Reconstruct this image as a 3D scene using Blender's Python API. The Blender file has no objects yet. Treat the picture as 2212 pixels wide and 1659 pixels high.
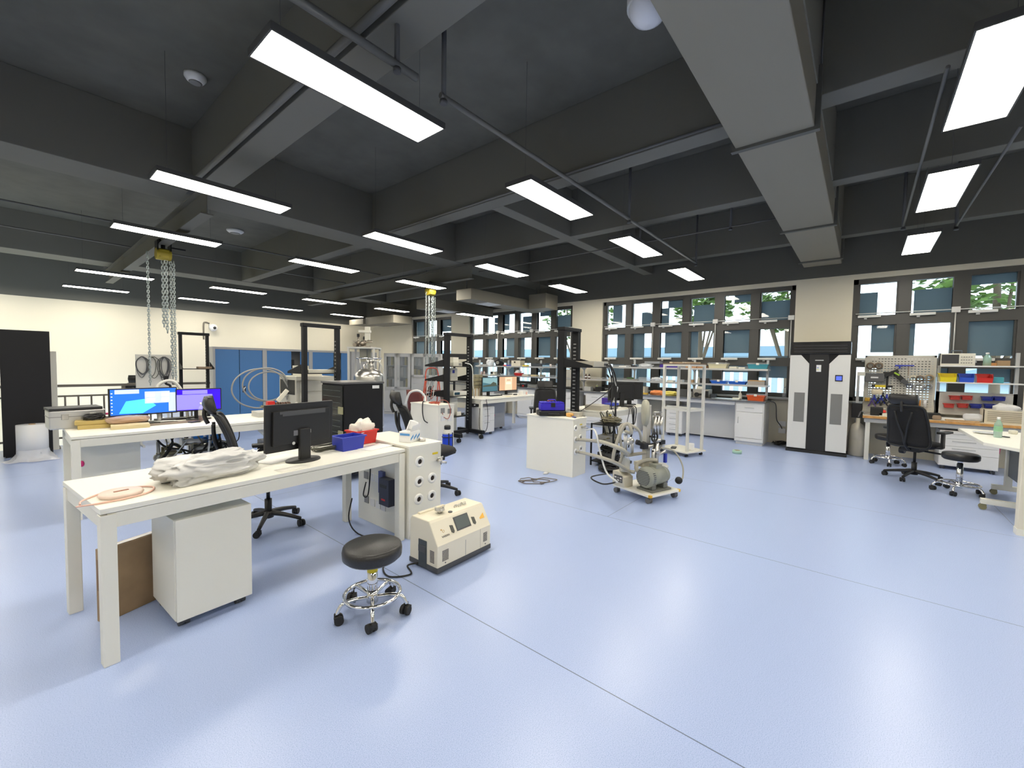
import bpy, math, random
from math import pi, sin, cos, radians, sqrt
from mathutils import Vector, Matrix
random.seed(7)
SC = bpy.context.scene
COL = SC.collection
# ---------------------------------------------------------------- camera
F = 910.4                      # focal length in pixels of the 2212 px wide frame
YAW, PITCH, ROLL, EYE = radians(39.73), radians(2.62), radians(-0.9), 1.5
_f = Vector((cos(YAW)*cos(PITCH), sin(YAW)*cos(PITCH), -sin(PITCH)))
_r = Vector((sin(YAW), -cos(YAW), 0)); _d = _f.cross(_r)
RT = _r*cos(ROLL)+_d*sin(ROLL); DN = _d*cos(ROLL)-_r*sin(ROLL); FW = _f
CAMP = Vector((0, 0, EYE))
cam = bpy.data.cameras.new('camera'); camo = bpy.data.objects.new('camera', cam); COL.objects.link(camo)
cam.sensor_width = 36; cam.lens = F/2212*36; cam.clip_start = .05; cam.clip_end = 300
m = Matrix((RT, -DN, -FW)).transposed().to_4x4(); m.translation = CAMP
camo.matrix_world = m; SC.camera = camo
# ---------------------------------------------------------------- sky, light, exposure
W = bpy.data.worlds.new('sky'); SC.world = W; W.use_nodes = True
_n = W.node_tree.nodes; _bg = _n['Background']
_bg.inputs[0].default_value = (.80, .91, 1, 1); _bg.inputs[1].default_value = 2.6
SC.view_settings.view_transform = 'Standard'; SC.view_settings.look = 'None'
SC.view_settings.gamma = 1; SC.view_settings.use_curve_mapping = False
SC.view_settings.exposure = 0.80
LAMP = 16.0
SC.cycles.use_denoising = True
SC.cycles.max_bounces = 7; SC.cycles.diffuse_bounces = 4; SC.cycles.glossy_bounces = 3
SC.cycles.transparent_max_bounces = 12; SC.cycles.transmission_bounces = 4
SC.cycles.caustics_reflective = False; SC.cycles.caustics_refractive = False
SC.cycles.sample_clamp_indirect = 5; SC.cycles.sample_clamp_direct = 14
for i, (y0, y1) in enumerate(((11.05, 13.26), (6.16, 10.18), (1.07, 5.25), (-3.95, .19))):   # portals: sample the sky through the windows
    L = bpy.data.lights.new('window_portal', 'AREA'); L.shape = 'RECTANGLE'; L.size = 2.2; L.size_y = y1-y0
    L.cycles.is_portal = True
    o = bpy.data.objects.new('window_portal', L); COL.objects.link(o)
    o.location = (10.12, (y0+y1)/2, 2.05); o.rotation_euler = (0, radians(90), 0)
# ---------------------------------------------------------------- where a pixel of the photograph lies in the room
def ray(x, y): return RT*((x-1106)/F)+DN*((y-829.5)/F)+FW
def P(x, y, z=0.):
    d = ray(x, y); return CAMP+d*((z-EYE)/d.z)
def PX(x, y, X):
    d = ray(x, y); return CAMP+d*(X/d.x)
def PY(x, y, Y):
    d = ray(x, y); return CAMP+d*(Y/d.y)
def dep(p): return (Vector(p)-CAMP).dot(FW)
def sz(px, p): return px*dep(p)/F
# ---------------------------------------------------------------- materials
_M = {}
def mat(name, col=(.8, .8, .8), rough=.5, metal=0., spec=.5, emit=0., alpha=1., trans=0., noise=None, coat=0.):
    if name in _M: return _M[name]
    mt = bpy.data.materials.new(name); mt.use_nodes = True; nt = mt.node_tree; b = nt.nodes['Principled BSDF']
    i = b.inputs
    i['Base Color'].default_value = (*col, 1); i['Roughness'].default_value = rough; i['Metallic'].default_value = metal
    i['Specular IOR Level'].default_value = spec; i['Alpha'].default_value = alpha; i['Transmission Weight'].default_value = trans
    i['Coat Weight'].default_value = coat
    if emit: i['Emission Color'].default_value = (*col, 1); i['Emission Strength'].default_value = emit
    if noise:                                        # (scale, amount, bump)
        tc = nt.nodes.new('ShaderNodeTexCoord'); nz = nt.nodes.new('ShaderNodeTexNoise'); nz.inputs['Scale'].default_value = noise[0]
        nz.inputs['Detail'].default_value = 3
        nt.links.new(tc.outputs['Object'], nz.inputs['Vector'])
        cr = nt.nodes.new('ShaderNodeValToRGB'); a = noise[1]
        cr.color_ramp.elements[0].color = (*[c*(1-a) for c in col], 1); cr.color_ramp.elements[1].color = (*[min(1, c*(1+a)) for c in col], 1)
        cr.color_ramp.elements[0].position = .3; cr.color_ramp.elements[1].position = .7
        nt.links.new(nz.outputs['Fac'], cr.inputs[0]); nt.links.new(cr.outputs[0], i['Base Color'])
        if len(noise) > 2:
            bp = nt.nodes.new('ShaderNodeBump'); bp.inputs['Strength'].default_value = noise[2]; bp.inputs['Distance'].default_value = .01
            nt.links.new(nz.outputs['Fac'], bp.inputs['Height']); nt.links.new(bp.outputs[0], i['Normal'])
    _M[name] = mt; return mt
WHITE = mat('white laminate', (.84, .82, .72), .45)
POWDER = mat('white powder coat', (.80, .78, .68), .5)
PANEL = mat('grey white panel', (.80, .78, .68), .5)
LGREY = mat('light grey metal', (.48, .49, .48), .45)
GREY = mat('mid grey', (.26, .26, .25), .5)
DGREY = mat('dark grey', (.07, .072, .075), .5)
BLACK = mat('black plastic', (.012, .012, .012), .42)
BLKM = mat('black powder coat', (.010, .010, .011), .55, spec=.3)
FABRIC = mat('black mesh fabric', (.014, .014, .015), .85, noise=(300, .5, .4))
LEATHER = mat('black leather', (.02, .019, .018), .32, noise=(180, .3, .15))
CHROME = mat('chrome', (.82, .82, .82), .09, 1)
STEEL = mat('brushed steel', (.62, .6, .56), .28, 1)
ALU = mat('aluminium', (.66, .66, .65), .38, 1)
BEIGE = mat('beige instrument', (.56, .54, .45), .5)
CREAM = mat('cream plastic', (.80, .74, .58), .42)
RUBBER = mat('rubber', (.018, .018, .018), .7)
BLUE = mat('blue plastic', (.025, .045, .42), .35)
RED = mat('red plastic', (.62, .025, .02), .35)
YEL = mat('yellow plastic', (.75, .60, .02), .4)
ORANGE = mat('orange plastic', (.8, .16, .03), .4)
GREEN = mat('green plastic', (.25, .55, .3), .4)
PINK = mat('pink plastic', (.75, .03, .2), .4)
PURPLE = mat('purple plastic', (.10, .05, .42), .4)
PAPER = mat('paper', (.82, .82, .80), .8)
CARD = mat('cardboard', (.33, .22, .12), .8, noise=(9, .1))
WOOD = mat('wood', (.45, .27, .11), .5, noise=(14, .2))
CLEAR = mat('clear plastic', (.9, .93, .95), .12, alpha=.17)
FROST = mat('frosted plastic', (.82, .84, .86), .4, alpha=.72)
HOSE = mat('grey hose', (.42, .40, .33), .5)
WCABLE = mat('white cable', (.7, .7, .66), .5)
HOLE = mat('dark opening', (.02, .012, .01), .8)
YLABEL = mat('yellow label', (.8, .62, .02), .5)
# ---------------------------------------------------------------- mesh building
class MB:
    def __init__(s, T=None): s.v = []; s.f = []; s.m = []; s.s = []; s.T = T or Matrix(); s.mi = 0
    def add(s, vs, fs, smooth=False):
        n = len(s.v); T = s.T
        s.v += [tuple(T @ Vector(v)) for v in vs]
        for k, f in enumerate(fs):
            s.f.append([n+i for i in f]); s.m.append(s.mi); s.s.append(smooth if isinstance(smooth, bool) else smooth[k])
        return s
    def bx(s, x0, x1, y0, y1, z0, z1):
        return s.add([(x0,y0,z0),(x1,y0,z0),(x1,y1,z0),(x0,y1,z0),(x0,y0,z1),(x1,y0,z1),(x1,y1,z1),(x0,y1,z1)],
                     [(3,2,1,0),(4,5,6,7),(0,1,5,4),(1,2,6,5),(2,3,7,6),(3,0,4,7)])
    def box(s, c, d, rz=0, rx=0, ry=0):
        R = Matrix.Translation(c) @ Matrix.Rotation(rz,4,'Z') @ Matrix.Rotation(ry,4,'Y') @ Matrix.Rotation(rx,4,'X')
        old = s.T; s.T = old @ R; s.bx(-d[0]/2,d[0]/2,-d[1]/2,d[1]/2,-d[2]/2,d[2]/2); s.T = old; return s
    def rbox(s, x0, x1, y0, y1, z0, z1, r=.02, n=4):          # box with rounded vertical corners
        pts = []
        for cx, cy, a in ((x1-r,y0+r,-90),(x1-r,y1-r,0),(x0+r,y1-r,90),(x0+r,y0+r,180)):
            for k in range(n+1): t = radians(a+90*k/n); pts.append((cx+r*cos(t), cy+r*sin(t)))
        return s.prism(pts, z0, z1, 'z')
    def prism(s, poly, a0, a1, axis='z', smooth=False):        # poly extruded along an axis: z (x,y), y (x,z), x (y,z)
        n = len(poly)
        g = {'z': lambda p, a: (p[0], p[1], a), 'y': lambda p, a: (p[0], a, p[1]), 'x': lambda p, a: (a, p[0], p[1])}[axis]
        vs = [g(p, a0) for p in poly]+[g(p, a1) for p in poly]
        fs = [tuple(range(n-1,-1,-1)), tuple(range(n,2*n))]+[(i,(i+1)%n,n+(i+1)%n,n+i) for i in range(n)]
        if axis == 'y': fs = [tuple(reversed(f)) for f in fs]
        return s.add(vs, fs, [False,False]+[smooth]*n)
    def cyl(s, p0, p1, r, r1=None, n=14):
        p0 = Vector(p0); p1 = Vector(p1); r1 = r if r1 is None else r1
        q = (p1-p0).to_track_quat('Z','Y').to_matrix()
        a = q @ Vector((1,0,0)); b = q @ Vector((0,1,0))
        vs = [p0+(a*cos(2*pi*k/n)+b*sin(2*pi*k/n))*r for k in range(n)]+[p1+(a*cos(2*pi*k/n)+b*sin(2*pi*k/n))*r1 for k in range(n)]
        fs = [tuple(range(n-1,-1,-1)), tuple(range(n,2*n))]+[(k,(k+1)%n,n+(k+1)%n,n+k) for k in range(n)]
        return s.add(vs, fs, [False,False]+[True]*n)
    def lathe(s, prof, c=(0,0,0), n=24, axis='z', caps=True):
        vs = []; c = Vector(c)
        for r, z in prof:
            for k in range(n):
                t = 2*pi*k/n; u, w = r*cos(t), r*sin(t)
                vs.append(c+Vector({'z':(u,w,z),'y':(u,z,-w),'x':(z,u,w)}[axis]))
        fs = []; sm = []
        for j in range(len(prof)-1):
            for k in range(n): fs.append((j*n+k, j*n+(k+1)%n, (j+1)*n+(k+1)%n, (j+1)*n+k)); sm.append(True)
        if caps:
            if prof[0][0] > 1e-5: fs.append(tuple(range(n-1,-1,-1))); sm.append(False)
            if prof[-1][0] > 1e-5: b = (len(prof)-1)*n; fs.append(tuple(range(b,b+n))); sm.append(False)
        return s.add(vs, fs, sm)
    def sphere(s, c, r, n=14):
        r = (r,r,r) if isinstance(r,(int,float)) else r; h = n//2; c = Vector(c)
        vs = [c+Vector((0,0,-r[2]))]
        for j in range(1,h):
            a = -pi/2+pi*j/h
            for k in range(n): vs.append(c+Vector((r[0]*cos(a)*cos(2*pi*k/n), r[1]*cos(a)*sin(2*pi*k/n), r[2]*sin(a))))
        vs.append(c+Vector((0,0,r[2]))); e = len(vs)-1; fs = []
        for k in range(n):
            fs.append((0,1+(k+1)%n,1+k)); fs.append((e,1+(h-2)*n+k,1+(h-2)*n+(k+1)%n))
            for j in range(h-2): fs.append((1+j*n+k,1+j*n+(k+1)%n,1+(j+1)*n+(k+1)%n,1+(j+1)*n+k))
        return s.add(vs, fs, True)
    def tube(s, pts, r, n=8, closed=False, sub=6, r1=None):
        pts = [Vector(p) for p in pts]
        if sub > 1 and len(pts) > 2: pts = spline(pts, sub, closed)
        N = len(pts); up = None; vs = []
        for i, p in enumerate(pts):
            a = pts[i-1] if (i > 0 or closed) else p; b = pts[(i+1)%N] if (i < N-1 or closed) else p
            t = (b-a).normalized()
            if up is None: up = t.orthogonal().normalized()
            up = (up-t*up.dot(t)); up = up.normalized() if up.length > 1e-6 else t.orthogonal().normalized()
            w = t.cross(up); rr = r if r1 is None else r+(r1-r)*i/(N-1)
            vs += [p+(up*cos(2*pi*k/n)+w*sin(2*pi*k/n))*rr for k in range(n)]
        M_ = N if closed else N-1; fs = []; sm = []
        for i in range(M_):
            j = (i+1)%N
            for k in range(n): fs.append((i*n+k, i*n+(k+1)%n, j*n+(k+1)%n, j*n+k)); sm.append(True)
        if not closed: fs += [tuple(range(n-1,-1,-1)), tuple(range((N-1)*n, N*n))]; sm += [False,False]
        return s.add(vs, fs, sm)
    def torus(s, c, R, r, n=28, axis='z', k=8):
        c = Vector(c); g = {'z': lambda u,w: (u,w,0), 'x': lambda u,w: (0,u,w), 'y': lambda u,w: (u,0,w)}[axis]
        return s.tube([c+Vector(g(R*cos(2*pi*i/n), R*sin(2*pi*i/n))) for i in range(n)], r, k, True, 1)
def spline(p, sub, closed=False):
    out = []; N = len(p)
    for i in range(N if closed else N-1):
        a = p[i-1] if (i > 0 or closed) else p[0]; b = p[i]; c = p[(i+1)%N]; d = p[(i+2)%N] if (i < N-2 or closed) else p[-1]
        for k in range(sub):
            t = k/sub
            out.append(.5*((2*b)+(c-a)*t+(2*a-5*b+4*c-d)*t*t+(3*b-a-3*c+d)*t**3))
    if not closed: out.append(p[-1])
    return out
def tag(o, label=None, cat=None, group=None, kind=None):
    if label: o['label'] = label
    if cat: o['category'] = cat
    if group: o['group'] = group
    if kind: o['kind'] = kind
    return o
def build(mb, name, mt, parent=None, bevel=0., loc=None, rz=0.):
    me = bpy.data.meshes.new(name); me.from_pydata(mb.v, [], mb.f); me.update()
    for x in (mt if isinstance(mt, (list, tuple)) else [mt]): me.materials.append(x)
    for p, mi, s in zip(me.polygons, mb.m, mb.s): p.material_index = mi; p.use_smooth = s
    o = bpy.data.objects.new(name, me); COL.objects.link(o)
    if parent: o.parent = parent
    if loc is not None: o.location = loc
    if rz: o.rotation_euler = (0,0,rz)
    if bevel:
        b = o.modifiers.new('bevel', 'BEVEL'); b.width = bevel; b.segments = 2; b.limit_method = 'ANGLE'; b.angle_limit = radians(50)
    return o
def struct(mb, name, mt, parent=None, bevel=0.):
    o = build(mb, name, mt, parent, bevel)
    if not parent: o['kind'] = 'structure'
    return o
def thing(name, label, cat, loc=(0,0,0), rz=0., group=None):
    o = bpy.data.objects.new(name, None); COL.objects.link(o); o.empty_display_size = .1
    o.location = loc; o.rotation_euler = (0,0,rz); return tag(o, label, cat, group)
def single(mb, name, mt, label, cat, loc=None, rz=0., group=None, bevel=0.):
    return tag(build(mb, name, mt, None, bevel, loc, rz), label, cat, group)
def dup(root, loc, rz, label=None, group=None):
    def cp(o, par):
        c = o.copy(); COL.objects.link(c)
        if par: c.parent = par
        for ch in kids.get(o, ()): cp(ch, c)
        return c
    kids = {}
    st = [root]
    while st:
        a = st.pop(); kids[a] = list(a.children); st += kids[a]
    r = cp(root, None); r.location = loc; r.rotation_euler = (0,0,rz)
    return tag(r, label, None, group)
def text(s, size, mt, parent, loc, rot, name='lettering', ext=.0006):
    cu = bpy.data.curves.new(name, 'FONT'); cu.body = s; cu.size = size; cu.extrude = ext; cu.align_x = 'CENTER'; cu.align_y = 'CENTER'
    t = bpy.data.objects.new('tmp', cu); COL.objects.link(t)
    me = bpy.data.meshes.new_from_object(t.evaluated_get(bpy.context.evaluated_depsgraph_get())); bpy.data.objects.remove(t)
    me.materials.clear(); me.materials.append(mt)
    o = bpy.data.objects.new(name, me); COL.objects.link(o); o.parent = parent; o.location = loc; o.rotation_euler = rot; return o
# ================================================================ ROOM
def nodemat(name):
    mt = bpy.data.materials.new(name); mt.use_nodes = True
    return mt, mt.node_tree.nodes, mt.node_tree.links, mt.node_tree.nodes['Principled BSDF']
# floor: pale blue speckled vinyl sheet, welded seams every 2.07 m
FLOORM, N, Lk, B = nodemat('blue vinyl floor')
tc = N.new('ShaderNodeTexCoord'); sep = N.new('ShaderNodeSeparateXYZ'); Lk.new(tc.outputs['Object'], sep.inputs[0])
def math_(op, a, b=None, c=None):
    n = N.new('ShaderNodeMath'); n.operation = op
    for k, v in enumerate((a, b, c)):
        if v is None: continue
        if isinstance(v, (int, float)): n.inputs[k].default_value = v
        else: Lk.new(v, n.inputs[k])
    return n.outputs[0]
def seam(v, off, period, w):
    d = math_('ABSOLUTE', math_('SUBTRACT', math_('FRACT', math_('DIVIDE', math_('SUBTRACT', v, off-period/2), period)), .5))
    return math_('LESS_THAN', d, w/period)
sx = seam(sep.outputs[0], 1.74, 2.07, .0028)
strip = math_('FLOOR', math_('DIVIDE', math_('SUBTRACT', sep.outputs[0], 1.74), 2.07))
sy = seam(math_('ADD', sep.outputs[1], math_('MULTIPLY', strip, 3.1)), 5.0, 9.3, .0022)
sm_ = math_('MAXIMUM', sx, sy)
nz = N.new('ShaderNodeTexNoise'); nz.inputs['Scale'].default_value = 260; nz.inputs['Detail'].default_value = 1; Lk.new(tc.outputs['Object'], nz.inputs['Vector'])
cr = N.new('ShaderNodeValToRGB'); Lk.new(nz.outputs['Fac'], cr.inputs[0])
cr.color_ramp.elements[0].position = .33; cr.color_ramp.elements[0].color = (.295, .385, .64, 1)
cr.color_ramp.elements[1].position = .68; cr.color_ramp.elements[1].color = (.44, .53, .775, 1)
e = cr.color_ramp.elements.new(.45); e.color = (.37, .46, .715, 1)
mx = N.new('ShaderNodeMix'); mx.data_type = 'RGBA'; Lk.new(sm_, mx.inputs['Factor']); Lk.new(cr.outputs[0], mx.inputs['A']); mx.inputs['B'].default_value = (.13, .16, .25, 1)
Lk.new(mx.outputs['Result'], B.inputs['Base Color'])
n2 = N.new('ShaderNodeTexNoise'); n2.inputs['Scale'].default_value = 1.6; n2.inputs['Detail'].default_value = 4; Lk.new(tc.outputs['Object'], n2.inputs['Vector'])
mr = N.new('ShaderNodeMapRange'); mr.inputs[3].default_value = .26; mr.inputs[4].default_value = .34; Lk.new(n2.outputs['Fac'], mr.inputs[0]); Lk.new(mr.outputs[0], B.inputs['Roughness'])
B.inputs['Specular IOR Level'].default_value = .5
WALLM = mat('cream wall paint', (.74, .69, .55), .75)
SLABM = mat('dark ceiling paint', (.125, .124, .105), .8, noise=(3, .12))
BEAMM = mat('grey beam paint', (.155, .152, .130), .75)
DARKW = mat('dark wall band paint', (.12, .12, .105), .8)
DUCTM = mat('grey duct paint', (.235, .215, .168), .6)
FRAMEM = mat('window frame charcoal', (.068, .066, .060), .45)
PANEM, N, Lk, B = nodemat('grey pane panel')
B.inputs['Base Color'].default_value = (.24,.30,.34,1); B.inputs['Roughness'].default_value = .8
tl = N.new('ShaderNodeBsdfTranslucent'); tl.inputs[0].default_value = (.26,.33,.38,1); mxs = N.new('ShaderNodeMixShader'); mxs.inputs[0].default_value = .35
Lk.new(B.outputs[0], mxs.inputs[1]); Lk.new(tl.outputs[0], mxs.inputs[2]); Lk.new(mxs.outputs[0], N['Material Output'].inputs[0])
GLASSM, N, Lk, B = nodemat('window glass')
tr = N.new('ShaderNodeBsdfTransparent'); tr.inputs[0].default_value = (.92, .96, .97, 1)
gl = N.new('ShaderNodeBsdfGlossy'); gl.inputs['Roughness'].default_value = .02
fr = N.new('ShaderNodeFresnel'); fr.inputs[0].default_value = 1.5
ge = N.new('ShaderNodeNewGeometry'); inv = N.new('ShaderNodeMath'); inv.operation = 'SUBTRACT'; inv.inputs[0].default_value = 1; Lk.new(ge.outputs['Backfacing'], inv.inputs[1])
fb = N.new('ShaderNodeMath'); fb.operation = 'MULTIPLY'; Lk.new(fr.outputs[0], fb.inputs[0]); Lk.new(inv.outputs[0], fb.inputs[1])
ms = N.new('ShaderNodeMixShader'); Lk.new(fb.outputs[0], ms.inputs[0]); Lk.new(tr.outputs[0], ms.inputs[1]); Lk.new(gl.outputs[0], ms.inputs[2])
Lk.new(ms.outputs[0], N['Material Output'].inputs[0])
XW, YB, TOPW = 9.95, 16.4, 3.24      # window wall, back wall, top of the cream paint
XL, YR, SLAB = -4.5, -6., 4.5        # the two walls behind the camera, ceiling slab
fl = MB(); fl.prism([(XL,YR),(XW,YR),(XW,YB),(2.8,YB),(2.8,10.5),(XL,10.5)], -.12, 0)
struct(fl, 'floor', FLOORM)
w = MB(); w.bx(XL,2.8,10.5,YB+.2,-2.7,-2.6); struct(w, 'floor_stairwell', mat('stairwell concrete', (.5,.49,.45), .8))
w = MB(); w.bx(XL-.2,XW+.2,YR-.2,YB+.2,SLAB,SLAB+.2); struct(w, 'ceiling', SLABM)
w = MB(); w.bx(XL-.2,XW+.35,YB,YB+.25,-2.6,3.04); struct(w, 'wall_back', WALLM)
w = MB(); w.bx(XL-.2,XW+.35,YB,YB+.25,3.04,SLAB); struct(w, 'trim_1', DARKW)
w = MB(); w.bx(XL-.2,XL,YR,YB,-2.6,SLAB); struct(w, 'wall_left', WALLM)
w = MB(); w.bx(XL-.2,XW+.35,YR-.2,YR,-.1,SLAB); struct(w, 'wall_rear', WALLM)
WINS = ((11.05, 13.26, 3), (6.16, 10.18, 6), (1.07, 5.25, 6), (-3.95, .193, 6))
SILL, HEAD = .93, 3.15
w = MB(); X1 = XW+.28
w.bx(XW,X1,YR,YB,-.1,SILL); w.bx(XW,X1,YR,YB,HEAD,TOPW)
ys = [YB]+[y for a, b, _ in WINS for y in (b, a)]+[YR]
for k in range(0, len(ys), 2): w.bx(XW,X1,ys[k+1],ys[k],SILL,HEAD)
struct(w, 'wall_right', WALLM)
w = MB(); w.bx(XW-.02,X1,YR,YB,TOPW,SLAB); struct(w, 'trim_2', DARKW)
w = MB(); w.bx(XW-.16,XW,YR,YB,SILL-.03,SILL); struct(w, 'trim_3', mat('grey sill stone', (.30,.29,.28), .4))
# dark grey panels set over parts of the panes: (row from top, column from the left in the view, u0,u1,v0,v1)
SCR = {2: [(0,0,.25,.72,.2,1),(0,1,.4,1,0,.6),(0,2,0,.35,0,.7),(0,2,.3,1,.7,1),(0,3,.1,1,0,.72),(0,4,.35,1,.72,1),(0,5,0,1,0,.68),
           (1,0,.5,1,0,1),(1,1,0,.55,0,1),(1,2,.2,1,.2,1),(1,3,0,.3,0,1),(1,4,0,1,.2,1),(1,5,0,1,0,.1),
           (2,0,.3,1,0,1),(2,1,.2,.7,0,1),(2,2,0,1,.5,1),(2,3,.4,1,0,1),(2,4,0,1,.72,1),(2,5,0,1,.55,1)],
       3: [(0,0,0,.5,0,.72),(0,1,.1,1,0,.7),(0,2,0,1,.72,1),(1,0,.38,1,.2,1),(1,1,0,.17,0,1),(1,2,0,1,.1,1),(2,0,.6,1,.4,1),(2,1,0,1,.7,1),(2,2,.3,1,.6,1),(1,3,0,1,.1,1),(0,3,0,.5,0,1)],
       1: [(0,1,.5,1,0,.85),(0,2,0,.4,.2,1),(0,3,.15,.9,0,.8),(0,4,.1,1,.75,1),(0,5,0,1,0,.72),(1,1,0,.6,0,1),(1,2,.2,1,.1,1),(1,3,0,.3,0,1),(1,4,0,1,.12,1),(2,0,0,.6,0,1),(2,2,.2,1,0,1),(2,4,0,1,.5,1)],
       0: [(0,0,0,1,0,1),(1,0,0,1,.1,1),(0,2,0,1,.3,1),(1,1,0,.6,0,1),(2,0,0,1,0,1)]}
RAILS = (SILL, 1.64, 2.40, HEAD)
for wi, (a, b, nc) in enumerate(WINS):
    fm = MB(); gm = MB(); sm = MB(); x0, x1 = XW+.06, XW+.16; cw = (b-a)/nc
    fm.bx(x0,x1,a,b,SILL,SILL+.07); fm.bx(x0,x1,a,b,HEAD-.09,HEAD); fm.bx(x0,x1,a,a+.07,SILL,HEAD); fm.bx(x0,x1,b-.07,b,SILL,HEAD)
    for z in RAILS[1:3]: fm.bx(x0-.01,x1,a,b,z-.085,z+.085)
    for c in range(1, nc): y = b-c*cw; d = .10 if c % 2 == 0 else .075; fm.bx(x0-.005,x1,y-d,y+d,SILL,HEAD)
    for r in range(3):                                     # sash frames round every pane
        for c in range(nc):
            ya, yb, za, zb = b-(c+1)*cw+.07, b-c*cw-.07, RAILS[2-r]+.05, RAILS[3-r]-.05
            gm.bx(x0+.045,x0+.055,ya,yb,za,zb)
            for (p0, p1, q0, q1) in ((ya,ya+.03,za,zb),(yb-.03,yb,za,zb),(ya,yb,za,za+.035),(ya,yb,zb-.035,zb)): fm.bx(x0+.02,x1-.01,p0,p1,q0,q1)
    for r, c, u0, u1, v0, v1 in SCR.get(wi, ()):
        ya, yb, za, zb = b-(c+1)*cw+.08, b-c*cw-.08, RAILS[2-r]+.06, RAILS[3-r]-.06
        sm.bx(x1+.01,x1+.022,yb-(yb-ya)*u1,yb-(yb-ya)*u0,za+(zb-za)*v0,za+(zb-za)*v1)
    o = struct(fm, 'window_%d' % (wi+1), FRAMEM); build(gm, 'window_pane', GLASSM, o); build(sm, 'pane_panel', PANEM, o)
# ---------------------------------------------------------------- beams
def beam(x0, x1, y0, y1, z0, n=[2]):
    n[0] += 1; b = MB(); b.bx(x0,x1,y0,y1,z0,SLAB); struct(b, 'trim_%d' % (n[0]+1), BEAMM, None, .006)
ZB = 3.7
beam(XL, XW, 6.86, 7.46, ZB); beam(XL, XW, 13.4, 14.1, ZB); beam(4.5, XW, 3.95, 4.17, ZB+.01); beam(XL, XW, .36, .9, ZB+.02)
for x0, x1 in ((1.63, 1.93), (4.27, 4.51), (6.27, 6.48), (8.9, 9.1)):
    beam(x0, x1, YR, 6.86, ZB+.012); 
    if x0 > 4: beam(x0, x1, 7.46, 13.4, ZB+.012)
beam(-1.2,-.95,YR,6.86,ZB+.012)
# ---------------------------------------------------------------- panel lamps
LAMPM = mat('lamp diffuser', (1, .935, .82), .5, emit=LAMP)
LFRAME = mat('lamp frame', (.07, .07, .068), .5)
LZ = 3.28
def lampbuild(x, y, label, group='ceiling panel lamps', z=LZ):
    t = thing('panel_lamp', label, 'ceiling lamp', (x, y, z), 0, group)
    a = MB(); a.bx(-.615,.615,-.165,.165,.012,.045)
    for q in ((-.615,-.605,-.165,.165),(.605,.615,-.165,.165),(-.605,.605,-.165,-.155),(-.605,.605,.155,.165)): a.bx(*q,0,.012)
    build(a, 'lamp_housing', LFRAME, t)
    a = MB(); a.bx(-.604,.604,-.154,.154,.002,.011); build(a, 'lamp_diffuser', LAMPM, t)
    for sx in (-.5, .5): a = MB(); a.cyl((sx,0,.045),(sx,0,SLAB-z-.002),.0014,n=5); build(a, 'hanging_wire', DGREY, t)
    return t
lamp0 = None
def lamp(x, y, label):
    global lamp0
    if lamp0 is None: lamp0 = lampbuild(x, y, label); return lamp0
    return dup(lamp0, (x, y, LZ), 0, label)
COLN = {-.65: 'in the row at the left edge of the view', 1.57: 'in the row over the white desks', 3.88: 'in the row over the stool and leak detector', 6.12: 'in the row over the middle consoles', 8.45: 'in the row nearest the windows'}
ROWN = {2.68: 'nearest', 5.35: 'second', 7.8: 'third', 12.35: 'fourth', 15.3: 'farthest'}
for x in COLN:
    for y in ROWN:
        if (x, y) == (8.45, 7.8) : continue
        lamp(x, y, 'white linear panel lamp, %s one %s' % (ROWN[y], COLN[x]))
lamp(11.1-.62, 10.9, '') if 0 else None
for x, t in ((3.9, 'largest'), (6.0, 'middle'), (8.28, 'smallest')): lamp(x, -.54, 'white linear panel lamp right of the big grey duct, %s of that row' % t)
for x, y in ((-.65,-.54),(1.57,-.54),(-2.9,2.68),(-2.9,5.35),(-2.9,-.54),(1.57,-3.2),(3.9,-3.2),(6.0,-3.2),(-.65,-3.2),(8.28,-3.2)): lamp(x, y, 'white linear panel lamp of the rows behind the viewpoint')
lampbuild(8.75, 8.72, 'white linear panel lamp hanging just under the ventilation boxes by the windows', z=2.9)
# ---------------------------------------------------------------- big duct along the ceiling
t = thing('ventilation_duct', 'large grey rectangular ventilation duct running to the window wall', 'duct', (0,0,0))
a = MB(); a.bx(.4,9.62,.37,.93,3.4,3.83); build(a, 'duct_body', DUCTM, t, .008)
for x in (1.35, 4.12, 6.95, 9.1):
    a = MB(); a.bx(x-.025,x+.025,.335,.965,3.375,3.86); build(a, 'flange', mat('duct flange', (.10,.10,.088), .6), t)
    for y in (.345,.955): a = MB(); a.cyl((x,y,3.86),(x,y,4.498),.008,n=6); build(a, 'hanger_rod', DGREY, t)
a = MB(); a.bx(9.62,9.8,.42,.88,3.45,3.8); build(a, 'duct_end', DUCTM, t)
# ventilation boxes near the far windows
VENTW = mat('white vent grille', (.75,.76,.75), .5)
def ductbox(label, boxes, vents=(), m_=None, z1=SLAB):
    t = thing('ventilation_box', label, 'duct')
    for b in boxes: a = MB(); a.bx(*b); build(a, 'duct_body', m_ or DUCTM, t, .006)
    for (x0, x1, y0, y1, z) in vents: a = MB(); a.bx(x0,x1,y0,y1,z-.012,z); build(a, 'vent_grille', VENTW, t)
    b = boxes[0]
    for x in (b[0]+.1, b[1]-.1): a = MB(); a.cyl((x,(b[2]+b[3])/2,b[5]),(x,(b[2]+b[3])/2,SLAB-.002),.008,n=6); build(a, 'hanger_rod', DGREY, t)
    return t
ductbox('long grey ventilation box below the ceiling, nearer one, left of the windows', [(6.9,9.85,7.0,7.5,3.0,3.25)], [(7.5,8.0,7.05,7.45,3.0)])
ductbox('grey ventilation box right beside the hoist chains, lower and farther one', [(7.35,9.85,9.0,9.6,3.0,3.25)], [(7.9,8.4,9.1,9.5,3.0)])
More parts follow.
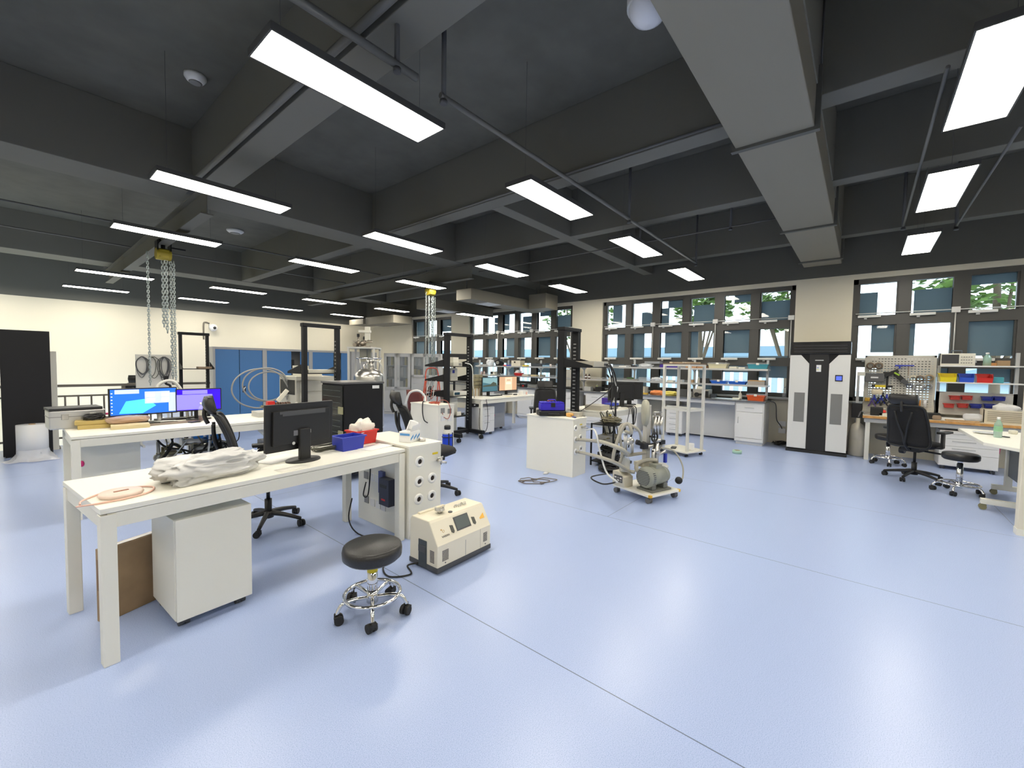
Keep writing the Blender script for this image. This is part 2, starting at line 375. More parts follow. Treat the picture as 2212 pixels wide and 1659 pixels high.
ductbox('grey ventilation box against the window wall, right end of the group', [(8.95,9.5,6.35,6.9,2.98,3.36)])
ductbox('pale ventilation box at the back, lit by the lamps beside it', [(8.8,9.6,12.8,14.6,2.92,3.2),(8.7,9.5,14.6,15.6,2.95,3.15)])
# ---------------------------------------------------------------- steel I-beams with chain hoists
def ibeam(x, y0, y1, label):
    t = thing('steel_beam', label, 'hoist beam')
    a = MB(); a.bx(x-.07,x+.07,y0,y1,3.38,3.395); a.bx(x-.07,x+.07,y0,y1,3.685,3.70); a.bx(x-.006,x+.006,y0,y1,3.395,3.685)
    build(a, 'beam_profile', BEAMM, t)
    for y in (y0+.3, y1-.35): a = MB(); a.bx(x-.13,x+.13,y-.1,y+.1,3.698,3.712); build(a, 'mounting_plate', DGREY, t)
ibeam(1.72, 6.6, 14.6, 'grey steel hoist beam under the ceiling at the left, with chain hoist above the lit monitors')
ibeam(6.62, 6.7, 14.4, 'grey steel hoist beam under the ceiling in the middle, near the ventilation boxes')
CHAIN = mat('galvanised chain', (.45,.50,.49), .35, .7)
def chain(mb, x, y, z0, z1, pitch=.034, r=.0055, w=.013):
    k = 0; z = z0
    while z < z1:
        ax = k % 2; h = pitch*.78; pts = []
        for i in range(8):
            t = 2*pi*i/8; u = w*cos(t); v = h*sin(t)
            pts.append((x+(u if ax else 0), y+(0 if ax else u), z+pitch/2+v))
        mb.tube(pts, r, 4, True, 1); z += pitch; k += 1
def hoist(px, py, x, label, drops, zh):
    p = PX(px, py, x); y = p.y
    t = thing('chain_hoist', label, 'hoist', (x, y, 3.38))
    a = MB(); a.box((0,0,-.15),(.13,.18,.14)); a.cyl((-.10,0,-.15),(.10,0,-.15),.095,n=18); build(a, 'hoist_body', mat('yellow enamel', (.38,.29,.02), .45), t, .01)
    a = MB(); a.box((-.085,0,-.02),(.015,.2,.16)); a.box((.085,0,-.02),(.015,.2,.16))
    for sx in (-1,1):
        for yy in (-.07,.07): a.cyl((sx*.075,yy,.045),(sx*.045,yy,.045),.04)
    a.cyl((.1,0,-.02),(.3,0,-.02),.012); a.cyl((0,0,-.09),(0,0,0),.03); build(a, 'trolley', BLKM, t)
    for dx, dy, z1, z0, r in drops:
        c = MB(); chain(c, dx, dy, z0-3.38, z1-3.38, r=r, w=r*2.4, pitch=r*6.2); build(c, 'chain', CHAIN, t)
    if zh:
        hk = MB(); hk.bx(-.03,.03,-.02,.02,zh-3.38,zh+.1-3.38)
        hk.tube([(0,0,zh-3.38),(0,0,zh-.03-3.38),(.05,0,zh-.06-3.38),(.05,0,zh-.13-3.38),(0,0,zh-.16-3.38),(-.04,0,zh-.12-3.38)], .018, 8)
        build(hk, 'hook', BLKM, t)
    return t
# ---------------------------------------------------------------- smoke detectors, conduits
def detector(px, py, z, r, label):
    p = P(px, py, z); t = thing('smoke_detector', label, 'smoke detector', (p.x, p.y, z))
    a = MB(); a.lathe([(r*.62,-.075),(r*.8,-.06),(r,-.03),(r,0)]); build(a, 'detector_body', mat('white plastic', (.78,.78,.76), .4), t)
    a = MB(); a.lathe([(r*.45,-.085),(r*.6,-.076)]); build(a, 'sensor_cap', GREY, t)
detector(422, 163, SLAB, .10, 'white round smoke detector above and left of the nearest lamps')
detector(508, 497, SLAB, .17, 'white round smoke detector beyond the long grey ceiling beam')
p = P(1402, 4, 3.72)
t = thing('dome_camera', 'white dome camera at the top edge beside the big duct', 'camera', (p.x, p.y, 3.72))
a = MB(); a.cyl((0,0,-.03),(0,0,.06),.13,n=28); a.cyl((0,0,.06),(0,0,SLAB-3.722),.02); build(a, 'camera_mount', LGREY, t)
a = MB(); a.lathe([(0,-.13),(.05,-.125),(.09,-.10),(.115,-.06),(.12,-.03)],caps=False); build(a, 'camera_dome', mat('pale dome', (.72,.73,.76), .25), t)
def pipe(label, pts, r, rods=(), m_=None):
    t = thing('conduit', label, 'pipe'); a = MB(); a.tube(pts, r, 8, sub=1); build(a, 'pipe', m_ or mat('painted conduit', (.13,.13,.122), .6), t)
    for (x, y, z) in rods:
        a = MB(); a.cyl((x,y,z-.03),(x,y,SLAB-.002),.018,n=8); a.cyl((x,y,z-.05),(x,y,z-.02),.026,n=8); build(a, 'hanger', DGREY, t)
pipe('grey pipe running beside the nearest lamps toward the windows', [(2.02,2.38,3.4),(8.13,2.42,3.4)], .02, [(2.05,2.38,3.4),(5.2,2.4,3.4),(8.1,2.42,3.4)])
pipe('thick painted trunking ending above the nearest lamp', [(-2.5,2.44,3.46),(1.86,2.44,3.46)], .026, [(1.7,2.44,3.46)])
pipe('thin grey pipe left of the lamps beyond the big duct', [(3.81,-.33,3.4),(7.63,-.33,3.4)], .012, [(7.6,-.33,3.4)])
pipe('thin grey pipe right of the lamps beyond the big duct', [(5.05,-.86,3.4),(8.03,-.86,3.4)], .012, [(8.0,-.86,3.4)])
pipe('thin pipe along the near side of the second cross beam', [(4.22,1.02,3.72),(4.22,6.8,3.72)], .014)
pipe('thin pipe between the last two cross beams', [(6.95,1.02,3.6),(6.95,6.8,3.6)], .012, [(6.95,3.0,3.6),(6.95,1.6,3.6)])
pipe('thin pipe along the nearest cross beam', [(1.56,1.02,3.72),(1.56,6.8,3.72)], .03)
pipe('thin pipe crossing the ceiling beyond the hoist', [(XL+1,9.6,3.75),(6.2,9.6,3.75)], .014)
pipe('thin pipe crossing the ceiling above the far lamps', [(XL+1,11.3,3.72),(6.2,11.3,3.72)], .014)
# ---------------------------------------------------------------- outdoors
SKYB = mat('pale facade', (.42,.51,.57), .8)
a = MB(); a.bx(10.3,120,-60,90,-3.2,-3.1); struct(a, 'ground', mat('outdoor paving', (.30,.32,.32), .9))
t = thing('building', 'pale building with white vertical bars outside the windows', 'building', (24,6,-3.1))
a = MB(); a.bx(0,6,-3,22,0,5.2); build(a, 'wall', SKYB, t)
a = MB()
for k in range(60): a.bx(-.08,0,-3+k*.42,-3+k*.42+.16,.2,5)
build(a, 'wall_bars', mat('white bars', (.85,.87,.9), .7), t)
a = MB(); a.bx(-.4,6.4,-3.3,22.3,5.2,5.7); build(a, 'roof_edge', mat('blue grey roof', (.20,.30,.38), .7), t)
t = thing('house', 'pale house with a pitched roof outside the right window', 'building', (30,-9,-3.1))
a = MB(); a.bx(0,8,-6,6,0,4.2); build(a, 'wall', SKYB, t)
a = MB(); a.prism([(-6.8,4.1),(6.8,4.1),(1.0,6.0),(.25,7.2),(-.25,7.2),(-1.0,6.0)], -.4, 8.4, 'x'); build(a, 'roof', mat('blue grey roof'), t)
LEAF = mat('green leaves', (.10,.17,.035), .7, noise=(2, .5))
def tree(x, y, h, r, label):
    rnd = random.Random(int(x*10+y)); t = thing('tree', label, 'tree', (x,y,-3.1), 0, 'trees outdoors')
    a = MB(); a.tube([(0,0,0),(.1,0,h*.4),(0,.1,h*.8)], .16, 8, r1=.06)
    for k in range(6): q = k*1.05; a.tube([(0,.05,h*.5),(r*.4*cos(q),r*.4*sin(q),h*.7),(r*.7*cos(q),r*.7*sin(q),h*.85)], .05, 5, r1=.02)
    build(a, 'trunk', mat('bark', (.12,.09,.06), .9), t)
    a = MB()
    for k in range(900):
        u = Vector((rnd.gauss(0,1),rnd.gauss(0,1),rnd.gauss(0,1))).normalized()*r*rnd.uniform(.35,1)**.6
        c = Vector((u.x,u.y,h*.8+u.z*.75)); s = rnd.uniform(.1,.2); q = rnd.uniform(0,6.28); w = rnd.uniform(-1,1)
        e1 = Vector((cos(q),sin(q),w*.5))*s; e2 = Vector((-sin(q)*.5,cos(q)*.5,rnd.uniform(-.6,.6)))*s
        a.add([c-e1,c-e2*.8,c+e1,c+e2*.8],[(0,1,2,3)])
    build(a, 'foliage', LEAF, t)
tree(16.5, 1.9, 8.7, 1.6, 'leafy green tree outside the third window')
tree(16, -2.6, 8.9, 1.7, 'leafy green tree outside the rightmost window')
tree(17, 10.2, 8.8, 1.7, 'leafy green tree outside the window beside the ventilation boxes')
tree(18.5, 5.2, 8.9, 1.2, 'smaller leafy tree outside the third window')
# ================================================================ BUILDERS
def shell(mb, fn, nu, nv, th, back=True):
    """closed curved sheet: fn(u,v)->point, u,v in 0..1; thickness along +Y"""
    n0 = []; vs = []
    for side in (0, 1):
        for j in range(nv+1):
            for i in range(nu+1):
                p = Vector(fn(i/nu, j/nv)); t = th(i/nu, j/nv) if callable(th) else th
                vs.append((p.x, p.y+side*t, p.z))
    W_ = nu+1; S = W_*(nv+1); fs = []
    for j in range(nv):
        for i in range(nu):
            a = j*W_+i; fs.append((a,a+1,a+1+W_,a+W_)); fs.append((S+a,S+a+W_,S+a+1+W_,S+a+1))
    for i in range(nu): a = i; fs.append((a,S+a,S+a+1,a+1)); a = nv*W_+i; fs.append((a,a+1,S+a+1,S+a))
    for j in range(nv): a = j*W_; fs.append((a,a+W_,S+a+W_,S+a)); a = j*W_+nu; fs.append((a,S+a,S+a+W_,a+W_))
    return mb.add(vs, fs, True)
def caster(parent, x, y, r=.028, m_=None, rz=0., name='caster', z=0.):
    a = MB(Matrix.Translation((x,y,z)) @ Matrix.Rotation(rz,4,'Z'))
    for s in (-1,1): a.cyl((s*.006,.012,r),(s*.026,.012,r),r,n=14)
    a.box((0,.004,r*1.35),(.05,r*1.3,r*1.1)); a.cyl((0,-.004,r*1.2),(0,-.004,r*2.5),.009,n=8)
    return build(a, name, m_ or RUBBER, parent)
def make_table(label, L, D, H, loc, rz=0., top=WHITE, legm=POWDER, leg=.06, rail=.07, inset=.0, name='table', cat='table', group=None):
    """origin at the front left corner on the floor; +X along the length, +Y to the back"""
    t = thing(name, label, cat, loc, rz, group)
    a = MB(); a.bx(0,L,0,D,H-.026,H); build(a, 'tabletop', top, t, .002)
    for x in (inset, L-inset-leg):
        for y in (inset, D-inset-leg): a = MB(); a.bx(x,x+leg,y,y+leg,0,H-.034); build(a, 'leg', legm, t, .003)
    i = inset+.008
    a = MB(); a.bx(i+.02,L-i-.02,i,i+.04,H-.034-rail,H-.03); build(a, 'front_rail', legm, t, .002)
    a = MB(); a.bx(i+.02,L-i-.02,D-i-.04,D-i,H-.034-rail,H-.03); build(a, 'back_rail', legm, t, .002)
    for x in (i, L-i-.04): a = MB(); a.bx(x,x+.04,i+.02,D-i-.02,H-.034-rail,H-.03); build(a, 'side_rail', legm, t, .002)
    return t
def make_pedestal(label, w, d, h, loc, rz=0., drawers=0, m_=None, back=False, tagc=None, name='mobile_pedestal', cat='cabinet', wheels=.05, group=None):
    t = thing(name, label, cat, loc, rz, group); m_ = m_ or WHITE
    a = MB(); a.bx(0,w,.012,d,wheels+.005,h); build(a, 'body', m_, t, .003)
    if drawers:
        hs = [1]*(drawers-1)+[1.7] if drawers < 5 else [1]*drawers; tot = sum(hs); z = h-.01; ph = h-wheels-.02
        for q in hs:
            dz = ph*q/tot
            a = MB(); a.bx(.006,w-.006,-.006,.012,z-dz+.004,z); dr = build(a, 'drawer', m_, t, .002)
            a = MB(); a.bx(w*.22,w*.62,-.012,-.005,z-.045,z-.03); build(a, 'handle', LGREY, dr); z -= dz
    else:
        a = MB(); a.bx(.004,w-.004,-.006,.012,wheels+.004,h+.002); build(a, 'front_panel', m_, t, .002)
    if tagc: a = MB(); a.box((w+.004,.03,h*.62),(.004,.05,.11),rx=.25); build(a, 'paper_tag', tagc, t)
    for x in (.05, w-.05):
        for y in (.05, d-.05): caster(t, x, y, .022 if wheels > .04 else .014, DGREY)
    return t
def make_chair(label, loc, rz, arms=True, dark=FABRIC, group=None, spread=.3, z=.0, lean=.12):
    """origin on the floor under the gas lift; the sitter looks along local -Y"""
    t = thing('office_chair', label, 'chair', loc, rz, group); H = .46
    a = MB(); a.lathe([(.19,H-.01),(.245,H+.02),(.255,H+.05),(.24,H+.075),(.12,H+.088),(0,H+.088)], n=28)
    a.v = [(x*.99, y*.98-.01-(.015 if y < -.2 else 0), zz-(.05*max(0,(-y-.16))*3)) for x,y,zz in a.v]; build(a, 'seat', dark, t)
    def bf(u, v):
        q = u*2-1; w = .205+.02*sin(pi*v)-.035*v*v
        return (q*w, .20+lean*v*1.1+.05*(1-q*q)*0.9-.035*sin(pi*v), H+.03+v*.53)
    a = MB(); shell(a, bf, 10, 10, .022); build(a, 'backrest', dark, t)
    a = MB(); pts = [bf(0,0),bf(0,.3),bf(0,.7),bf(0,1),bf(.5,1.02),bf(1,1),bf(1,.7),bf(1,.3),bf(1,0),bf(.5,-.02)]
    a.tube([(x,y+.012,zz) for x,y,zz in pts], .016, 8, True, 4); build(a, 'back_frame', BLACK, t)
    a = MB()
    for s in (-1,1): a.tube([(0,.18,H-.03),(0,.30,H+.06),(s*.02,.335,H+.2),(s*.06,.32+lean*.6,H+.36),(s*.09,.28+lean,H+.5)], .02, 8, r1=.013)
    build(a, 'back_support', BLACK, t)
    a = MB(); b = .255+lean*1.1
    shell(a, lambda u,v: ((u*2-1)*(.155-.02*abs(v-.5)), b-.015+.035*(1-(u*2-1)**2)+.03*v, H+.59+v*.14), 10, 6, lambda u,v: .055*(sin(pi*min(max(v,.08),.92)))**.5)
    a.tube([(0,b+.05,H+.50),(0,b+.075,H+.57),(0,b+.065,H+.65)], .016, 8); build(a, 'headrest', LEATHER, t)
    if arms:
        for s in (-1,1):
            a = MB(); a.box((s*.285,-.02,H+.23),(.085,.26,.03)); a.T = Matrix(); a.box((s*.285,.03,H+.12),(.03,.07,.20)); a.box((s*.24,.03,H+.025),(.1,.07,.03))
            build(a, 'armrest', BLACK, t, .008)
    a = MB(); a.box((0,.02,H-.03),(.2,.28,.06)); a.cyl((-.02,-.02,H-.05),(-.26,-.02,H-.06),.012); a.cyl((.1,.02,H-.075),(.16,.02,H-.075),.045); build(a, 'tilt_mechanism', BLACK, t, .006)
    a = MB(); a.cyl((0,0,.07),(0,0,.24),.03); a.cyl((0,0,.24),(0,0,H-.05),.016); build(a, 'gas_lift', BLACK, t)
    a = MB()
    for k in range(5):
        q = radians(72*k+18); c_, s_ = cos(q), sin(q)
        a.tube([(0,0,.115),(c_*spread*.5,s_*spread*.5,.10),(c_*spread,s_*spread,.068)], .026, 8, r1=.015, sub=3)
    a.cyl((0,0,.07),(0,0,.13),.045); build(a, 'star_base', BLACK, t)
    for k in range(5): q = radians(72*k+18); caster(t, cos(q)*spread, sin(q)*spread, .028, RUBBER, q+1.1+k)
    return t
def make_stool(label, loc, h=.42, rz=0., sr=.17, br=.205, mark=False, ringz=.12):
    t = thing('stool', label, 'stool', loc, rz)
    a = MB(); a.lathe([(.02,h-.088),(sr*.88,h-.085),(sr*.985,h-.068),(sr,h-.03),(sr*.97,h-.008),(sr*.88,h),(0,h+.004)], n=36); build(a, 'seat', LEATHER, t)
    a = MB(); a.cyl((0,0,.08),(0,0,h-.13),.030,n=18); a.cyl((0,0,h-.13),(0,0,h-.06),.025); build(a, 'column', CHROME, t)
    if mark: a = MB(); a.cyl((0,0,h-.165),(0,0,h-.13),.0308,n=18); build(a, 'warning_label', YLABEL, t)
    a = MB(); a.torus((0,0,ringz), br*.78, .011, 36); build(a, 'foot_ring', CHROME, t)
    a = MB(); a.cyl((0,0,.07),(0,0,.14),.034,n=16); build(a, 'hub', CHROME, t)
    for k in range(5):
        q = 2*pi*k/5; c_, s_ = cos(q), sin(q)
        a = MB(); a.tube([(.02*c_,.02*s_,.10),(br*.55*c_,br*.55*s_,.112),(br*.86*c_,br*.86*s_,.103),(br*c_,br*s_,.055)], .012, 8); lg = build(a, 'leg', CHROME, t)
        caster(lg, br*c_, br*s_, .026, RUBBER, q+.7*k)
    return t
def make_console(label, loc, rz=0., w=.36, d=.80, h=.80, holes=(), sockets=(), group=None):
    """white service console; origin front-left floor corner, front (-Y) carries the cable ports"""
    t = thing('service_console', label, 'console', loc, rz, group)
    a = MB(); a.bx(0,w,0,d,.0,h-.018); build(a, 'body', WHITE, t, .003)
    a = MB(); a.bx(-.008,w+.008,-.008,d+.008,h-.018,h); build(a, 'top_board', WHITE, t, .002)
    for x, z, r in holes:
        a = MB(); a.lathe([(r*.46,-.002),(r*.5,-.012),(r*.85,-.014),(r,-.006),(r,.001)], (x,0,z), 24, 'y', False)
        g = build(a, 'port_ring', mat('white plastic'), t)
        a = MB(); a.lathe([(0,-.0035),(r*.47,-.0035)], (x,0,z), 20, 'y', False); build(a, 'port_hole', HOLE, g)
    return t
def socket(parent, axis, u, z, s=.075, m_=None, off=.004, name='socket_plate'):
    a = MB()
    if axis == 'x': a.bx(-off-.006,-.001,u-s/2,u+s/2,z-s/2,z+s/2)
    else: a.bx(u-s/2,u+s/2,-off-.006,-.001,z-s/2,z+s/2)
    return build(a, name, m_ or mat('white plastic'), parent, .002)
SCRM = {}
def make_monitor(label, loc, rz, w=.54, h=.32, zb=.11, screen=None, base='oval', tilt=0., back=False, group=None):
    """origin at the stand's foot; the screen faces local -Y"""
    t = thing('monitor', label, 'monitor', loc, rz, group)
    T_ = Matrix.Translation((0,0,zb+h/2)) @ Matrix.Rotation(-tilt,4,'X')
    a = MB(T_); a.bx(-w/2,w/2,-.012,.012,-h/2,h/2); a.prism([(-w*.42,-h*.36),(w*.42,-h*.36),(w*.42,h*.36),(-w*.42,h*.36)],.01,.034,'y'); build(a, 'housing', BLACK, t, .004)
    a = MB(T_); a.bx(-w/2+.012,w/2-.012,-.0135,-.0115,-h/2+.016,h/2-.012); sc = build(a, 'screen', screen or mat('dark screen', (.012,.013,.015), .15), t)
    a = MB(); a.box((0,.045,(zb+h*.45)/2),(.085,.03,zb+h*.45)); build(a, 'stand', BLACK, t, .006)
    a = MB()
    if base == 'oval': a.lathe([(1,0),(1,.008),(.96,.013),(0,.016)], n=32); a.v = [(x*.125,y*.095+.03,z) for x,y,z in a.v]
    else: a.bx(-.12,.12,-.06,.12,0,.012)
    build(a, 'base', BLACK, t)
    return t, sc, T_
def make_bin(label, loc, rz, w, d, h, m_, cat='bin', low=.55, name='parts_bin', group=None):
    """open-fronted stacking bin; the low lip faces -Y"""
    t = thing(name, label, cat, loc, rz, group); th = .004; tp = .9
    a = MB()
    X = w/2; x = X*tp
    a.bx(-x,x,0,d*.96,0,th)
    a.add([(-x,d*.96,0),(x,d*.96,0),(X,d,h),(-X,d,h),(-x,d*.96-th,0),(x,d*.96-th,0),(X,d-th,h),(-X,d-th,h)],[(0,3,2,1),(4,5,6,7),(3,7,6,2),(0,4,7,3),(1,2,6,5)])
    for s in (-1,1):
        o = [(s*x,0,0),(s*x,d*.96,0),(s*X,d,h),(s*X,d*.28,h),(s*(x+(X-x)*low),-.02,h*low)]
        i = [(p[0]-s*th,p[1],p[2]) for p in o]; n = 5
        a.add(o+i, [(0,1,2,3,4) if s > 0 else (4,3,2,1,0), (9,8,7,6,5) if s > 0 else (5,6,7,8,9)]+[(k,5+k,5+(k+1)%n,(k+1)%n) for k in range(n)])
    xl = x+(X-x)*low
    a.add([(-x,0,0),(x,0,0),(xl,-.02,h*low),(-xl,-.02,h*low),(-x,th,0),(x,th,0),(xl,-.02+th,h*low),(-xl,-.02+th,h*low)],[(0,1,2,3),(7,6,5,4),(3,2,6,7)])
    build(a, 'tray', m_, t)
    a = MB(); a.bx(-X-.008,X+.008,d-.006,d+.008,h-.012,h); a.bx(-X-.008,-X+.003,d*.28,d,h-.012,h); a.bx(X-.003,X+.008,d*.28,d,h-.012,h); build(a, 'rim', m_, t, .002)
    return t
def make_tote(label, loc, rz, w, d, h, m_, name='storage_bin', cat='bin', group=None, lid=None):
    t = thing(name, label, cat, loc, rz, group); a = MB(); k = .86; th = .005; X, Y = w/2, d/2
    ou = [(-X*k,-Y*k,0),(X*k,-Y*k,0),(X*k,Y*k,0),(-X*k,Y*k,0),(-X,-Y,h),(X,-Y,h),(X,Y,h),(-X,Y,h)]
    e = 1-2*th/w; inn = [(p[0]*e,p[1]*e,p[2]+(th if q < 4 else 0)) for q, p in enumerate(ou)]
    a.add(ou+inn, [(3,2,1,0),(0,1,5,4),(1,2,6,5),(2,3,7,6),(3,0,4,7),(8,9,10,11),(8,12,13,9),(9,13,14,10),(10,14,15,11),(11,15,12,8),(4,5,13,12),(5,6,14,13),(6,7,15,14),(7,4,12,15)])
    build(a, 'body', m_, t)
    a = MB(); r = .009
    a.bx(-X-r,X+r,-Y-r,-Y+.002,h-.012,h+.001); a.bx(-X-r,X+r,Y-.002,Y+r,h-.012,h+.001); a.bx(-X-r,-X+.002,-Y,Y,h-.012,h+.001); a.bx(X-.002,X+r,-Y,Y,h-.012,h+.001)
    build(a, 'rim', m_, t, .002)
    if lid: a = MB(); a.bx(-X-.006,X+.006,-Y-.006,Y+.006,h+.001,h+.03); build(a, 'lid', lid, t, .006); a = MB(); a.box((0,-Y-.008,h+.004),(.05,.012,.04)); build(a, 'latch', WHITE, t, .003)
    return t
def carton(label, loc, rz, w, d, h, m_, name='box', cat='box', front=None, group=None, bevel=.003, strip=None):
    t = thing(name, label, cat, loc, rz, group)
    a = MB(); a.bx(-w/2,w/2,0,d,0,h); build(a, 'body', m_, t, bevel)
    if front:
        for (u0, u1, v0, v1, mm, nm) in front: a = MB(); a.bx(-w/2+w*u0,-w/2+w*u1,-.004,.002,h*v0,h*v1); build(a, nm, mm, t)
    return t
def bottle(label, loc, r, h, m_, capm, name='bottle', liquid=None, lab=None, group=None):
    t = thing(name, label, 'bottle', loc, 0, group)
    a = MB(); a.lathe([(r*.9,0),(r,h*.03),(r,h*.58),(r*.9,h*.68),(r*.45,h*.82),(r*.38,h*.86),(r*.38,h*.9)], n=18); build(a, 'body', m_, t)
    a = MB(); a.lathe([(r*.44,h*.88),(r*.44,h),(0,h)], n=14); build(a, 'cap', capm, t)
    if liquid: a = MB(); a.lathe([(r*.86,h*.012),(r*.94,h*.05),(r*.94,h*.4)], n=16); build(a, 'liquid', liquid, t)
    if lab: a = MB(); a.lathe([(r*1.015,h*.3),(r*1.015,h*.56)], n=18, caps=False); build(a, 'label_band', lab, t)
    return t
def cable(label, pts, r, m_, name='cable', cat='cable', group=None, sub=6):
    a = MB(); a.tube(pts, r, 6, sub=sub); return single(a, name, m_, label, cat, group=group)
def sheet(label, loc, rz, w, d, m_=PAPER, th=.002, name='paper_sheet', cat='paper', group=None, curl=0.):
    a = MB(); rnd = random.Random(int(loc[0]*1000)); ph = rnd.uniform(0,6)
    shell(a, lambda u,v: ((u-.5)*w, 0, (v-.5)*d), 6, 4, 1)
    a.v = [(x, z, th*y+curl*(sin(3*x/w+ph)*.5+.5)*(abs(z)/d+.3)) for x,y,z in a.v]
    return single(a, name, m_, label, cat, loc, rz, group)
def bag(label, loc, rz, w, d, h, m_, seed=1, name='plastic_bag', cat='bag', crease=.22, group=None, nu=56, nv=28):
    """crumpled bag lying on a surface: faceted, creased, flat underneath"""
    from mathutils import noise
    a = MB(); vs = []; fs = []
    for j in range(nv+1):
        v = j/nv*pi
        for i in range(nu):
            u = i/nu*2*pi
            p = Vector((sin(v)*cos(u), sin(v)*sin(u), cos(v)))
            p = Vector([math.copysign(abs(c)**.62, c) for c in p])
            q = p*1.7+Vector((seed*3.1,seed,0)); n = noise.noise(q)+.75*(.35-abs(noise.noise(q*1.9+Vector((5,1,2)))))*1.6+.28*(.3-abs(noise.noise(q*3.6)))
            p *= 1+crease*n
            vs.append((p.x*w/2, p.y*d/2, max(0, (p.z*.5+.42)*h)))
    for j in range(nv):
        for i in range(nu): fs.append((j*nu+i,(j+1)*nu+i,(j+1)*nu+(i+1)%nu,j*nu+(i+1)%nu))
    a.add(vs, fs, True)
    return single(a, name, m_, label, cat, loc, rz, group)
def tangle(mb, c, R, n, r, seed, flat=1., turns=7):
    rnd = random.Random(seed)
    for k in range(n):
        pts = []; q = rnd.uniform(0,6.28)
        for i in range(turns):
            q += rnd.uniform(.7,1.6); rr = R*rnd.uniform(.35,1)
            pts.append((c[0]+rr*cos(q), c[1]+rr*sin(q), c[2]+r+rnd.uniform(0,1)*R*flat))
        mb.tube(pts, r, 6, sub=5)
# ================================================================ FOREGROUND
def D_(px, py, d): return CAMP+ray(px, py)*d
def dark_screen(): return mat('dark screen', (.012,.013,.015), .15)
TH = .78
T1A = radians(5.2)
table1 = make_table('nearest white desk, with the crumpled grey bag and the monitor seen from behind', 1.87, .80, TH, (.27,2.76,0), T1A)
def ontab(px, py, z=TH): p = P(px, py, z); return (p.x, p.y, z)
# tape reel with a loose loop
p = ontab(262, 1070)
t = thing('tape_reel', 'translucent pink reel of tubing lying on the near corner of the white desk', 'reel', p, .2)
PTUBE = mat('pale pink tubing', (.88,.56,.44), .3, alpha=.85)
a = MB(); a.lathe([(.03,.001),(.085,.001),(.092,.012),(.085,.024),(.03,.024)], n=32); build(a, 'reel_disc', mat('milky pink', (.90,.74,.63), .35, alpha=.85), t)
a = MB(); a.box((0,0,.0255),(.06,.014,.003)); build(a, 'reel_slot', mat('slot brown', (.35,.16,.10), .6), t)
a = MB(); a.tube([(-.17,-.04,.004),(-.14,.03,.006),(-.03,.11,.006),(.09,.10,.006),(.145,.02,.006),(.09,-.075,.006),(-.02,-.105,.006),(-.13,-.085,.005),(-.19,-.06,.004)], .0045, 6); build(a, 'loose_tubing', PTUBE, t)
# bag
p = ontab(457, 1032)
bag('crumpled pale grey plastic bag lying in the middle of the nearest white desk', (p[0], p[1]+.04, TH+.001), T1A+.1, .50, .27, .145, mat('pale grey film', (.60,.60,.585), .32), 3, crease=.27, nu=110, nv=54)
# papers
p = ontab(600, 992); sheet('white paper sheets lying left of the monitor foot', (p[0], p[1], TH+.001), .35, .29, .2, th=.006, curl=.004)
p = ontab(548, 979); sheet('small curled grey paper slip beside the crumpled bag', (p[0], p[1], TH+.001), .9, .10, .05, curl=.03)
p = ontab(632, 1012); sheet('thin clear sheet lying in front of the monitor foot', (p[0], p[1], TH+.001), .12, .2, .09, mat('clear film', (.85,.83,.74), .3), .0015)
# monitor seen from behind
p = ontab(647, 992)
mon, sc, MT = make_monitor('black monitor seen from behind on the nearest white desk', (p[0], p[1]-.02, TH), pi+T1A+.10, .53, .335, .085, tilt=.03)
a = MB(MT); a.bx(-.18,.16,.034,.0365,.085,.10); a.bx(-.18,.18,.034,.036,.10,.118); build(a, 'vent_slot', DGREY, mon)
a = MB(MT); a.bx(-.06,-.015,.0335,.0355,-.055,-.03); build(a, 'white_label', PAPER, mon)
a = MB(MT); a.bx(-.005,.075,.0335,.0352,-.062,-.025); build(a, 'grey_label', mat('silver label', (.2,.2,.22), .4), mon)
a = MB(MT); a.lathe([(.011,0),(.011,.003)], (.075,.034,-.115), 18, 'y'); build(a, 'round_badge', mat('pale badge', (.6,.6,.58), .3), mon)
# cable bundle beside the monitor
p = ontab(708, 972); a = MB(); rnd = random.Random(4)
for k in range(9):
    R_ = rnd.uniform(.06,.11); ox, oy = rnd.uniform(-.02,.02), rnd.uniform(-.015,.015)
    a.tube([(ox+R_*1.3*cos(q), oy+R_*.7*sin(q), .006+.004*k+.006*sin(3*q)) for q in [i*pi/5 for i in range(10)]], .0035, 6, True, 4)
single(a, 'cable_coil', mat('olive grey cable', (.10,.10,.075), .5), 'coil of dark cable lying right of the monitor foot', 'cable', p)
p = ontab(760, 972)
b1 = make_tote('dark blue plastic bin on the nearest white desk', (p[0]-.0, p[1]+.055, TH), T1A, .215, .16, .115, BLUE, 'storage_bin')
p = ontab(797, 962)
b2 = make_tote('red plastic bin filled with clear bags, behind the dark blue bin', (p[0]+.01, p[1]+.13, TH+.004), T1A, .215, .16, .12, RED, 'storage_bin')
bag('clear crumpled bags sticking up out of the red bin', (p[0]+.01, p[1]+.13, TH+.045), .3, .18, .13, .16, mat('milky film', (.78,.72,.64), .35), 8, crease=.5, nu=26, nv=14)
p = ontab(815, 968); sheet('white papers lying under and before the red bin', (p[0]+.01, p[1]+.05, TH+.001), .25, .28, .17, th=.003)
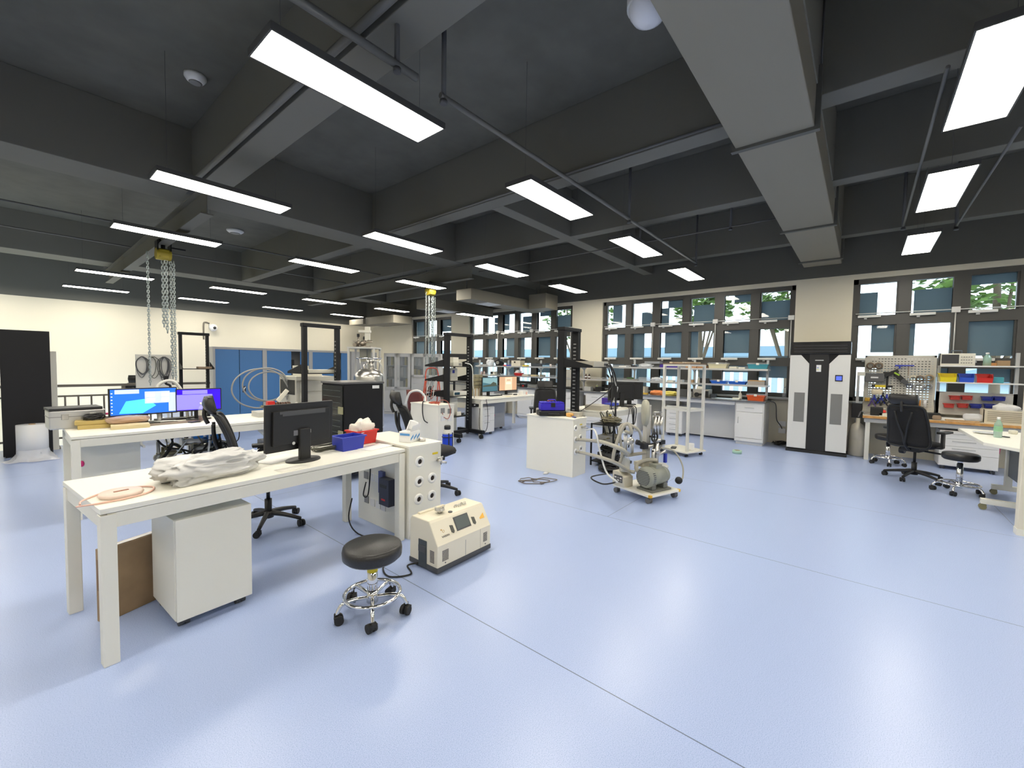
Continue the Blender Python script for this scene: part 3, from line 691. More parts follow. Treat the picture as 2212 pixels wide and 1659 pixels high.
# ---------------------------------------------------------------- console with cable ports beside the desk
CX, CY, CW = 2.155, 2.90, .345
def cport(px, py): q = PY(px, py, CY); return (q.x-CX, q.z, .047)
con1 = make_console('white service console with five round cable ports, at the right end of the nearest desk', (CX,CY,0), 0, CW, .80, .80,
    [cport(906,997), cport(905,1040), cport(933,1032), cport(904,1078), cport(932,1070)])
a = MB(); q = PY(940,979,CY); a.bx(q.x-CX-.03,q.x-CX+.03,-.0025,.001,q.z-.009,q.z+.009); build(a, 'yellow_label', YLABEL, con1)
a = MB(); q = PY(945,994,CY); vx, vz = q.x-CX, q.z
a.cyl((vx,0,vz),(vx,-.05,vz),.011); a.cyl((vx,-.05,vz-.02),(vx,-.05,vz+.03),.012); a.cyl((vx-.04,-.05,vz+.03),(vx+.02,-.05,vz+.036),.007); a.cyl((vx,-.05,vz-.01),(vx+.05,-.06,vz-.02),.011); a.cyl((vx,-.05,vz),(vx-.035,-.055,vz+.005),.009)
build(a, 'valve', STEEL, con1)
q = D_(934,1000,4.85); make_chair('black office chair behind the ported console, headrest showing right of the red bin', (q.x,q.y,0), radians(66), False)
def cside(px, py): q = PX(px, py, CX); return q.y-CY, q.z
for px, py, m_ in ((792,1026,GREY),(804,1030,None),(816,1034,None),(793,1078,GREY),(806,1085,None),(818,1090,None),(829,1095,None)):
    u, z = cside(px, py); socket(con1, 'x', u, z, .068, m_)
u0, z0 = cside(833,1080); u1, z1 = cside(854,1035)
a = MB(); a.bx(-.07,-.001,u1,u0,z0-.02,z1); cu = build(a, 'control_unit', mat('navy panel', (.03,.035,.06), .4), con1, .003)
a = MB(); a.bx(-.0715,-.069,u1+.05,u0-.04,z0+.025,z0+.04); build(a, 'red_readout', mat('red readout', (.35,.02,.02), .4, emit=.15), cu)
a = MB(); a.bx(-.0715,-.069,u1+.03,u0-.02,z1-.08,z1-.05); build(a, 'dark_readout', BLACK, cu)
a = MB(); a.bx(-.03,-.001,u0+.002,u0+.07,z0+.06,z1+.04); build(a, 'blue_cover', mat('slate blue', (.09,.11,.26), .5), con1)
# things on the console
p = P(878,958,.8)
t = thing('tissue_box', 'white and blue tissue box on top of the ported console', 'box', (p.x+.085,p.y+.07,.801), .35)
a = MB(); a.bx(-.075,.075,-.06,.06,0,.095); build(a, 'body', PAPER, t, .002)
a = MB()
for u in (-.05,.0,.05): a.prism([(u-.025,.02),(u+.02,.05),(u+.02,.07),(u-.025,.04)], -.0612, -.0598, 'y')
a.bx(-.0762,-.0748,-.05,.05,.06,.08); a.bx(.0748,.0762,-.05,.05,.02,.05); build(a, 'blue_print', mat('print blue', (.1,.3,.62), .5), t)
a = MB(); a.add([(-.07,-.05,.0955),(.07,-.05,.0955),(.055,-.075,.16),(-.06,-.07,.15),(-.07,-.05,.094),(.07,-.05,.094),(.055,-.078,.16),(-.06,-.073,.15)],[(0,1,2,3),(4,7,6,5),(2,6,7,3),(0,3,7,4),(1,5,6,2)]); build(a, 'open_flap', PAPER, t)
a = MB(); shell(a, lambda u,v: ((u-.5)*.11+.03*v, .02*sin(5*u)-.02*v, .08+v*.09+.02*sin(4*u)), 8, 6, .004); build(a, 'tissue', mat('tissue', (.85,.85,.84), .9), t)
p = P(912,953,.8); a = MB(); a.lathe([(.022,0),(.03,.002),(.03,.024),(.022,.026),(.022,0)], n=28, caps=False)
single(a, 'metal_ring', STEEL, 'small steel ring lying on top of the ported console', 'ring', (p.x,p.y,.8))
# ---------------------------------------------------------------- under the nearest desk
ped1 = make_pedestal('large white mobile pedestal under the nearest desk', .385, .43, .62, (.565,2.84,0), radians(3), 0, PANEL)
t = thing('cardboard_box', 'brown cardboard box standing under the nearest desk, behind its near leg', 'box', (.30,3.30,0), .36)
a = MB(); a.bx(0,.46,-.065,.0,0,.42); build(a, 'body', CARD, t, .003)
a = MB(); a.bx(.0,.46,-.052,-.013,.4195,.4225); build(a, 'packing_tape', mat('shiny tape', (.5,.4,.28), .15), t)
a = MB(); a.bx(-.001,.001,-.06,-.01,.18,.36); build(a, 'print', mat('card print', (.22,.14,.08), .8), t)
p = P(580,1133,0)
chair1 = make_chair('black office chair between the two white desks, headrest showing above the grey bag', (p.x,p.y,0), radians(74), True)
# power cord from the console socket to the leak detector
q = PX(795,1040,CX); q2 = P(880,1190,0)
cable('black power cord hanging from the console socket down to the floor', [(q.x-.02,q.y,q.z),(q.x-.06,q.y-.02,q.z-.11),(q.x-.05,q.y-.08,q.z-.10),(q.x-.04,q.y-.1,q.z+.1),(q.x-.03,q.y-.09,TH-.04)], .006, RUBBER)
cable('black mains lead running over the floor behind the stool to the leak detector', [(1.93,3.42,.30),(1.90,3.42,.12),(1.93,3.32,.009),(1.98,3.0,.009),(1.86,2.75,.009),(1.72,2.62,.009),(1.68,2.48,.009),(1.80,2.40,.009),(1.86,2.52,.009),(1.91,2.46,.03)], .006, RUBBER)
# ---------------------------------------------------------------- leak detector
LX, LY = 1.92, 2.255
t = thing('leak_detector', 'cream helium leak detector with tilted screen, on the floor beside the stool', 'instrument', (LX,LY,0), radians(1))
W_, D_, HF, HT = .56, .31, .205, .365
CRM = CREAM
a = MB(); prof = [(0,.045),(0,HF),(.085,HT-.015),(.10,HT),(D_-.02,HT),(D_,HT-.03),(D_,.045)]
a.prism(prof, 0, W_, 'x'); build(a, 'housing', CRM, t, .006)
a = MB(); a.prism([(-.004,.012),(-.004,.05),(D_+.004,.05),(D_+.004,.012)], -.004, W_+.004, 'x'); build(a, 'skirt', DGREY, t, .004)
for x in (.03,W_-.05):
    for y in (.03,D_-.05): a = MB(); a.bx(x,x+.03,y,y+.03,0,.014); build(a, 'foot', RUBBER, t)
a = MB(); a.bx(-.006,.002,.115,.205,.02,.215); h_ = build(a, 'carry_recess', mat('slate plastic', (.055,.065,.07), .5), t, .003)
a = MB(); a.bx(-.012,-.004,.12,.20,.125,.175); build(a, 'carry_handle', DGREY, h_, .003)
def vent(x0, x1, z0, z1, n, par, side=False):
    for k in range(n):
        z = z0+(z1-z0)*k/n; a = MB()
        if side: a.bx(-.0015,.001,x0,x1,z,z+(z1-z0)/n*.55)
        else: a.bx(x0,x1,-.0015,.001,z,z+(z1-z0)/n*.55)
        build(a, 'vent_slit', DGREY, par)
vent(.045,.105,.085,.165,9,t); vent(.475,.52,.09,.165,9,t); vent(.035,.08,.075,.165,9,t,True)
a = MB(); a.bx(.278,.281,-.0012,.001,.05,.17); build(a, 'panel_seam', GREY, t)
a = MB(); a.bx(.44,.442,-.001,.001,.05,HF); build(a, 'panel_seam', mat('cream seam', (.45,.41,.30), .5), t)
for x in (.075,.50): a = MB(); a.cyl((x,.001,.068),(x,-.002,.068),.005,n=12); build(a, 'screw', DGREY, t)
sl = math.atan2(HT-.015-HF, .085); SM = Matrix.Translation((0,0,HF)) @ Matrix.Rotation(sl,4,'X')
L_ = sqrt(.085**2+(HT-.015-HF)**2)
a = MB(SM); a.bx(.215,.365,L_*.30,L_*.92,-.001,.003); scr = build(a, 'display_bezel', DGREY, t, .001)
a = MB(SM); a.bx(.224,.356,L_*.36,L_*.87,.002,.004); build(a, 'display', mat('grey lcd', (.12,.14,.135), .2), scr)
for x in (.175,.405): a = MB(SM); a.prism([(x-.014,L_*.35),(x+.004,L_*.28),(x+.016,L_*.35),(x+.014,L_*.62),(x-.014,L_*.66)], -.001, .004); build(a, 'button', mat('dark olive', (.08,.08,.065), .4), t)
a = MB(SM); a.prism([(.475,L_*.42),(.525,L_*.42),(.525,L_*.66),(.475,L_*.50)], -.001, .0015); build(a, 'orange_badge', mat('orange badge', (.85,.45,.06), .5), t)
text('VARIAN', .021, DGREY, t, SM @ Vector((.10,L_*.30,.002)), (sl,0,0))
a = MB(SM); a.lathe([(.006,0),(.006,.002)], (.078,L_*.60,0), 14); a.torus((.092,L_*.52,.001), .009, .0012, 16); build(a, 'emblem', mat('amber print', (.6,.38,.12), .5), t)
a = MB(); fx, fy = .17,.17
a.cyl((fx,fy,HT),(fx,fy,HT+.025),.018); a.cyl((fx,fy,HT+.022),(fx,fy,HT+.03),.036,n=20)
for k in range(3): q = 2.1*k; a.cyl((fx+.034*cos(q),fy+.034*sin(q),HT+.018),(fx+.034*cos(q),fy+.034*sin(q),HT+.042),.008)
build(a, 'test_port_clamp', STEEL, t)
a = MB(); a.cyl((.235,.125,HT),(.235,.125,HT+.006),.017,n=18); build(a, 'port_plug', DGREY, t)
a = MB(); a.bx(.05,.30,.255,.285,HT-.001,HT+.012); build(a, 'rear_ledge', CRM, t, .003)
a = MB(); rnd = random.Random(5)
for k in range(7): x = .335+.018*k; y = .175+.012*sin(k*2.2); a.torus((x,y,HT+.008+.003*(k%2)), .012, .003, 12, 'z' if k%2 else 'y', 6)
single(a, 'metal_clip_chain', STEEL, 'short string of metal clips lying on the leak detector', 'clips', (LX,LY,0), radians(1))
# ---------------------------------------------------------------- stool
p = P(803,1297,0)
stool1 = make_stool('black round stool with chrome foot ring, nearest to the viewer', (1.375,2.205,0), .42, radians(22), .172, .205, True)
# ---------------------------------------------------------------- far side of the room: tall black cabinet, film roll
t = thing('black_cabinet', 'tall plain black cabinet at the left edge of the view', 'cabinet', (-.05,9.68,0), 0)
a = MB(); a.bx(0,.50,0,.30,.02,1.9); build(a, 'body', BLKM, t, .004)
a = MB(); a.bx(.02,.48,.02,.28,0,.02); build(a, 'plinth', BLACK, t)
a = MB(); a.bx(.005,.495,-.012,0,.05,1.885); dr = build(a, 'door', BLKM, t, .003)
t = thing('standing_board', 'narrow pale grey panel standing right of the tall black cabinet', 'panel', (.46,10.05,0), 0)
a = MB(); a.bx(0,.075,0,.28,0,1.6); build(a, 'board', PANEL, t, .003); a = MB(); a.bx(-.02,.095,.02,.26,0,.03); build(a, 'foot', GREY, t)
p = P(72,993,0)
t = thing('film_roll', 'roll of clear plastic film standing on the floor before the black cabinet', 'roll', (p.x,p.y,0), 0)
a = MB(); a.lathe([(.035,.02),(.16,.02),(.16,.52),(.035,.52)], n=28, caps=False); build(a, 'film', FROST, t)
a = MB(); a.lathe([(.035,.0),(.035,.53),(.028,.53),(.028,0)], n=18); build(a, 'core', CARD, t)
a = MB(); rnd = random.Random(2); n = 26; vs = []; fs = []
for j, (r, z) in enumerate(((.162,.16),(.168,.10),(.19,.05),(.24,.012),(.27,.006))):
    for k in range(n):
        q = 2*pi*k/n; w = 1+(.16*sin(3*q+j)+.1*sin(7*q))*(j/4); vs.append((r*w*cos(q), r*w*sin(q), z*(1+.5*sin(5*q)*(j in (2,3)))+.002))
for j in range(4):
    for k in range(n): fs.append((j*n+k,j*n+(k+1)%n,(j+1)*n+(k+1)%n,(j+1)*n+k))
a.add(vs, fs, True); build(a, 'loose_film', mat('clear film wrap', (.85,.86,.88), .2, alpha=.5), t)
# ================================================================ LEFT AND BACK OF THE ROOM
def D(px, py, d): return CAMP+ray(px, py)*d
hoist(352, 515, 1.72, 'yellow chain hoist hanging from the left ceiling beam, chains reaching the lit monitors',
      [(-.2,.02,3.2,1.08,.0062),(0,.05,3.1,2.05,.008),(.03,-.02,3.1,1.95,.008),(.1,.03,3.15,1.18,.0075),(.13,-.02,3.1,1.16,.006)], 1.12)
hoist(930, 628, 6.62, 'yellow chain hoist in the middle of the room, beside the ventilation boxes',
      [(-.10,.04,3.2,.95,.0062),(0,.05,3.1,2.0,.010),(.03,-.02,3.1,1.6,.009),(.09,.0,3.15,.95,.007),(.17,.03,3.1,1.1,.006),(-.05,.0,3.1,1.0,.006)], .85)
# ---------------------------------------------------------------- stair railing and what stands before it
RAILM = mat('bronze grey rail', (.20,.18,.15), .35, .6)
t = thing('railing', 'bronze grey railing with thin balusters before the cream back wall', 'railing', (0,10.44,0), 0)
a = MB(); a.bx(XL+.2,2.72,-.025,.025,1.0,1.045); build(a, 'top_rail', RAILM, t, .004)
a = MB(); a.bx(XL+.2,2.72,-.015,.015,.83,.86); build(a, 'middle_rail', RAILM, t)
a = MB(); a.bx(XL+.2,2.72,-.015,.015,.12,.15); build(a, 'bottom_rail', RAILM, t)
for x in (-1.6,.1,1.38,2.68): a = MB(); a.bx(x-.025,x+.025,-.025,.025,.0,1.0); build(a, 'post', RAILM, t)
x = -.8
while x < 2.6:
    if min(abs(x-q) for q in (.1,1.38)) > .06: a = MB(); a.bx(x-.012,x+.012,-.012,.012,.15,.83); build(a, 'baluster', RAILM, t)
    x += .16
# cable board
p0 = PY(293,800,9.5); p1 = PY(371,800,9.5); zt = PY(330,766,9.5).z; zb = PY(330,838,9.5).z
t = thing('cable_board', 'pale grey board with hanging looped cables, behind the left lit monitor', 'board', (p0.x,9.5,0), 0)
bw = p1.x-p0.x
a = MB(); a.bx(0,bw,0,.02,zb,zt); build(a, 'panel', mat('pale grey board', (.56,.55,.50), .6), t, .003)
for x in (.04, bw-.07): a = MB(); a.bx(x,x+.03,.02,.05,0,zt-.05); a.bx(x,x+.03,-.2,.25,0,.03); build(a, 'leg', LGREY, t)
rnd = random.Random(9)
for k, (u, n, m_) in enumerate(((.18,4,DGREY),(.47,2,mat('olive grey cable', (.10,.10,.075), .5)),(.78,5,DGREY))):
    a = MB(); a.cyl((u*bw,0,zt-.05),(u*bw,-.05,zt-.05),.006)
    for q in range(n):
        w = rnd.uniform(.04,.09); h = rnd.uniform(.28,.46); x = u*bw+rnd.uniform(-.02,.02)
        a.tube([(x-w*.2,-.03,zt-.045),(x-w,-.025,zt-.12),(x-w*.9,-.025,zt-.05-h*.7),(x,-.025,zt-.05-h),(x+w*.9,-.025,zt-.05-h*.7),(x+w,-.03,zt-.12),(x+w*.2,-.035,zt-.045)], .0055, 6, True, 4)
    build(a, 'cable_loop', m_, t)
p = D(303, 900, 8.4); make_chair('black office chair standing behind the left lit monitor, before the railing', (p.x,p.y,0), radians(170), True)
# security camera on the back wall
p = PY(456,706,YB)
t = thing('security_camera', 'small white dome security camera high on the cream back wall', 'camera', (p.x,YB,p.z), 0)
a = MB(); a.bx(-.07,.03,-.06,0,-.05,.09); build(a, 'bracket', mat('white plastic'), t, .01)
a = MB(); a.sphere((.02,-.15,-.03), .12); build(a, 'camera_ball', mat('white plastic'), t)
a = MB(); a.sphere((.03,-.24,-.04), .05); build(a, 'lens', BLACK, t)
a = MB(); a.tube([(-.05,-.02,.10),(-.16,-.02,.13),(-.21,-.02,.05),(-.21,-.02,-.42)], .022, 8); build(a, 'conduit', RAILM, t)
# ---------------------------------------------------------------- blue steel cabinets along the back
CB = mat('blue steel', (.07,.21,.47), .45); CF = mat('grey steel frame', (.46,.46,.45), .5)
YC = 10.75
xs = [PY(x, 850, YC).x for x in (461, 573, 672, 757)]; ZC = 1.79
LB = ('left one, with a black and white latch plate', 'middle one, half hidden behind the instruments', 'right one, seen through the open black rack')
for k in range(3):
    x0, x1 = xs[k], xs[k+1]; w = x1-x0
    t = thing('steel_cabinet', 'grey steel cabinet with blue doors, '+LB[k], 'cabinet', (x0,YC,0), 0, None)
    a = MB(); a.bx(0,.045,0,.42,.0,ZC); a.bx(w-.045,w,0,.42,0,ZC); a.bx(.045,w-.045,0,.42,ZC-.05,ZC); a.bx(.045,w-.045,0,.42,0,.09); a.bx(.045,w-.045,.40,.42,.09,ZC-.05); build(a, 'carcass', CF, t, .002)
    a = MB(); a.bx(.05,w-.05,.05,.38,.9,.92); a.bx(.05,w-.05,.05,.38,1.3,1.32); build(a, 'shelf', CF, t)
    g = (.49,.515) if k == 0 else (.56,.76)
    for q, (u0, u1) in enumerate(((.045/w,g[0]),(g[1] if k else .50,1-.045/w))):
        a = MB(); a.bx(u0*w+.002,u1*w-.002,.008+.012*q,.022+.012*q,.092,ZC-.052); dr = build(a, 'sliding_door', CB, t, .002)
        if k == 0 and q == 1: a = MB(); a.bx(u0*w+.05,u0*w+.115,.012,.021,.78,.92); lp = build(a, 'latch_plate', BLACK, dr); a = MB(); a.box((u0*w+.082,.010,.86),(.02,.006,.10),ry=.5); build(a, 'latch', PAPER, lp)
# stored things seen in the gap of the cabinets
for k, gx in ((1,.62),(2,.66)):
    single(MB().bx(-.05,.05,0,.2,0,.22), 'black_box', BLACK, 'black box inside the %s blue cabinet, seen in the door gap' % ('middle' if k == 1 else 'right'), 'box', (xs[k]+(xs[k+1]-xs[k])*gx,YC+.12,1.3205), 0, bevel=.004)
# grey cabinet between the blue ones and the glass ones
t = thing('steel_cabinet', 'plain light grey steel cabinet behind the dewar', 'cabinet', (xs[3]+.02,YC,0), 0)
a = MB(); a.bx(0,.80,.012,.42,0,ZC); build(a, 'carcass', CF, t, .003); a = MB()
for q in (0,1): a = MB(); a.bx(.01+.39*q,.395+.39*q,0,.012,.08,ZC-.02); build(a, 'door', CF, t, .002)
# ---------------------------------------------------------------- grey cabinets with glass doors (set at an angle)
GCM = mat('pale grey steel', (.60,.60,.575), .5); CGL = mat('cabinet glass', (.5,.55,.56), .05, alpha=.22)
RZ = math.atan2(RT.y, RT.x)
p = P(829,894,0)
BKC = [mat('binder %d' % i, c, .6) for i, c in enumerate(((.55,.52,.46),(.35,.37,.38),(.6,.6,.58),(.25,.2,.16),(.5,.42,.12)))]
def glasscab(label, off, w, low):
    o = Vector((p.x,p.y,0))+Vector((RT.x,RT.y,0)).normalized()*off
    t = thing('glass_cabinet', label, 'cabinet', o, RZ); H = 1.78; zl = .74 if low == 'doors' else 1.10
    a = MB(); a.bx(0,.02,.0,.40,0,H); a.bx(w-.02,w,0,.40,0,H); a.bx(.02,w-.02,0,.4,H-.03,H); a.bx(.02,w-.02,.38,.4,0,H-.03); a.bx(.02,w-.02,0,.38,0,.06); a.bx(.02,w-.02,0,.38,zl-.03,zl); a.bx(w/2-.012,w/2+.012,0,.03,zl,H-.03); build(a, 'carcass', GCM, t, .002)
    zs = [zl+(H-zl)*k/(3 if low == 'doors' else 2) for k in range(4 if low == 'doors' else 3)]
    for z in zs[1:-1]: a = MB(); a.bx(.022,w-.022,.06,.375,z-.01,z); build(a, 'shelf', GCM, t)
    for q in (0,1):
        x0, x1 = (.004+q*w/2, w/2-.003+q*w/2); fr_ = .075
        a = MB(); a.bx(x0,x0+fr_,-.016,-.002,zl,H-.004); a.bx(x1-fr_,x1,-.016,-.002,zl,H-.004); a.bx(x0,x1,-.016,-.002,H-.10,H-.004); a.bx(x0,x1,-.016,-.002,zl,zl+.06); dr = build(a, 'glass_door', GCM, t, .002)
        a = MB(); a.bx(x0+fr_,x1-fr_,-.011,-.007,zl+.06,H-.10); build(a, 'glass', CGL, dr)
        if q: a = MB(); a.box((x0+.03,-.026,zl+.3),(.014,.02,.07)); build(a, 'handle', LGREY, dr)
        if low == 'doors':
            a = MB(); a.bx(x0,x1,-.016,-.002,.07,zl-.035); d2 = build(a, 'door', GCM, t, .002)
            a = MB(); a.bx(x1-.05 if not q else x0+.03,x1-.035 if not q else x0+.045,-.03,-.015,.40,.56); build(a, 'handle', LGREY, d2)
    if low != 'doors':
        z = zl-.035
        for k in range(4): h = .17 if k < 3 else .46; a = MB(); a.bx(.006,w-.006,-.016,-.002,z-h+.006,z); d2 = build(a, 'drawer', GCM, t, .002); a = MB(); a.bx(w*.36,w*.64,-.028,-.015,z-h*.5,z-h*.5+.014); build(a, 'handle', LGREY, d2); z -= h
    rnd = random.Random(int(off*9)+3); R_ = Matrix.Rotation(RZ,4,'Z')
    for i, z in enumerate(zs[:-1]):
        x = .05
        while x < w-.12:
            bw = rnd.uniform(.04,.085); bh = rnd.uniform(.22,.31)*(1 if low == 'doors' else .9)
            if abs(x+bw/2-w/2) > .07 and rnd.random() < .8:
                single(MB().bx(0,bw*.93,0,.22,0,bh), 'binder', rnd.choice(BKC) if not (low != 'doors' and i == 0) else BKC[4], 'file binder standing behind the glass doors of the %s cabinet' % ('left glass' if low == 'doors' else 'right glass'), 'binder', o+R_ @ Vector((x,.12,z)), RZ, 'binders in the %s cabinet' % ('left glass' if low == 'doors' else 'right glass'))
            x += bw
glasscab('pale grey cabinet with tall glass doors over closed doors, left of the pair', 0, .78, 'doors')
glasscab('pale grey cabinet with short glass doors over drawers, right of the pair', .80, .86, 'drawers')
# ---------------------------------------------------------------- steel frame with valves, dewar
q = D(786, 800, 9.9); zt = D(786,750,9.9).z
t = thing('steel_stand', 'tall pale steel frame carrying a valve assembly on top, behind the dewar', 'frame', (q.x,q.y,0), RZ)
FRM = mat('pale frame', (.58,.57,.52), .5)
for x in (-.31,.27):
    for y in (-.2,.25): a = MB(); a.bx(x,x+.04,y,y+.04,0,zt-.04); build(a, 'post', FRM, t)
a = MB(); a.bx(-.32,.32,-.21,.30,zt-.04,zt); build(a, 'top_plate', FRM, t, .003)
a = MB(); a.bx(-.10,.06,0,.12,zt-.34,zt-.04); a.bx(.10,.15,.0,.08,zt-.6,zt-.04); build(a, 'control_box', mat('olive grey', (.30,.29,.23), .5), t)
a = MB(); a.cyl((.02,.04,zt),(.02,.04,zt+.03),.13); a.cyl((.0,.04,zt+.03),(.0,.04,zt+.2),.03); a.cyl((-.13,.0,zt),(-.13,.0,zt+.26),.02); a.sphere((-.13,0,zt+.1),.05)
a.cyl((-.22,.02,zt+.1),(.2,.02,zt+.12),.014); a.sphere((-.04,0,zt+.09),.06); a.cyl((-.2,-.05,zt+.05),(-.2,.1,zt+.05),.045); a.torus((.14,.0,zt+.16),.05,.008); a.torus((-.2,0,zt+.13),.05,.008)
build(a, 'valve_assembly', mat('bronze steel', (.33,.29,.24), .3, .9), t)
a = MB(); a.cyl((-.13,0,zt+.24),(-.13,0,zt+.31),.03); a.cyl((.0,.04,zt+.18),(.0,.04,zt+.25),.032); build(a, 'valve_knob', BLACK, t)
a = MB(); a.bx(.02,.12,.0,.1,zt+.16,zt+.48); a.bx(-.12,.14,-.02,.1,zt+.34,zt+.40); build(a, 'sensor_head', mat('ivory', (.72,.70,.60), .5), t)
q = D(797, 850, 9.0); sh = D(797,802,9.0).z; rg = D(797,774,9.0).z
t = thing('dewar', 'shiny steel liquid gas dewar with a ring handle, behind the black server cabinet', 'dewar', (q.x,q.y,0), RZ)
a = MB(); a.lathe([(.26,.10),(.305,.14),(.305,sh-.12),(.29,sh-.06),(.20,sh+.02),(.10,sh+.06),(0,sh+.06)], n=36); build(a, 'tank', STEEL, t)
for k in range(4): q_ = pi/2*k+.5; caster(t, .25*cos(q_), .25*sin(q_), .05)
a = MB(); a.torus((0,0,rg),.25,.014,36); build(a, 'ring_handle', CHROME, t)
for k in range(3): q_ = 2.1*k; a = MB(); a.cyl((.2*cos(q_),.2*sin(q_),sh),(.25*cos(q_),.25*sin(q_),rg),.012); build(a, 'handle_strut', STEEL, t)
a = MB(); a.cyl((.06,0,sh+.04),(.06,0,sh+.2),.045); a.cyl((.06,0,sh+.2),(.06,0,sh+.24),.06); a.cyl((-.1,0,sh+.03),(-.1,0,sh+.15),.03); a.sphere((-.02,0,sh+.2),.04); build(a, 'neck_valves', STEEL, t)
a = MB(); a.tube([(.1,0,sh+.22),(.22,0,sh+.2),(.31,-.02,sh),(.33,-.02,sh-.4),(.33,0,.5)], .012, 6); build(a, 'hose', mat('white hose', (.66,.66,.62), .4), t)
# ---------------------------------------------------------------- black server cabinet
SXX, SY = 2.68, 4.93; sw = 4.93*3.08/4.70-2.68
t = thing('server_cabinet', 'black server cabinet with mesh door, behind the desk with the red bin', 'cabinet', (SXX,SY,0), 0)
a = MB(); a.bx(0,sw,0,.56,.07,1.22); build(a, 'body', BLKM, t, .006)
a = MB(); a.bx(-.02,sw+.012,-.012,.57,1.222,1.25); build(a, 'lid', mat('satin grey', (.10,.10,.10), .3), t, .006)
a = MB(); a.bx(-.016,-.001,.02,.54,.10,1.2); dr = build(a, 'mesh_door', mat('smoked door', (.008,.010,.010), .25), t)
for k in range(14): z = .16+.075*k; a = MB(); a.bx(-.02,-.015,.06,.50,z,z+.006); build(a, 'mesh_bar', mat('door bar', (.07,.085,.075), .4), dr)
for z in (.85,.55): a = MB(); a.bx(-.03,-.015,.0,.1,z,z+.09); build(a, 'door_latch', mat('olive latch', (.3,.29,.16), .5), dr)
a = MB(); a.bx(sw-.16,sw-.06,-.003,.001,1.16,1.20); build(a, 'white_label', PAPER, t)
for x in (.06,sw-.06):
    for y in (.06,.5): caster(t, x, y, .03)
# ---------------------------------------------------------------- open relay racks (two posts in a row, deep uprights)
def rack(label, c, u, w, H, shelves=(), pw=.06, pd=.08, foot=(-.35,.35), low=None):
    """c: middle of the rack on the floor, u: angle of the row of posts"""
    t = thing('open_rack', label, 'rack', (c[0],c[1],0), u); zf = .10
    for s in (-1,1):
        x = s*(w/2-pw/2); a = MB(); a.bx(x-pw/2,x+pw/2,-pd/2,pd/2,zf+.07,H-.002)
        po = build(a, 'post', BLKM, t, .004)
        if low: a = MB(); a.bx(x-pw*.75,x+pw*.75,-pd*.8,pd*.8,zf+.07,low); build(a, 'post_sleeve', BLKM, po, .004)
        for k in range(26):
            z = .35+(H-.5)*k/26
            if k % 1 == 0: a = MB(); a.bx(x-s*pw/2-s*.0015-.001,x-s*pw/2-s*.0015+.001,-pd*.2,pd*.2,z,z+.018); build(a, 'screw_slot', mat('slot grey', (.30,.30,.28), .4), po)
        a = MB(); a.bx(x-pw/2-.005,x+pw/2+.005,foot[0],foot[1],zf,zf+.07); build(a, 'foot', BLKM, t, .004)
        for y in (foot[0]+.05,foot[1]-.05): caster(t, x, y, .04, RUBBER)
    a = MB(); a.bx(-w/2-.01,w/2+.01,-pd/2-.01,pd/2+.01,H-.002,H+.05); build(a, 'top_beam', BLKM, t, .006)
    a = MB(); a.bx(-w/2+pw,w/2-pw,-.04,.04,zf+.005,zf+.065); build(a, 'bottom_beam', BLKM, t)
    for z, y0, y1 in shelves:
        a = MB(); a.bx(-w/2+.01,w/2-.01,y0,y1,z-.012,z); sh_ = build(a, 'shelf', BLKM, t)
        for s in (-1,1):
            x = s*(w/2-pw*.5); far = y0 if abs(y0) > abs(y1) else y1; near = -pd/2 if far < 0 else pd/2
            a = MB(); a.prism([(near,z-.012),(far,z-.012),(far,z+.02),(near,z+.13)], x-.004+s*.034, x+.004+s*.034, 'x'); build(a, 'bracket', BLKM, sh_)
    return t
# near one behind the server cabinet, far one before the railing
q0 = PY(657,700,6.4); q1 = PY(728,700,6.4); zs_ = PY(690,806,6.4).z
rack('open black rack with a cantilever shelf, behind the server cabinet', ((q0.x+q1.x)/2,6.4), 0, q1.x-q0.x+.06, 2.02, [(zs_,-.05,.5)], low=.88)
q0 = PY(389,722,10.1); q1 = PY(447,722,10.1); zf_ = PY(420,796,10.1).z
rack('slim open black rack before the cream wall, above the right lit monitor', ((q0.x+q1.x)/2,10.1), 0, q1.x-q0.x+.05, 1.98, [(zf_,-.3,.05)], pw=.05, pd=.06)
carton('small brown device lying on the shelf of the slim black rack', ((q0.x+q1.x)/2+.12,9.86,zf_), .1, .22, .12, .04, mat('brown metal', (.30,.22,.15), .5), 'device', 'device')
cx_ = (PY(657,700,6.4).x+PY(728,700,6.4).x)/2
carton('flat white instrument on the shelf of the rack behind the server cabinet', (cx_+.06,6.5,zs_), 0, .42, .3, .05, mat('ivory'), 'instrument', 'instrument')
carton('small white power supply at the left end of the rack shelf', (cx_-.2,6.55,zs_), 0, .16, .2, .11, mat('ivory'), 'power_supply', 'instrument')
# ---------------------------------------------------------------- beige instrument cabinet with hose loops
YI = 7.0; x0 = PY(640,850,YI).x; x1 = PY(722,850,YI).x; zi = PY(680,813,YI).z
t = thing('instrument_cabinet', 'beige instrument cabinet with open side and cables, left of the server cabinet', 'instrument', (x0,YI,0), 0)
w = x1-x0
a = MB(); a.bx(0,w,0,.65,.08,zi); build(a, 'body', BEIGE, t, .006)
for k, (z0, z1) in enumerate(((.62,.80),(.81,1.0),(1.01,zi-.07))): a = MB(); a.bx(.05,w-.03,-.012,0,z0,z1); build(a, 'front_module', mat('ivory module', (.58,.56,.47), .5), t, .003)
a = MB(); a.bx(-.006,.0,.05,.6,zi-.3,zi-.06); build(a, 'side_opening', BLACK, t)
for x in (.05,w-.05):
    for y in (.05,.6): caster(t, x, y, .035)
carton('flat ivory instrument on top of the beige cabinet', (x0+w*.5,YI+.15,zi), 0, .36, .3, .07, mat('ivory'), 'instrument', 'instrument')
GH = mat('grey tubing', (.36,.36,.34), .5)
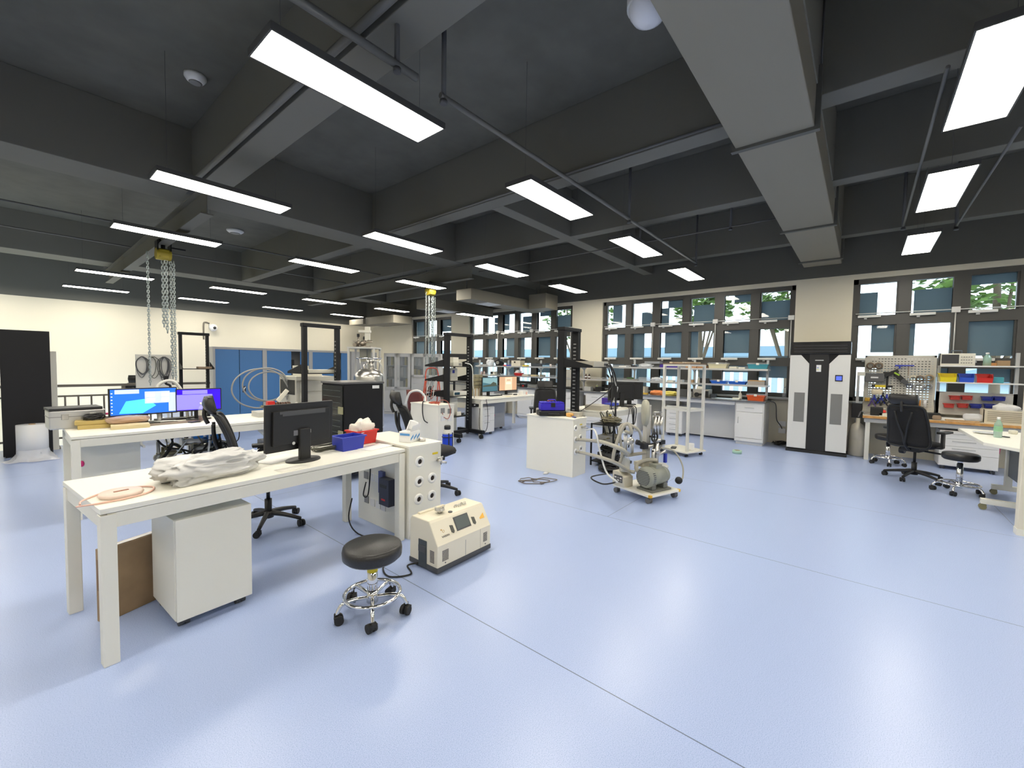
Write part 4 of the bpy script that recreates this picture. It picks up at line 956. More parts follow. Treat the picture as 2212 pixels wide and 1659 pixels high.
for k, (R_, dx, dz) in enumerate(((.34,-.28,0),(.30,-.24,-.03),(.40,-.36,-.06))):
    pts = [(x0+.02,YI+.3,zi-.12-.05*k)]+[(x0+dx-R_*.1+R_*cos(q),YI+.35,1.12+dz+R_*.78*sin(q)) for q in [pi*.25+i*pi/5 for i in range(9)]]+[(x0-.02,YI+.3,.95-.04*k)]
    cable('%s grey hose looping left of the beige instrument cabinet' % ('outer','inner','lowest')[k], pts, .012, GH, 'hose', 'hose')
t = thing('red_gauge', 'red gauge with brown bellows standing at the right end of the second desk', 'gauge', (2.42,6.22,TH-.802), 0)
a = MB(); a.bx(-.15,-.06,-.03,.05,.802,.97); build(a, 'red_housing', mat('red plastic'), t, .004)
for k in range(6): a = MB(); a.cyl((-.05+.035*k,.01,.88),(-.028+.035*k,.01,.88),.07,n=18); build(a, 'bellows_ring', mat('brown rubber', (.10,.05,.03), .4), t)
a = MB(); a.cyl((.16,.01,.88),(.26,.01,.91),.03); a.box((.05,.0,1.04),(.05,.03,.2),ry=.7); build(a, 'pipe_stub', mat('ivory'), t)
# ---------------------------------------------------------------- second white desk with the lit monitors
T2X, T2Y = .365, 5.5
table2 = make_table('white desk with the two lit monitors, behind the nearest desk', 2.2, .90, TH, (T2X,T2Y,0), 0)
def carton_at(px, py, label, w, d, h, m_, rz=0., z=TH, **k): q = P(px, py, z); q.y = min(q.y, 6.39-d); return carton(label, (q.x,q.y,z), rz, w, d, h, m_, **k)
# lit screens
def scrmat(name, c, e): return mat(name, c, .3, emit=e)
SKY1, SKY2, CYAN = scrmat('screen blue', (.01,.10,.62), .9), scrmat('screen violet', (.02,.0,.72), 1.0), scrmat('screen cyan', (.05,.45,.85), 1.0)
PALE, LILAC, WHT = scrmat('screen grey', (.36,.42,.50), .8), scrmat('screen lilac', (.17,.15,.72), .9), scrmat('screen white', (.75,.8,.85), 1.0)
q0 = P(318,899,TH); w1 = sz(131, (1.3,6.25,1)); 
mA, sA, TA = make_monitor('left lit monitor with a bright blue desktop, on the second white desk', (q0.x-.15,6.12,TH), radians(8), .60, .30, .10, SKY1, 'flat')
def win(par, T_, u0, u1, v0, v1, m_, w, h, off=.0145, name='window_pane'):
    a = MB(T_); a.bx(-w/2+w*u0,-w/2+w*u1,-off,-off+.0006,-h/2+h*v0,-h/2+h*v1); return build(a, name, m_, par)
a = MB(TA); a.prism([(-.22,-.12),(-.02,-.128),(.10,-.05),(.02,.03),(-.16,.01)],-.0142,-.0136,'y'); build(a, 'desktop_glow', CYAN, sA)
win(sA,TA,.08,.42,.80,.95,PALE,.6,.3); win(sA,TA,.50,.88,.42,.86,PALE,.6,.3); win(sA,TA,.86,.97,.08,.80,PALE,.6,.3,.0142)
for u, v in ((.53,.66),(.53,.48),(.75,.66),(.75,.48)): win(sA,TA,u,u+.12,v,v+.13,WHT,.6,.3,.0152)
for k in range(7): win(sA,TA,.03,.05,.12+.115*k,.15+.115*k,WHT,.6,.3,.0143,'desktop_icon')
q0 = P(437,890,TH)
mB, sB, TB = make_monitor('right lit monitor with a violet blue screen, on the second white desk', (q0.x-.24,6.14,TH), radians(-3), .45, .27, .105, SKY2, 'oval')
win(sB,TB,.02,.79,.08,.74,LILAC,.45,.27); win(sB,TB,.14,.68,.76,.93,LILAC,.45,.27,.0142)
# case, laptop, boxes
q = P(172,925,TH)
t = thing('flight_case', 'silver aluminium case with clasps at the left end of the second white desk', 'case', (q.x,q.y+.02,TH), .05)
a = MB(); a.bx(-.21,.2,0,.3,0,.185); build(a, 'shell', ALU, t, .01); a = MB(); a.bx(-.212,.202,-.002,.302,.12,.127); build(a, 'lid_seam', GREY, t)
for x in (-.1,.1): a = MB(); a.bx(x-.025,x+.025,-.012,0,.095,.15); build(a, 'clasp', STEEL, t, .003)
t = thing('laptop', 'closed black laptop lying on top of the silver case', 'laptop', (q.x-.01,q.y+.02,TH+.186), .08)
a = MB(); a.bx(-.20,.19,.0,.29,0,.016); build(a, 'base', BLACK, t, .004); a = MB(); a.bx(-.20,.19,.0,.29,.017,.026); build(a, 'lid', DGREY, t, .003)
carton_at(237,906,'flat black box on the second white desk, left of the lit monitor',.26,.2,.085,BLACK)
carton_at(240,888,'small grey device lying on the flat black box',.12,.1,.03,GREY,z=TH+.086,name='device',cat='device')
YP = mat('yellow brown paper', (.50,.38,.13), .7)
for k, (px, py, lab) in enumerate(((207,926,'yellow brown parcel under the black wires, lower of the two'),(204,919,'yellow brown parcel under the black wires, upper of the two'))):
    q = P(px,926,TH); carton(lab, (q.x-.01*k,q.y+.01*k,TH+.042*k), -.06-.05*k, .26, .17, .04, YP, 'parcel', 'parcel')
q = P(207,926,TH); a = MB(); tangle(a, (0,.06,.0), .085, 7, .006, 3, .6); single(a, 'wire_tangle', RUBBER, 'tangle of black wires lying on the yellow brown parcels', 'cable', (q.x,q.y+.03,TH+.084))
q = P(234,917,TH); a = MB(); a.lathe([(.04,0),(.062,0),(.062,.022),(.04,.022),(.04,0)], n=24, axis='y', caps=False); single(a, 'tape_roll', PINK, 'pink tape roll standing between the parcels and the brown envelope', 'tape', (q.x,q.y+.06,TH+.062))
q = P(279,922,TH); bag('pinkish brown padded envelope on the second white desk below the lit monitor', (q.x,q.y+.07,TH+.04), .15, .34, .18, .075, mat('pinkish brown paper', (.52,.36,.26), .5), 6, 'padded_envelope', 'envelope', .12)
carton_at(283,926,'cream cardboard folder under the padded envelope',.30,.17,.038,mat('cream card', (.66,.56,.33), .7),-.1,name='folder',cat='folder')
carton_at(385,907,'black keyboard before the right lit monitor',.40,.13,.022,BLACK,.05,name='keyboard',cat='keyboard',bevel=.006)
q = P(370,915,TH); sheet('brown mat under the papers on the second white desk',(q.x,q.y+.05,TH+.001),.05,.55,.2,mat('brown mat', (.28,.21,.13), .7),.003,'desk_mat','mat')
q = P(362,912,TH); sheet('white note paper lying before the left lit monitor',(q.x,q.y+.05,TH+.005),.15,.2,.09,PAPER,.003,curl=.01)
q = P(437,909,TH); bottle('clear bottle of brown tea before the right lit monitor',(q.x,q.y+.03,TH),.031,.215,CLEAR,PAPER,'drink_bottle',mat('brown tea', (.10,.025,.01), .15),mat('pale label', (.6,.58,.48), .6))
carton_at(424,913,'black phone lying before the tea bottle',.10,.07,.012,BLACK,.3,name='phone',cat='phone')
carton_at(298,917,'grey computer mouse before the left lit monitor',.06,.10,.03,DGREY,.2,name='computer_mouse',cat='mouse',bevel=.012)
carton_at(590,900,'low grey instrument with a small display at the right end of the second desk',.34,.28,.065,mat('instrument grey', (.50,.50,.46), .5),-.05,name='instrument',cat='instrument',front=((.55,.85,.25,.75,DGREY,'display'),))
q = P(590,893,TH); a = MB(); tangle(a, (0,0,0), .12, 9, .005, 5, .25); single(a, 'cable_pile', mat('olive wires', (.20,.18,.11), .6), 'pile of olive wires on the low grey instrument', 'cable', (q.x,q.y+.12,TH+.066))
# behind monitors: white hose arch
q = P(302,893,TH)
cable('thick white hose arching up behind the left lit monitor', [(1.12,6.2,.80),(1.12,6.3,1.14),(1.2,6.32,1.24),(1.3,6.32,1.22),(1.38,6.3,1.05),(1.4,6.26,.80)], .018, WCABLE, 'hose', 'hose')
# under the second desk
q0 = P(172,967,.62); q1 = P(303,954,.62)
make_pedestal('grey white mobile cabinet under the left half of the second desk', q1.x-q0.x, .45, .62, (q0.x,q0.y,0), 0, 0, PANEL)
q = P(172,985,.45); a = MB(); a.sphere((0,0,0),(.02,.012,.03)); single(a, 'pink_tag', PINK, 'small pink tag stuck on the mobile cabinet under the second desk', 'tag', (q1.x-(q1.x-q0.x)+.01,q0.y-.012,.46))
VX, VY = 1.45, 6.33
t = thing('vacuum_chamber', 'steel vacuum chamber with hoses on a blue cart under the second desk', 'instrument', (VX,VY,0), 0)
a = MB(); a.bx(-.42,.42,-.22,.25,.10,.17); build(a, 'cart_deck', mat('cart blue', (.04,.09,.26), .4), t, .004)
for x in (-.36,.36):
    for y in (-.17,.2): caster(t, x, y, .045)
a = MB(); a.bx(-.40,.40,-.2,.23,.171,.19); build(a, 'tray', ALU, t)
a = MB(); a.cyl((.0,.02,.36),(.30,.02,.36),.10,n=24); a.cyl((-.02,.02,.36),(.0,.02,.36),.125,n=24); a.cyl((.30,.02,.36),(.32,.02,.36),.125,n=24); a.cyl((.05,.02,.19),(.05,.02,.30),.05); a.cyl((-.2,0,.19),(-.2,0,.42),.05); a.cyl((-.2,0,.42),(-.2,0,.44),.07); a.cyl((-.3,.03,.30),(-.02,.03,.30),.03); build(a, 'chamber', STEEL, t)
a = MB(); a.cyl((.38,.0,.44),(.46,-.03,.24),.06,n=18)
for k in range(6): a.torus((.385+.012*k,-.004*k,.43-.033*k), .062, .008, 18, 'z', 6)
build(a, 'bellows', ALU, t)
a = MB(); a.bx(.0,.10,-.08,.02,.47,.60); a.bx(.14,.26,-.1,.0,.46,.58); build(a, 'blue_cover', mat('sky blue plastic', (.02,.25,.75), .4), t, .006)
a = MB(); a.torus((.27,-.14,.38),.085,.008,24,'y'); a.torus((.28,-.15,.37),.075,.008,24,'y'); a.torus((.26,-.15,.385),.065,.008,24,'y'); build(a, 'hose_coil', RUBBER, t)
for k, pts in enumerate(([(-.4,-.1,.68),(-.3,-.15,.5),(-.1,-.16,.42),(.1,-.18,.30),(.3,-.18,.22)],[(-.35,-.05,.2),(-.2,-.12,.5),(-.05,-.15,.3),(.05,-.16,.21)],[(-.1,-.18,.21),(.1,-.2,.45),(.2,-.2,.66)],[(-.38,-.12,.24),(-.3,-.2,.3),(-.1,-.2,.23),(.2,-.21,.22),(.4,-.15,.23)],[(-.25,-.1,.66),(-.22,-.15,.5),(-.35,-.18,.3),(-.4,-.2,.2)])):
    a = MB(); a.tube(pts, .011, 6); build(a, 'cable', RUBBER, t)
a = MB(); a.tube([(-.28,-.1,.45),(-.2,-.1,.50),(-.12,-.1,.44)],.02,8); a.cyl((-.3,-.1,.3),(-.3,-.1,.48),.016); a.cyl((-.36,-.1,.40),(-.12,-.1,.40),.02); build(a, 'valve', mat('olive brass', (.33,.30,.18), .35, .8), t)
rnd = random.Random(31)
for k in range(9):
    x0_, x1_ = rnd.uniform(-.4,.2), rnd.uniform(-.3,.42); z0_, z1_ = rnd.uniform(.22,.4), rnd.uniform(.4,.68)
    a = MB(); a.tube([(x0_,-.2-.015*k,z0_),((x0_+x1_)/2+rnd.uniform(-.1,.1),-.23-.015*k,rnd.uniform(.25,.6)),(x1_,-.21-.012*k,z1_),(x1_+rnd.uniform(-.1,.1),-.15,.68)], rnd.choice((.006,.008,.011)), 6); build(a, 'cable', (RUBBER,RUBBER,mat('olive wires'),WCABLE)[k%4], t)
a = MB(); a.cyl((-.10,-.05,.50),(.16,-.05,.50),.045,n=18); a.cyl((-.12,-.05,.50),(-.10,-.05,.50),.07,n=18); a.cyl((.16,-.05,.50),(.18,-.05,.50),.07,n=18); a.cyl((-.02,-.05,.36),(-.02,-.05,.5),.03); build(a, 'flanged_pipe', STEEL, t)
a = MB(); a.sphere((-.34,-.1,.36),.05); a.cyl((-.34,-.1,.19),(-.34,-.1,.55),.018); build(a, 'valve_stem', STEEL, t)
carton('grey computer tower under the right half of the second desk', (2.22,5.75,0), 0, .2, .40, .46, mat('tower grey', (.25,.25,.25), .45), 'computer', 'computer', front=((.1,.9,.75,.9,GREY,'drive_bay'),))
for k, dz in enumerate((0,.035,.07)): cable('white hose sagging under the second desk, %s of three' % ('lowest','middle','upper')[k], [(1.95,5.62,.66+dz*.5),(2.1,5.60,.52+dz),(2.32,5.58,.50+dz),(2.5,5.6,.64+dz*.5)], .012, WCABLE, 'hose', 'hose')
# papers and white parts next to the desks
# ================================================================ MIDDLE OF THE ROOM AND WINDOW BENCHES
# window openers on the frame rails
def opener(label):
    t = thing('window_opener', label, 'window opener', (0,0,0), 0, 'white window openers')
    a = MB(); a.bx(-.05,0,-.16,.16,-.022,.022); build(a, 'motor_bar', mat('opener white', (.70,.70,.66), .5), t, .006)
    a = MB(); a.bx(-.035,0,.03,.07,-.05,-.022); build(a, 'bracket', LGREY, t); return t
op0 = None
for wi, (a_, b_, nc) in enumerate(WINS):
    cw = (b_-a_)/nc
    for r, z in ((0, 2.47), (1, 1.70)):
        for c in range(nc):
            y = b_-c*cw-.24
            if y < -2.2 or (wi == 0 and r == 1): continue
            lab = 'white window opener bar fixed on the dark window frame rail'
            if op0 is None: op0 = opener(lab)
            o = op0 if c == 0 and r == 0 and wi == 0 else dup(op0, (0,0,0), 0, lab)
            o.location = (XW+.05, y, z)
    y0 = max(a_+.05,-2.3)
    t = thing('conduit', 'thin white conduit along the upper rail of the %s' % ('window at the far end','window behind the black rack','wide middle window','window right of the air conditioner')[wi], 'conduit')
    a = MB(); a.cyl((XW+.02,y0,2.52),(XW+.02,b_-.05,2.52),.008); build(a, 'pipe', mat('opener white'), t)
    for c in range(2, nc+1, 2):
        y = b_-c*cw+.06
        if y < -2.2: continue
        a = MB(); a.bx(XW-.01,XW+.045,y-.05,y+.05,2.47,2.56); build(a, 'junction_box', mat('opener white'), t)
        a = MB(); a.cyl((XW+.02,y,2.47),(XW+.02,y,1.72),.008); build(a, 'drop_pipe', mat('opener white'), t)
# ---------------------------------------------------------------- benches along the windows
TOPG = mat('dark grey worktop', (.13,.135,.145), .22); BW = mat('bench white', (.74,.74,.72), .45)
BX0, BX1, BZ = 9.26, 9.93, .87
def fY(px, X=9.28, py=850): return PX(px, py, X).y
def bench(label, y0, y1): return single(MB().bx(BX0-.03,BX1,y0,y1,BZ-.03,BZ), 'worktop', TOPG, label, 'worktop', bevel=.004)
YA0, YA1, YB0, YB1 = 1.40, 5.66, 5.70, 10.4
bench('long dark grey worktop of the bench under the wide middle window', YA0, YA1)
bench('dark grey worktop of the far bench behind the small monitors', YB0, YB1)
def basecab(y0, y1, label, kind='door', h=BZ-.031, x0=BX0, x1=9.86, handle_left=True):
    t = thing('bench_cabinet', label, 'cabinet', (x0,y1,0), -pi/2); w = y1-y0; d = x1-x0
    a = MB(); a.bx(0,w,.014,d,.06,h); a.bx(.02,w-.02,.05,d,0,.06); build(a, 'carcass', BW, t, .002)
    if kind == 'door':
        a = MB(); a.bx(.02,w-.02,-.002,.013,h-.19,h-.03); dr = build(a, 'drawer', BW, t, .003); a = MB(); a.bx(w*.34,w*.66,-.012,-.001,h-.115,h-.10); build(a, 'handle', LGREY, dr)
        a = MB(); a.bx(.02,w-.02,-.002,.013,.14,h-.20); dr = build(a, 'door', BW, t, .003); a = MB(); x = .06 if handle_left else w-.06; a.cyl((x,-.02,.42),(x,-.02,.54),.006); a.cyl((x,-.02,.425),(x,0,.425),.005); a.cyl((x,-.02,.535),(x,0,.535),.005); build(a, 'handle', LGREY, dr)
        a = MB(); a.bx(.01,w-.01,.0,.013,.07,.13); build(a, 'plinth', BW, t, .002)
    elif kind == 'drawers':
        z = h-.02
        for k in range(5): q = .12 if k < 4 else h-.02-.48-.08; a = MB(); a.bx(.01,w-.01,-.002,.013,z-q+.008,z); dr = build(a, 'drawer', BW, t, .002); z -= q; a = MB(); a.bx(.03,w-.03,-.006,-.001,z+.012,z+.02); build(a, 'handle', GREY, dr)
    elif kind == 'panel':
        a = MB(); a.bx(.0,w,-.002,.013,.07,h); build(a, 'front_panel', BW, t, .002)
    return t
basecab(1.42, 1.92, 'white bench cabinet with drawer over door, right end of the window bench')
single(MB().bx(9.72,9.74,1.93,3.10,.03,.84), 'back_board', BW, 'white back panel under the window bench, left of the end cabinet', 'panel')
single(MB().bx(BX0+.02,BX0+.05,1.93,5.36,.77,.838), 'bench_rail', BW, 'long white rail under the front edge of the window bench worktop', 'rail')
make_pedestal('white mobile drawer unit under the window bench, behind the white frame', fY(1441,9.35)-fY(1476,9.35), .45, .66, (9.33,fY(1441,9.35),0), -pi/2, 5, BW)
basecab(3.95, 4.55, 'white bench cabinet behind the desk with the dark monitor', 'panel')
basecab(4.80, 5.30, 'white bench cabinet with a drawer and door, seen behind the second black rack')
basecab(6.9, 7.5, 'white bench cabinet with a door, between the small desk and the blue toolbox', 'door', handle_left=False)
basecab(5.7, 6.2, 'white bench cabinet right of the black chair under the far bench')
basecab(8.4, 9.0, 'white bench cabinet behind the desk with the small monitors')
# reagent shelves
SHM = mat('shelf white', (.70,.70,.68), .4)
def shelving(label, y0, y1, zs, n):
    t = thing('bench_shelf', label, 'shelf', (9.66,0,0))
    for k in range(n):
        y = y0+.03+(y1-y0-.06)*k/(n-1); a = MB(); a.bx(-.02,.02,y-.02,y+.02,BZ+.001,zs[0]+.18); u = build(a, 'upright', LGREY, t, .002)
        for z in zs: a = MB(); a.prism([(-.15,z-.03),(.15,z-.03),(.02,z-.10),(-.02,z-.10)], y-.004, y+.004, 'y'); build(a, 'bracket', SHM, u)
    for z in zs:
        a = MB(); a.bx(-.16,.16,y0,y1,z-.025,z); s_ = build(a, 'shelf_board', SHM, t, .003)
        a = MB(); a.bx(-.172,-.161,y0,y1,z-.03,z+.008); build(a, 'front_rail', ALU, s_); a = MB(); a.bx(.161,.165,y0,y1,z,z+.05); build(a, 'back_rail', CLEAR, s_)
SA1, SA2, SB1, SB2 = 1.485, 1.165, 1.455, 1.175
shelving('white two tier bench shelf before the wide middle window', 1.42, 5.62, (SA1,SA2), 4)
shelving('white two tier bench shelf on the far bench behind the small monitors', 5.75, 9.4, (SB1,SB2), 4)
def onS(l, r, z, label, h, m_, d=.2, X=9.56, name='box', cat='box', **k):      # thing on a shelf, filling pixel columns l..r
    yl, yr = PX(l,820,X).y, PX(r,820,X).y; return carton(label, (X,(yl+yr)/2,z), -pi/2, yl-yr, d, h, m_, name, cat, **k)
IV = mat('ivory')
# right shelf, upper board
def lidbox(l, r, z, label, m_, h=.09, X=9.56, lid=CLEAR):
    yl, yr = PX(l,820,X).y, PX(r,820,X).y
    return make_tote(label, (X+.1,(yl+yr)/2,z), -pi/2, yl-yr, .2, h, m_, 'lidded_box', 'box', lid=lid)
lidbox(1528,1569,SA1,'cream box with a clear lid on the upper bench shelf', mat('cream box', (.66,.62,.42), .4), .10)
lidbox(1613,1658,SA1,'teal box with a clear lid at the right end of the upper bench shelf', mat('teal', (.06,.34,.42), .4), .10)
onS(1424,1463,SA1,'dark purple box lying on the upper bench shelf',.075,mat('deep purple', (.05,.02,.28), .4))
onS(1480,1503,SA1,'brown cardboard box on the upper bench shelf, left of two',.07,mat('orange card', (.45,.22,.08), .7))
onS(1505,1524,SA1,'brown cardboard box on the upper bench shelf, right of two',.06,mat('orange card'))
q = PX(1394,790,9.58); bag('white plastic bags heaped on the upper bench shelf', (9.62,q.y,SA1+.001), 1.5, .30, .2, .09, FROST, 12)
onS(1391,1424,SA1+.092,'grey translucent tray lid on the heap of white bags',.05,mat('grey film', (.4,.42,.44), .3, alpha=.7),.18,9.6,'tray','tray')
# lower board
lidbox(1535,1569,SA2,'blue organiser box with a clear lid on the lower bench shelf, left of two', mat('strong blue', (.015,.13,.62), .35), .065)
lidbox(1573,1611,SA2,'blue organiser box with a clear lid on the lower bench shelf, right of two', mat('strong blue'), .065)
onS(1512,1532,SA2,'black box on the lower bench shelf left of the blue organisers',.11,BLACK)
onS(1615,1652,SA2,'grey box with an orange top edge at the right end of the lower bench shelf',.10,mat('warm grey', (.40,.37,.33), .6),front=((0,1,.85,1.0,mat('orange edge', (.62,.33,.08), .5),'orange_edge'),))
q = PX(1418,815,9.58); bag('clear crumpled bag on the lower bench shelf', (9.62,q.y,SA2+.001), 1.2, .24, .2, .10, FROST, 15)
onS(1379,1398,SA2,'clear plastic box on the lower bench shelf above the dark monitor',.09,CLEAR)
t = onS(1346,1376,SA2,'small grey device with a green top on the lower bench shelf',.04,GREY,.15,name='device',cat='device'); a = MB(); a.bx(-.1,.06,.03,.12,.041,.075); build(a, 'green_board', mat('dark green', (.05,.12,.03), .5), t)
for k, px in enumerate((1265,1272)): q = PX(px,812,9.56); bottle('brown glass bottle with a black cap on the lower shelf, %s of the pair' % ('left','right')[k], (9.58,q.y,SA2), .032, .13, mat('amber glass', (.06,.02,.01), .1), BLACK, lab=PAPER)
# worktop
q = P(1420,853,BZ); bag('orange plastic bag on the window bench worktop', (9.50,fY(1420,9.5),BZ+.001), 1.5, .28, .22, .10, mat('orange film', (.85,.30,.10), .4), 21)
bag('yellow plastic bag on the window bench worktop', (9.50,fY(1448,9.5),BZ+.001), 1.5, .26, .22, .10, mat('yellow film', (.85,.72,.16), .4), 22)
t = onS(1499,1532,BZ,'grey bench machine with a black motor on the window bench',.17,mat('machine grey', (.34,.32,.28), .45),.26,9.42,'bench_machine','machine'); a = MB(); a.cyl((-.08,-.05,.06),(-.08,.0,.06),.045); a.cyl((-.02,-.07,.07),(.08,-.07,.07),.02); a.box((.1,-.02,.08),(.1,.05,.12)); build(a, 'motor', BLACK, t); a = MB(); a.box((-.05,.1,.2),(.12,.12,.06)); build(a, 'head', IV, t, .01)
lidbox(1614,1653,BZ,'red orange tool box with a clear lid at the right end of the window bench', mat('red orange', (.80,.13,.03), .35), .10, 9.40)
onS(1583,1599,BZ,'small white tray left of the red orange tool box',.03,IV,.12,9.42,'tray','tray')
sheet('pale blue papers lying on the window bench before the wide window', (9.52,fY(1570,9.5),BZ+.001), 1.4, .5, .3, mat('pale blue paper', (.62,.72,.80), .5), .003)
onS(1373,1393,BZ,'beige instrument box on the window bench right of the dark monitor',.17,BEIGE,.22,9.45,'instrument','instrument')
onS(1380,1398,BZ,'yellow tray on the window bench before the beige instrument box',.035,mat('amber tray', (.62,.42,.06), .5),.1,9.33,'tray','tray')
onS(1286,1301,BZ,'black camera device on the window bench behind the hanging cables',.11,BLACK,.15,9.45,'device','device')
sheet('white papers on the window bench left of the dark monitor', (9.42,fY(1314,9.42),BZ+.001), 1.4, .3, .25, PAPER, .012)
t = thing('microscope', 'white microscope with black eyepieces on the window bench, above the dark monitor', 'microscope', (9.50,fY(1320,9.5),BZ), -pi/2)
a = MB(); a.bx(-.09,.09,-.1,.14,0,.03); a.bx(-.025,.025,.09,.13,.03,.36); a.bx(-.045,.045,-.08,.12,.24,.36); a.cyl((0,-.04,.14),(0,-.04,.26),.035); build(a, 'body', IV, t, .008)
a = MB(); a.cyl((.04,-.06,.36),(.05,-.15,.42),.022); a.cyl((-.04,-.06,.36),(-.05,-.15,.42),.022); build(a, 'eyepieces', BLACK, t)
q = PX(1693,865,9.86); bottle('clear water bottle standing on the window sill left of the air conditioner', (9.87,q.y,SILL), .035, .22, CLEAR, PAPER)
# far shelf, upper board
onS(1147,1169,SB1,'dark flat device on the far upper shelf',.09,mat('slate device', (.05,.06,.075), .4),.2,9.6,'device','device')
onS(1171,1181,SB1,'pale blue tray right of the dark flat device on the far shelf',.05,mat('pale blue plastic', (.30,.47,.62), .4),.2,9.6,'tray','tray')
t = onS(1104,1123,SB1,'cream box with a black knob on the far upper shelf',.17,mat('cream case', (.72,.68,.56), .5),.22,9.58,'instrument','instrument'); a = MB(); a.lathe([(.025,-.02),(.025,0)],(-.03,0,.12),16,'y'); build(a, 'knob', BLACK, t)
onS(1087,1103,SB1,'blue and red packets on the far upper shelf beside the cream box',.035,BLUE,.15,9.58,'packet','packet',front=((0,.4,0,1,RED,'red_part'),))
q = PX(1077,785,9.6); t = thing('motor_unit', 'black motor unit on the far upper shelf left of the cream box', 'machine', (9.62,q.y,SB1), .3)
a = MB(); a.cyl((-.1,0,.1),(.1,0,.1),.09,n=20); a.bx(-.09,.09,-.07,.07,0,.04); a.cyl((.02,.02,.15),(.02,.02,.22),.04); build(a, 'body', BLKM, t, .006); a = MB(); a.cyl((-.12,0,.1),(-.1,0,.1),.05,n=18); build(a, 'shaft', STEEL, t)
q = PX(1058,785,9.6); bag('clear crumpled plastic heap on the far upper shelf', (9.62,q.y,SB1+.001), 1.5, .2, .2, .2, FROST, 31)
q = PX(1041,786,9.56); sheet('open white magazine leaning at the left end of the far upper shelf', (9.58,q.y,SB1+.001), 1.5, .18, .24, PAPER, .012, 'magazine', 'magazine', curl=.06)
q = PX(1189,785,9.55); a = MB(); a.lathe([(.026,0),(.034,.08),(.03,.08),(.024,.004),(0,.004)], n=18); single(a, 'paper_cup', mat('pale pink cup', (.75,.66,.62), .5), 'pale paper cup on the far upper shelf', 'cup', (9.56,q.y,SB1))
for k, px in enumerate((1039.5,1045)): q = PX(px,808,9.56); bottle('clear jar with a red lid on the far lower shelf, %s of the pair' % ('left','right')[k], (9.58,q.y,SB2), .03, .12, mat('pinkish jar', (.55,.40,.36), .3), RED, 'jar')
t = onS(1059,1068,SB2,'white box with a black window on the far lower shelf',.11,IV,.12,9.56,'device','device',front=((.1,.6,.3,.9,BLACK,'black_window'),))
sheet('pale blue paper standing on the far lower shelf', (9.6,PX(1086,806,9.6).y,SB2+.001), 1.2, .16, .1, mat('pale blue paper'), .004, curl=.1)
q = PX(1120,808,9.55); make_tote('red bin holding a clear bag on the far lower shelf', (9.57,q.y,SB2), -pi/2, .22, .18, .09, RED); bag('clear bag in the red bin on the far lower shelf', (9.57,q.y+.03,SB2+.03), 1.5, .18, .14, .15, FROST, 33, nu=24, nv=12)
onS(1123,1134,BZ,'black and red device on the far bench right of the small monitors',.09,BLACK,.12,9.45,'device','device',front=((.5,.8,.2,.6,RED,'red_part'),))
single(MB().bx(9.5,9.52,fY(1238,9.5),fY(1213,9.5),.95,1.40), 'grey_board', mat('warm grey board', (.46,.44,.38), .6), 'grey board with a yellow edge seen between the posts of the second black rack', 'board', bevel=.003)
# smaller clutter on the benches and shelves
for l, r, z, lab, h, m_, X, nm in (
    (1283,1289,SA1,'white paper box on the upper bench shelf near its left end',.06,PAPER,9.6,'box'),
    (1300,1312,SA1,'grey flat case on the upper bench shelf near its left end',.045,GREY,9.58,'case'),
    (1336,1352,SA1,'white folded papers on the upper bench shelf over the dark monitors',.03,PAPER,9.58,'papers'),
    (1362,1370,SA1,'small black device on the upper bench shelf over the dark monitors',.05,BLACK,9.58,'device'),
    (1574,1590,SA1,'white low box between the cream box and the teal box',.05,IV,9.6,'box'),
    (1594,1608,SA1,'pale grey low box just left of the teal box',.035,PANEL,9.58,'box'),
    (1440,1454,SA2,'white long tray on the lower bench shelf behind the white frame',.04,IV,9.58,'tray'),
    (1462,1474,SA2,'grey small case on the lower bench shelf behind the white frame',.06,LGREY,9.58,'case'),
    (1486,1498,SA2,'brown small carton on the lower bench shelf left of the black box',.07,CARD,9.58,'carton'),
    (1468,1484,BZ,'dark instrument on the window bench between the yellow bag and the grey machine',.15,DGREY,9.5,'instrument'),
    (1486,1494,BZ,'maroon small block on the window bench left of the grey machine',.10,mat('maroon'),9.5,'block'),
    (1536,1546,BZ,'slate block on the window bench right of the grey machine',.08,mat('slate device', (.05,.06,.075), .4),9.5,'block'),
    (1262,1276,BZ,'silver box on the window bench at the left end behind the cables',.10,LGREY,9.5,'box'),
    (1126,1140,SB2,'white roll box on the far lower shelf right of the red bin',.06,IV,9.58,'box'),
    (1146,1158,SB2,'cream low box on the far lower shelf left of the black chair',.05,mat('cream card'),9.58,'box'),
    (1165,1172,SB2,'olive small pot box on the far lower shelf',.06,mat('olive grey'),9.58,'box'),
    (1140,1158,BZ,'grey flat tray on the far bench left of the black chair',.05,GREY,9.5,'tray'),
    (1086,1100,BZ,'white box on the far bench behind the small monitors',.12,IV,9.5,'box'),
    (1128,1136,SB1,'yellow packet on the far upper shelf right of the cream box',.04,YLABEL,9.58,'packet')):
    onS(l, r, z, lab, h, m_, .14, X, nm, nm)
for px, z, lab, m_, h in ((1290,BZ,'yellow green wash bottle on the window bench by the hanging cables',mat('wash bottle',(.45,.5,.2),.4),.17),(1399,BZ,'clear reagent bottle on the window bench left of the orange bag',CLEAR,.16),(1508,SA2,'white reagent bottle on the lower bench shelf beside the black box',IV,.13),(1600,BZ,'white squeeze bottle on the window bench left of the red orange tool box',IV,.16),(1098,SB2,'blue capped bottle on the far lower shelf left of the red bin',CLEAR,.14),(1149,SB1,'white pot on the far upper shelf beside the dark flat device',IV,.08)):
    bottle(lab, (9.66 if z != BZ else 9.62, PX(px,830,9.62).y, z), .03, h, m_, BLUE if 'blue' in lab else PAPER)
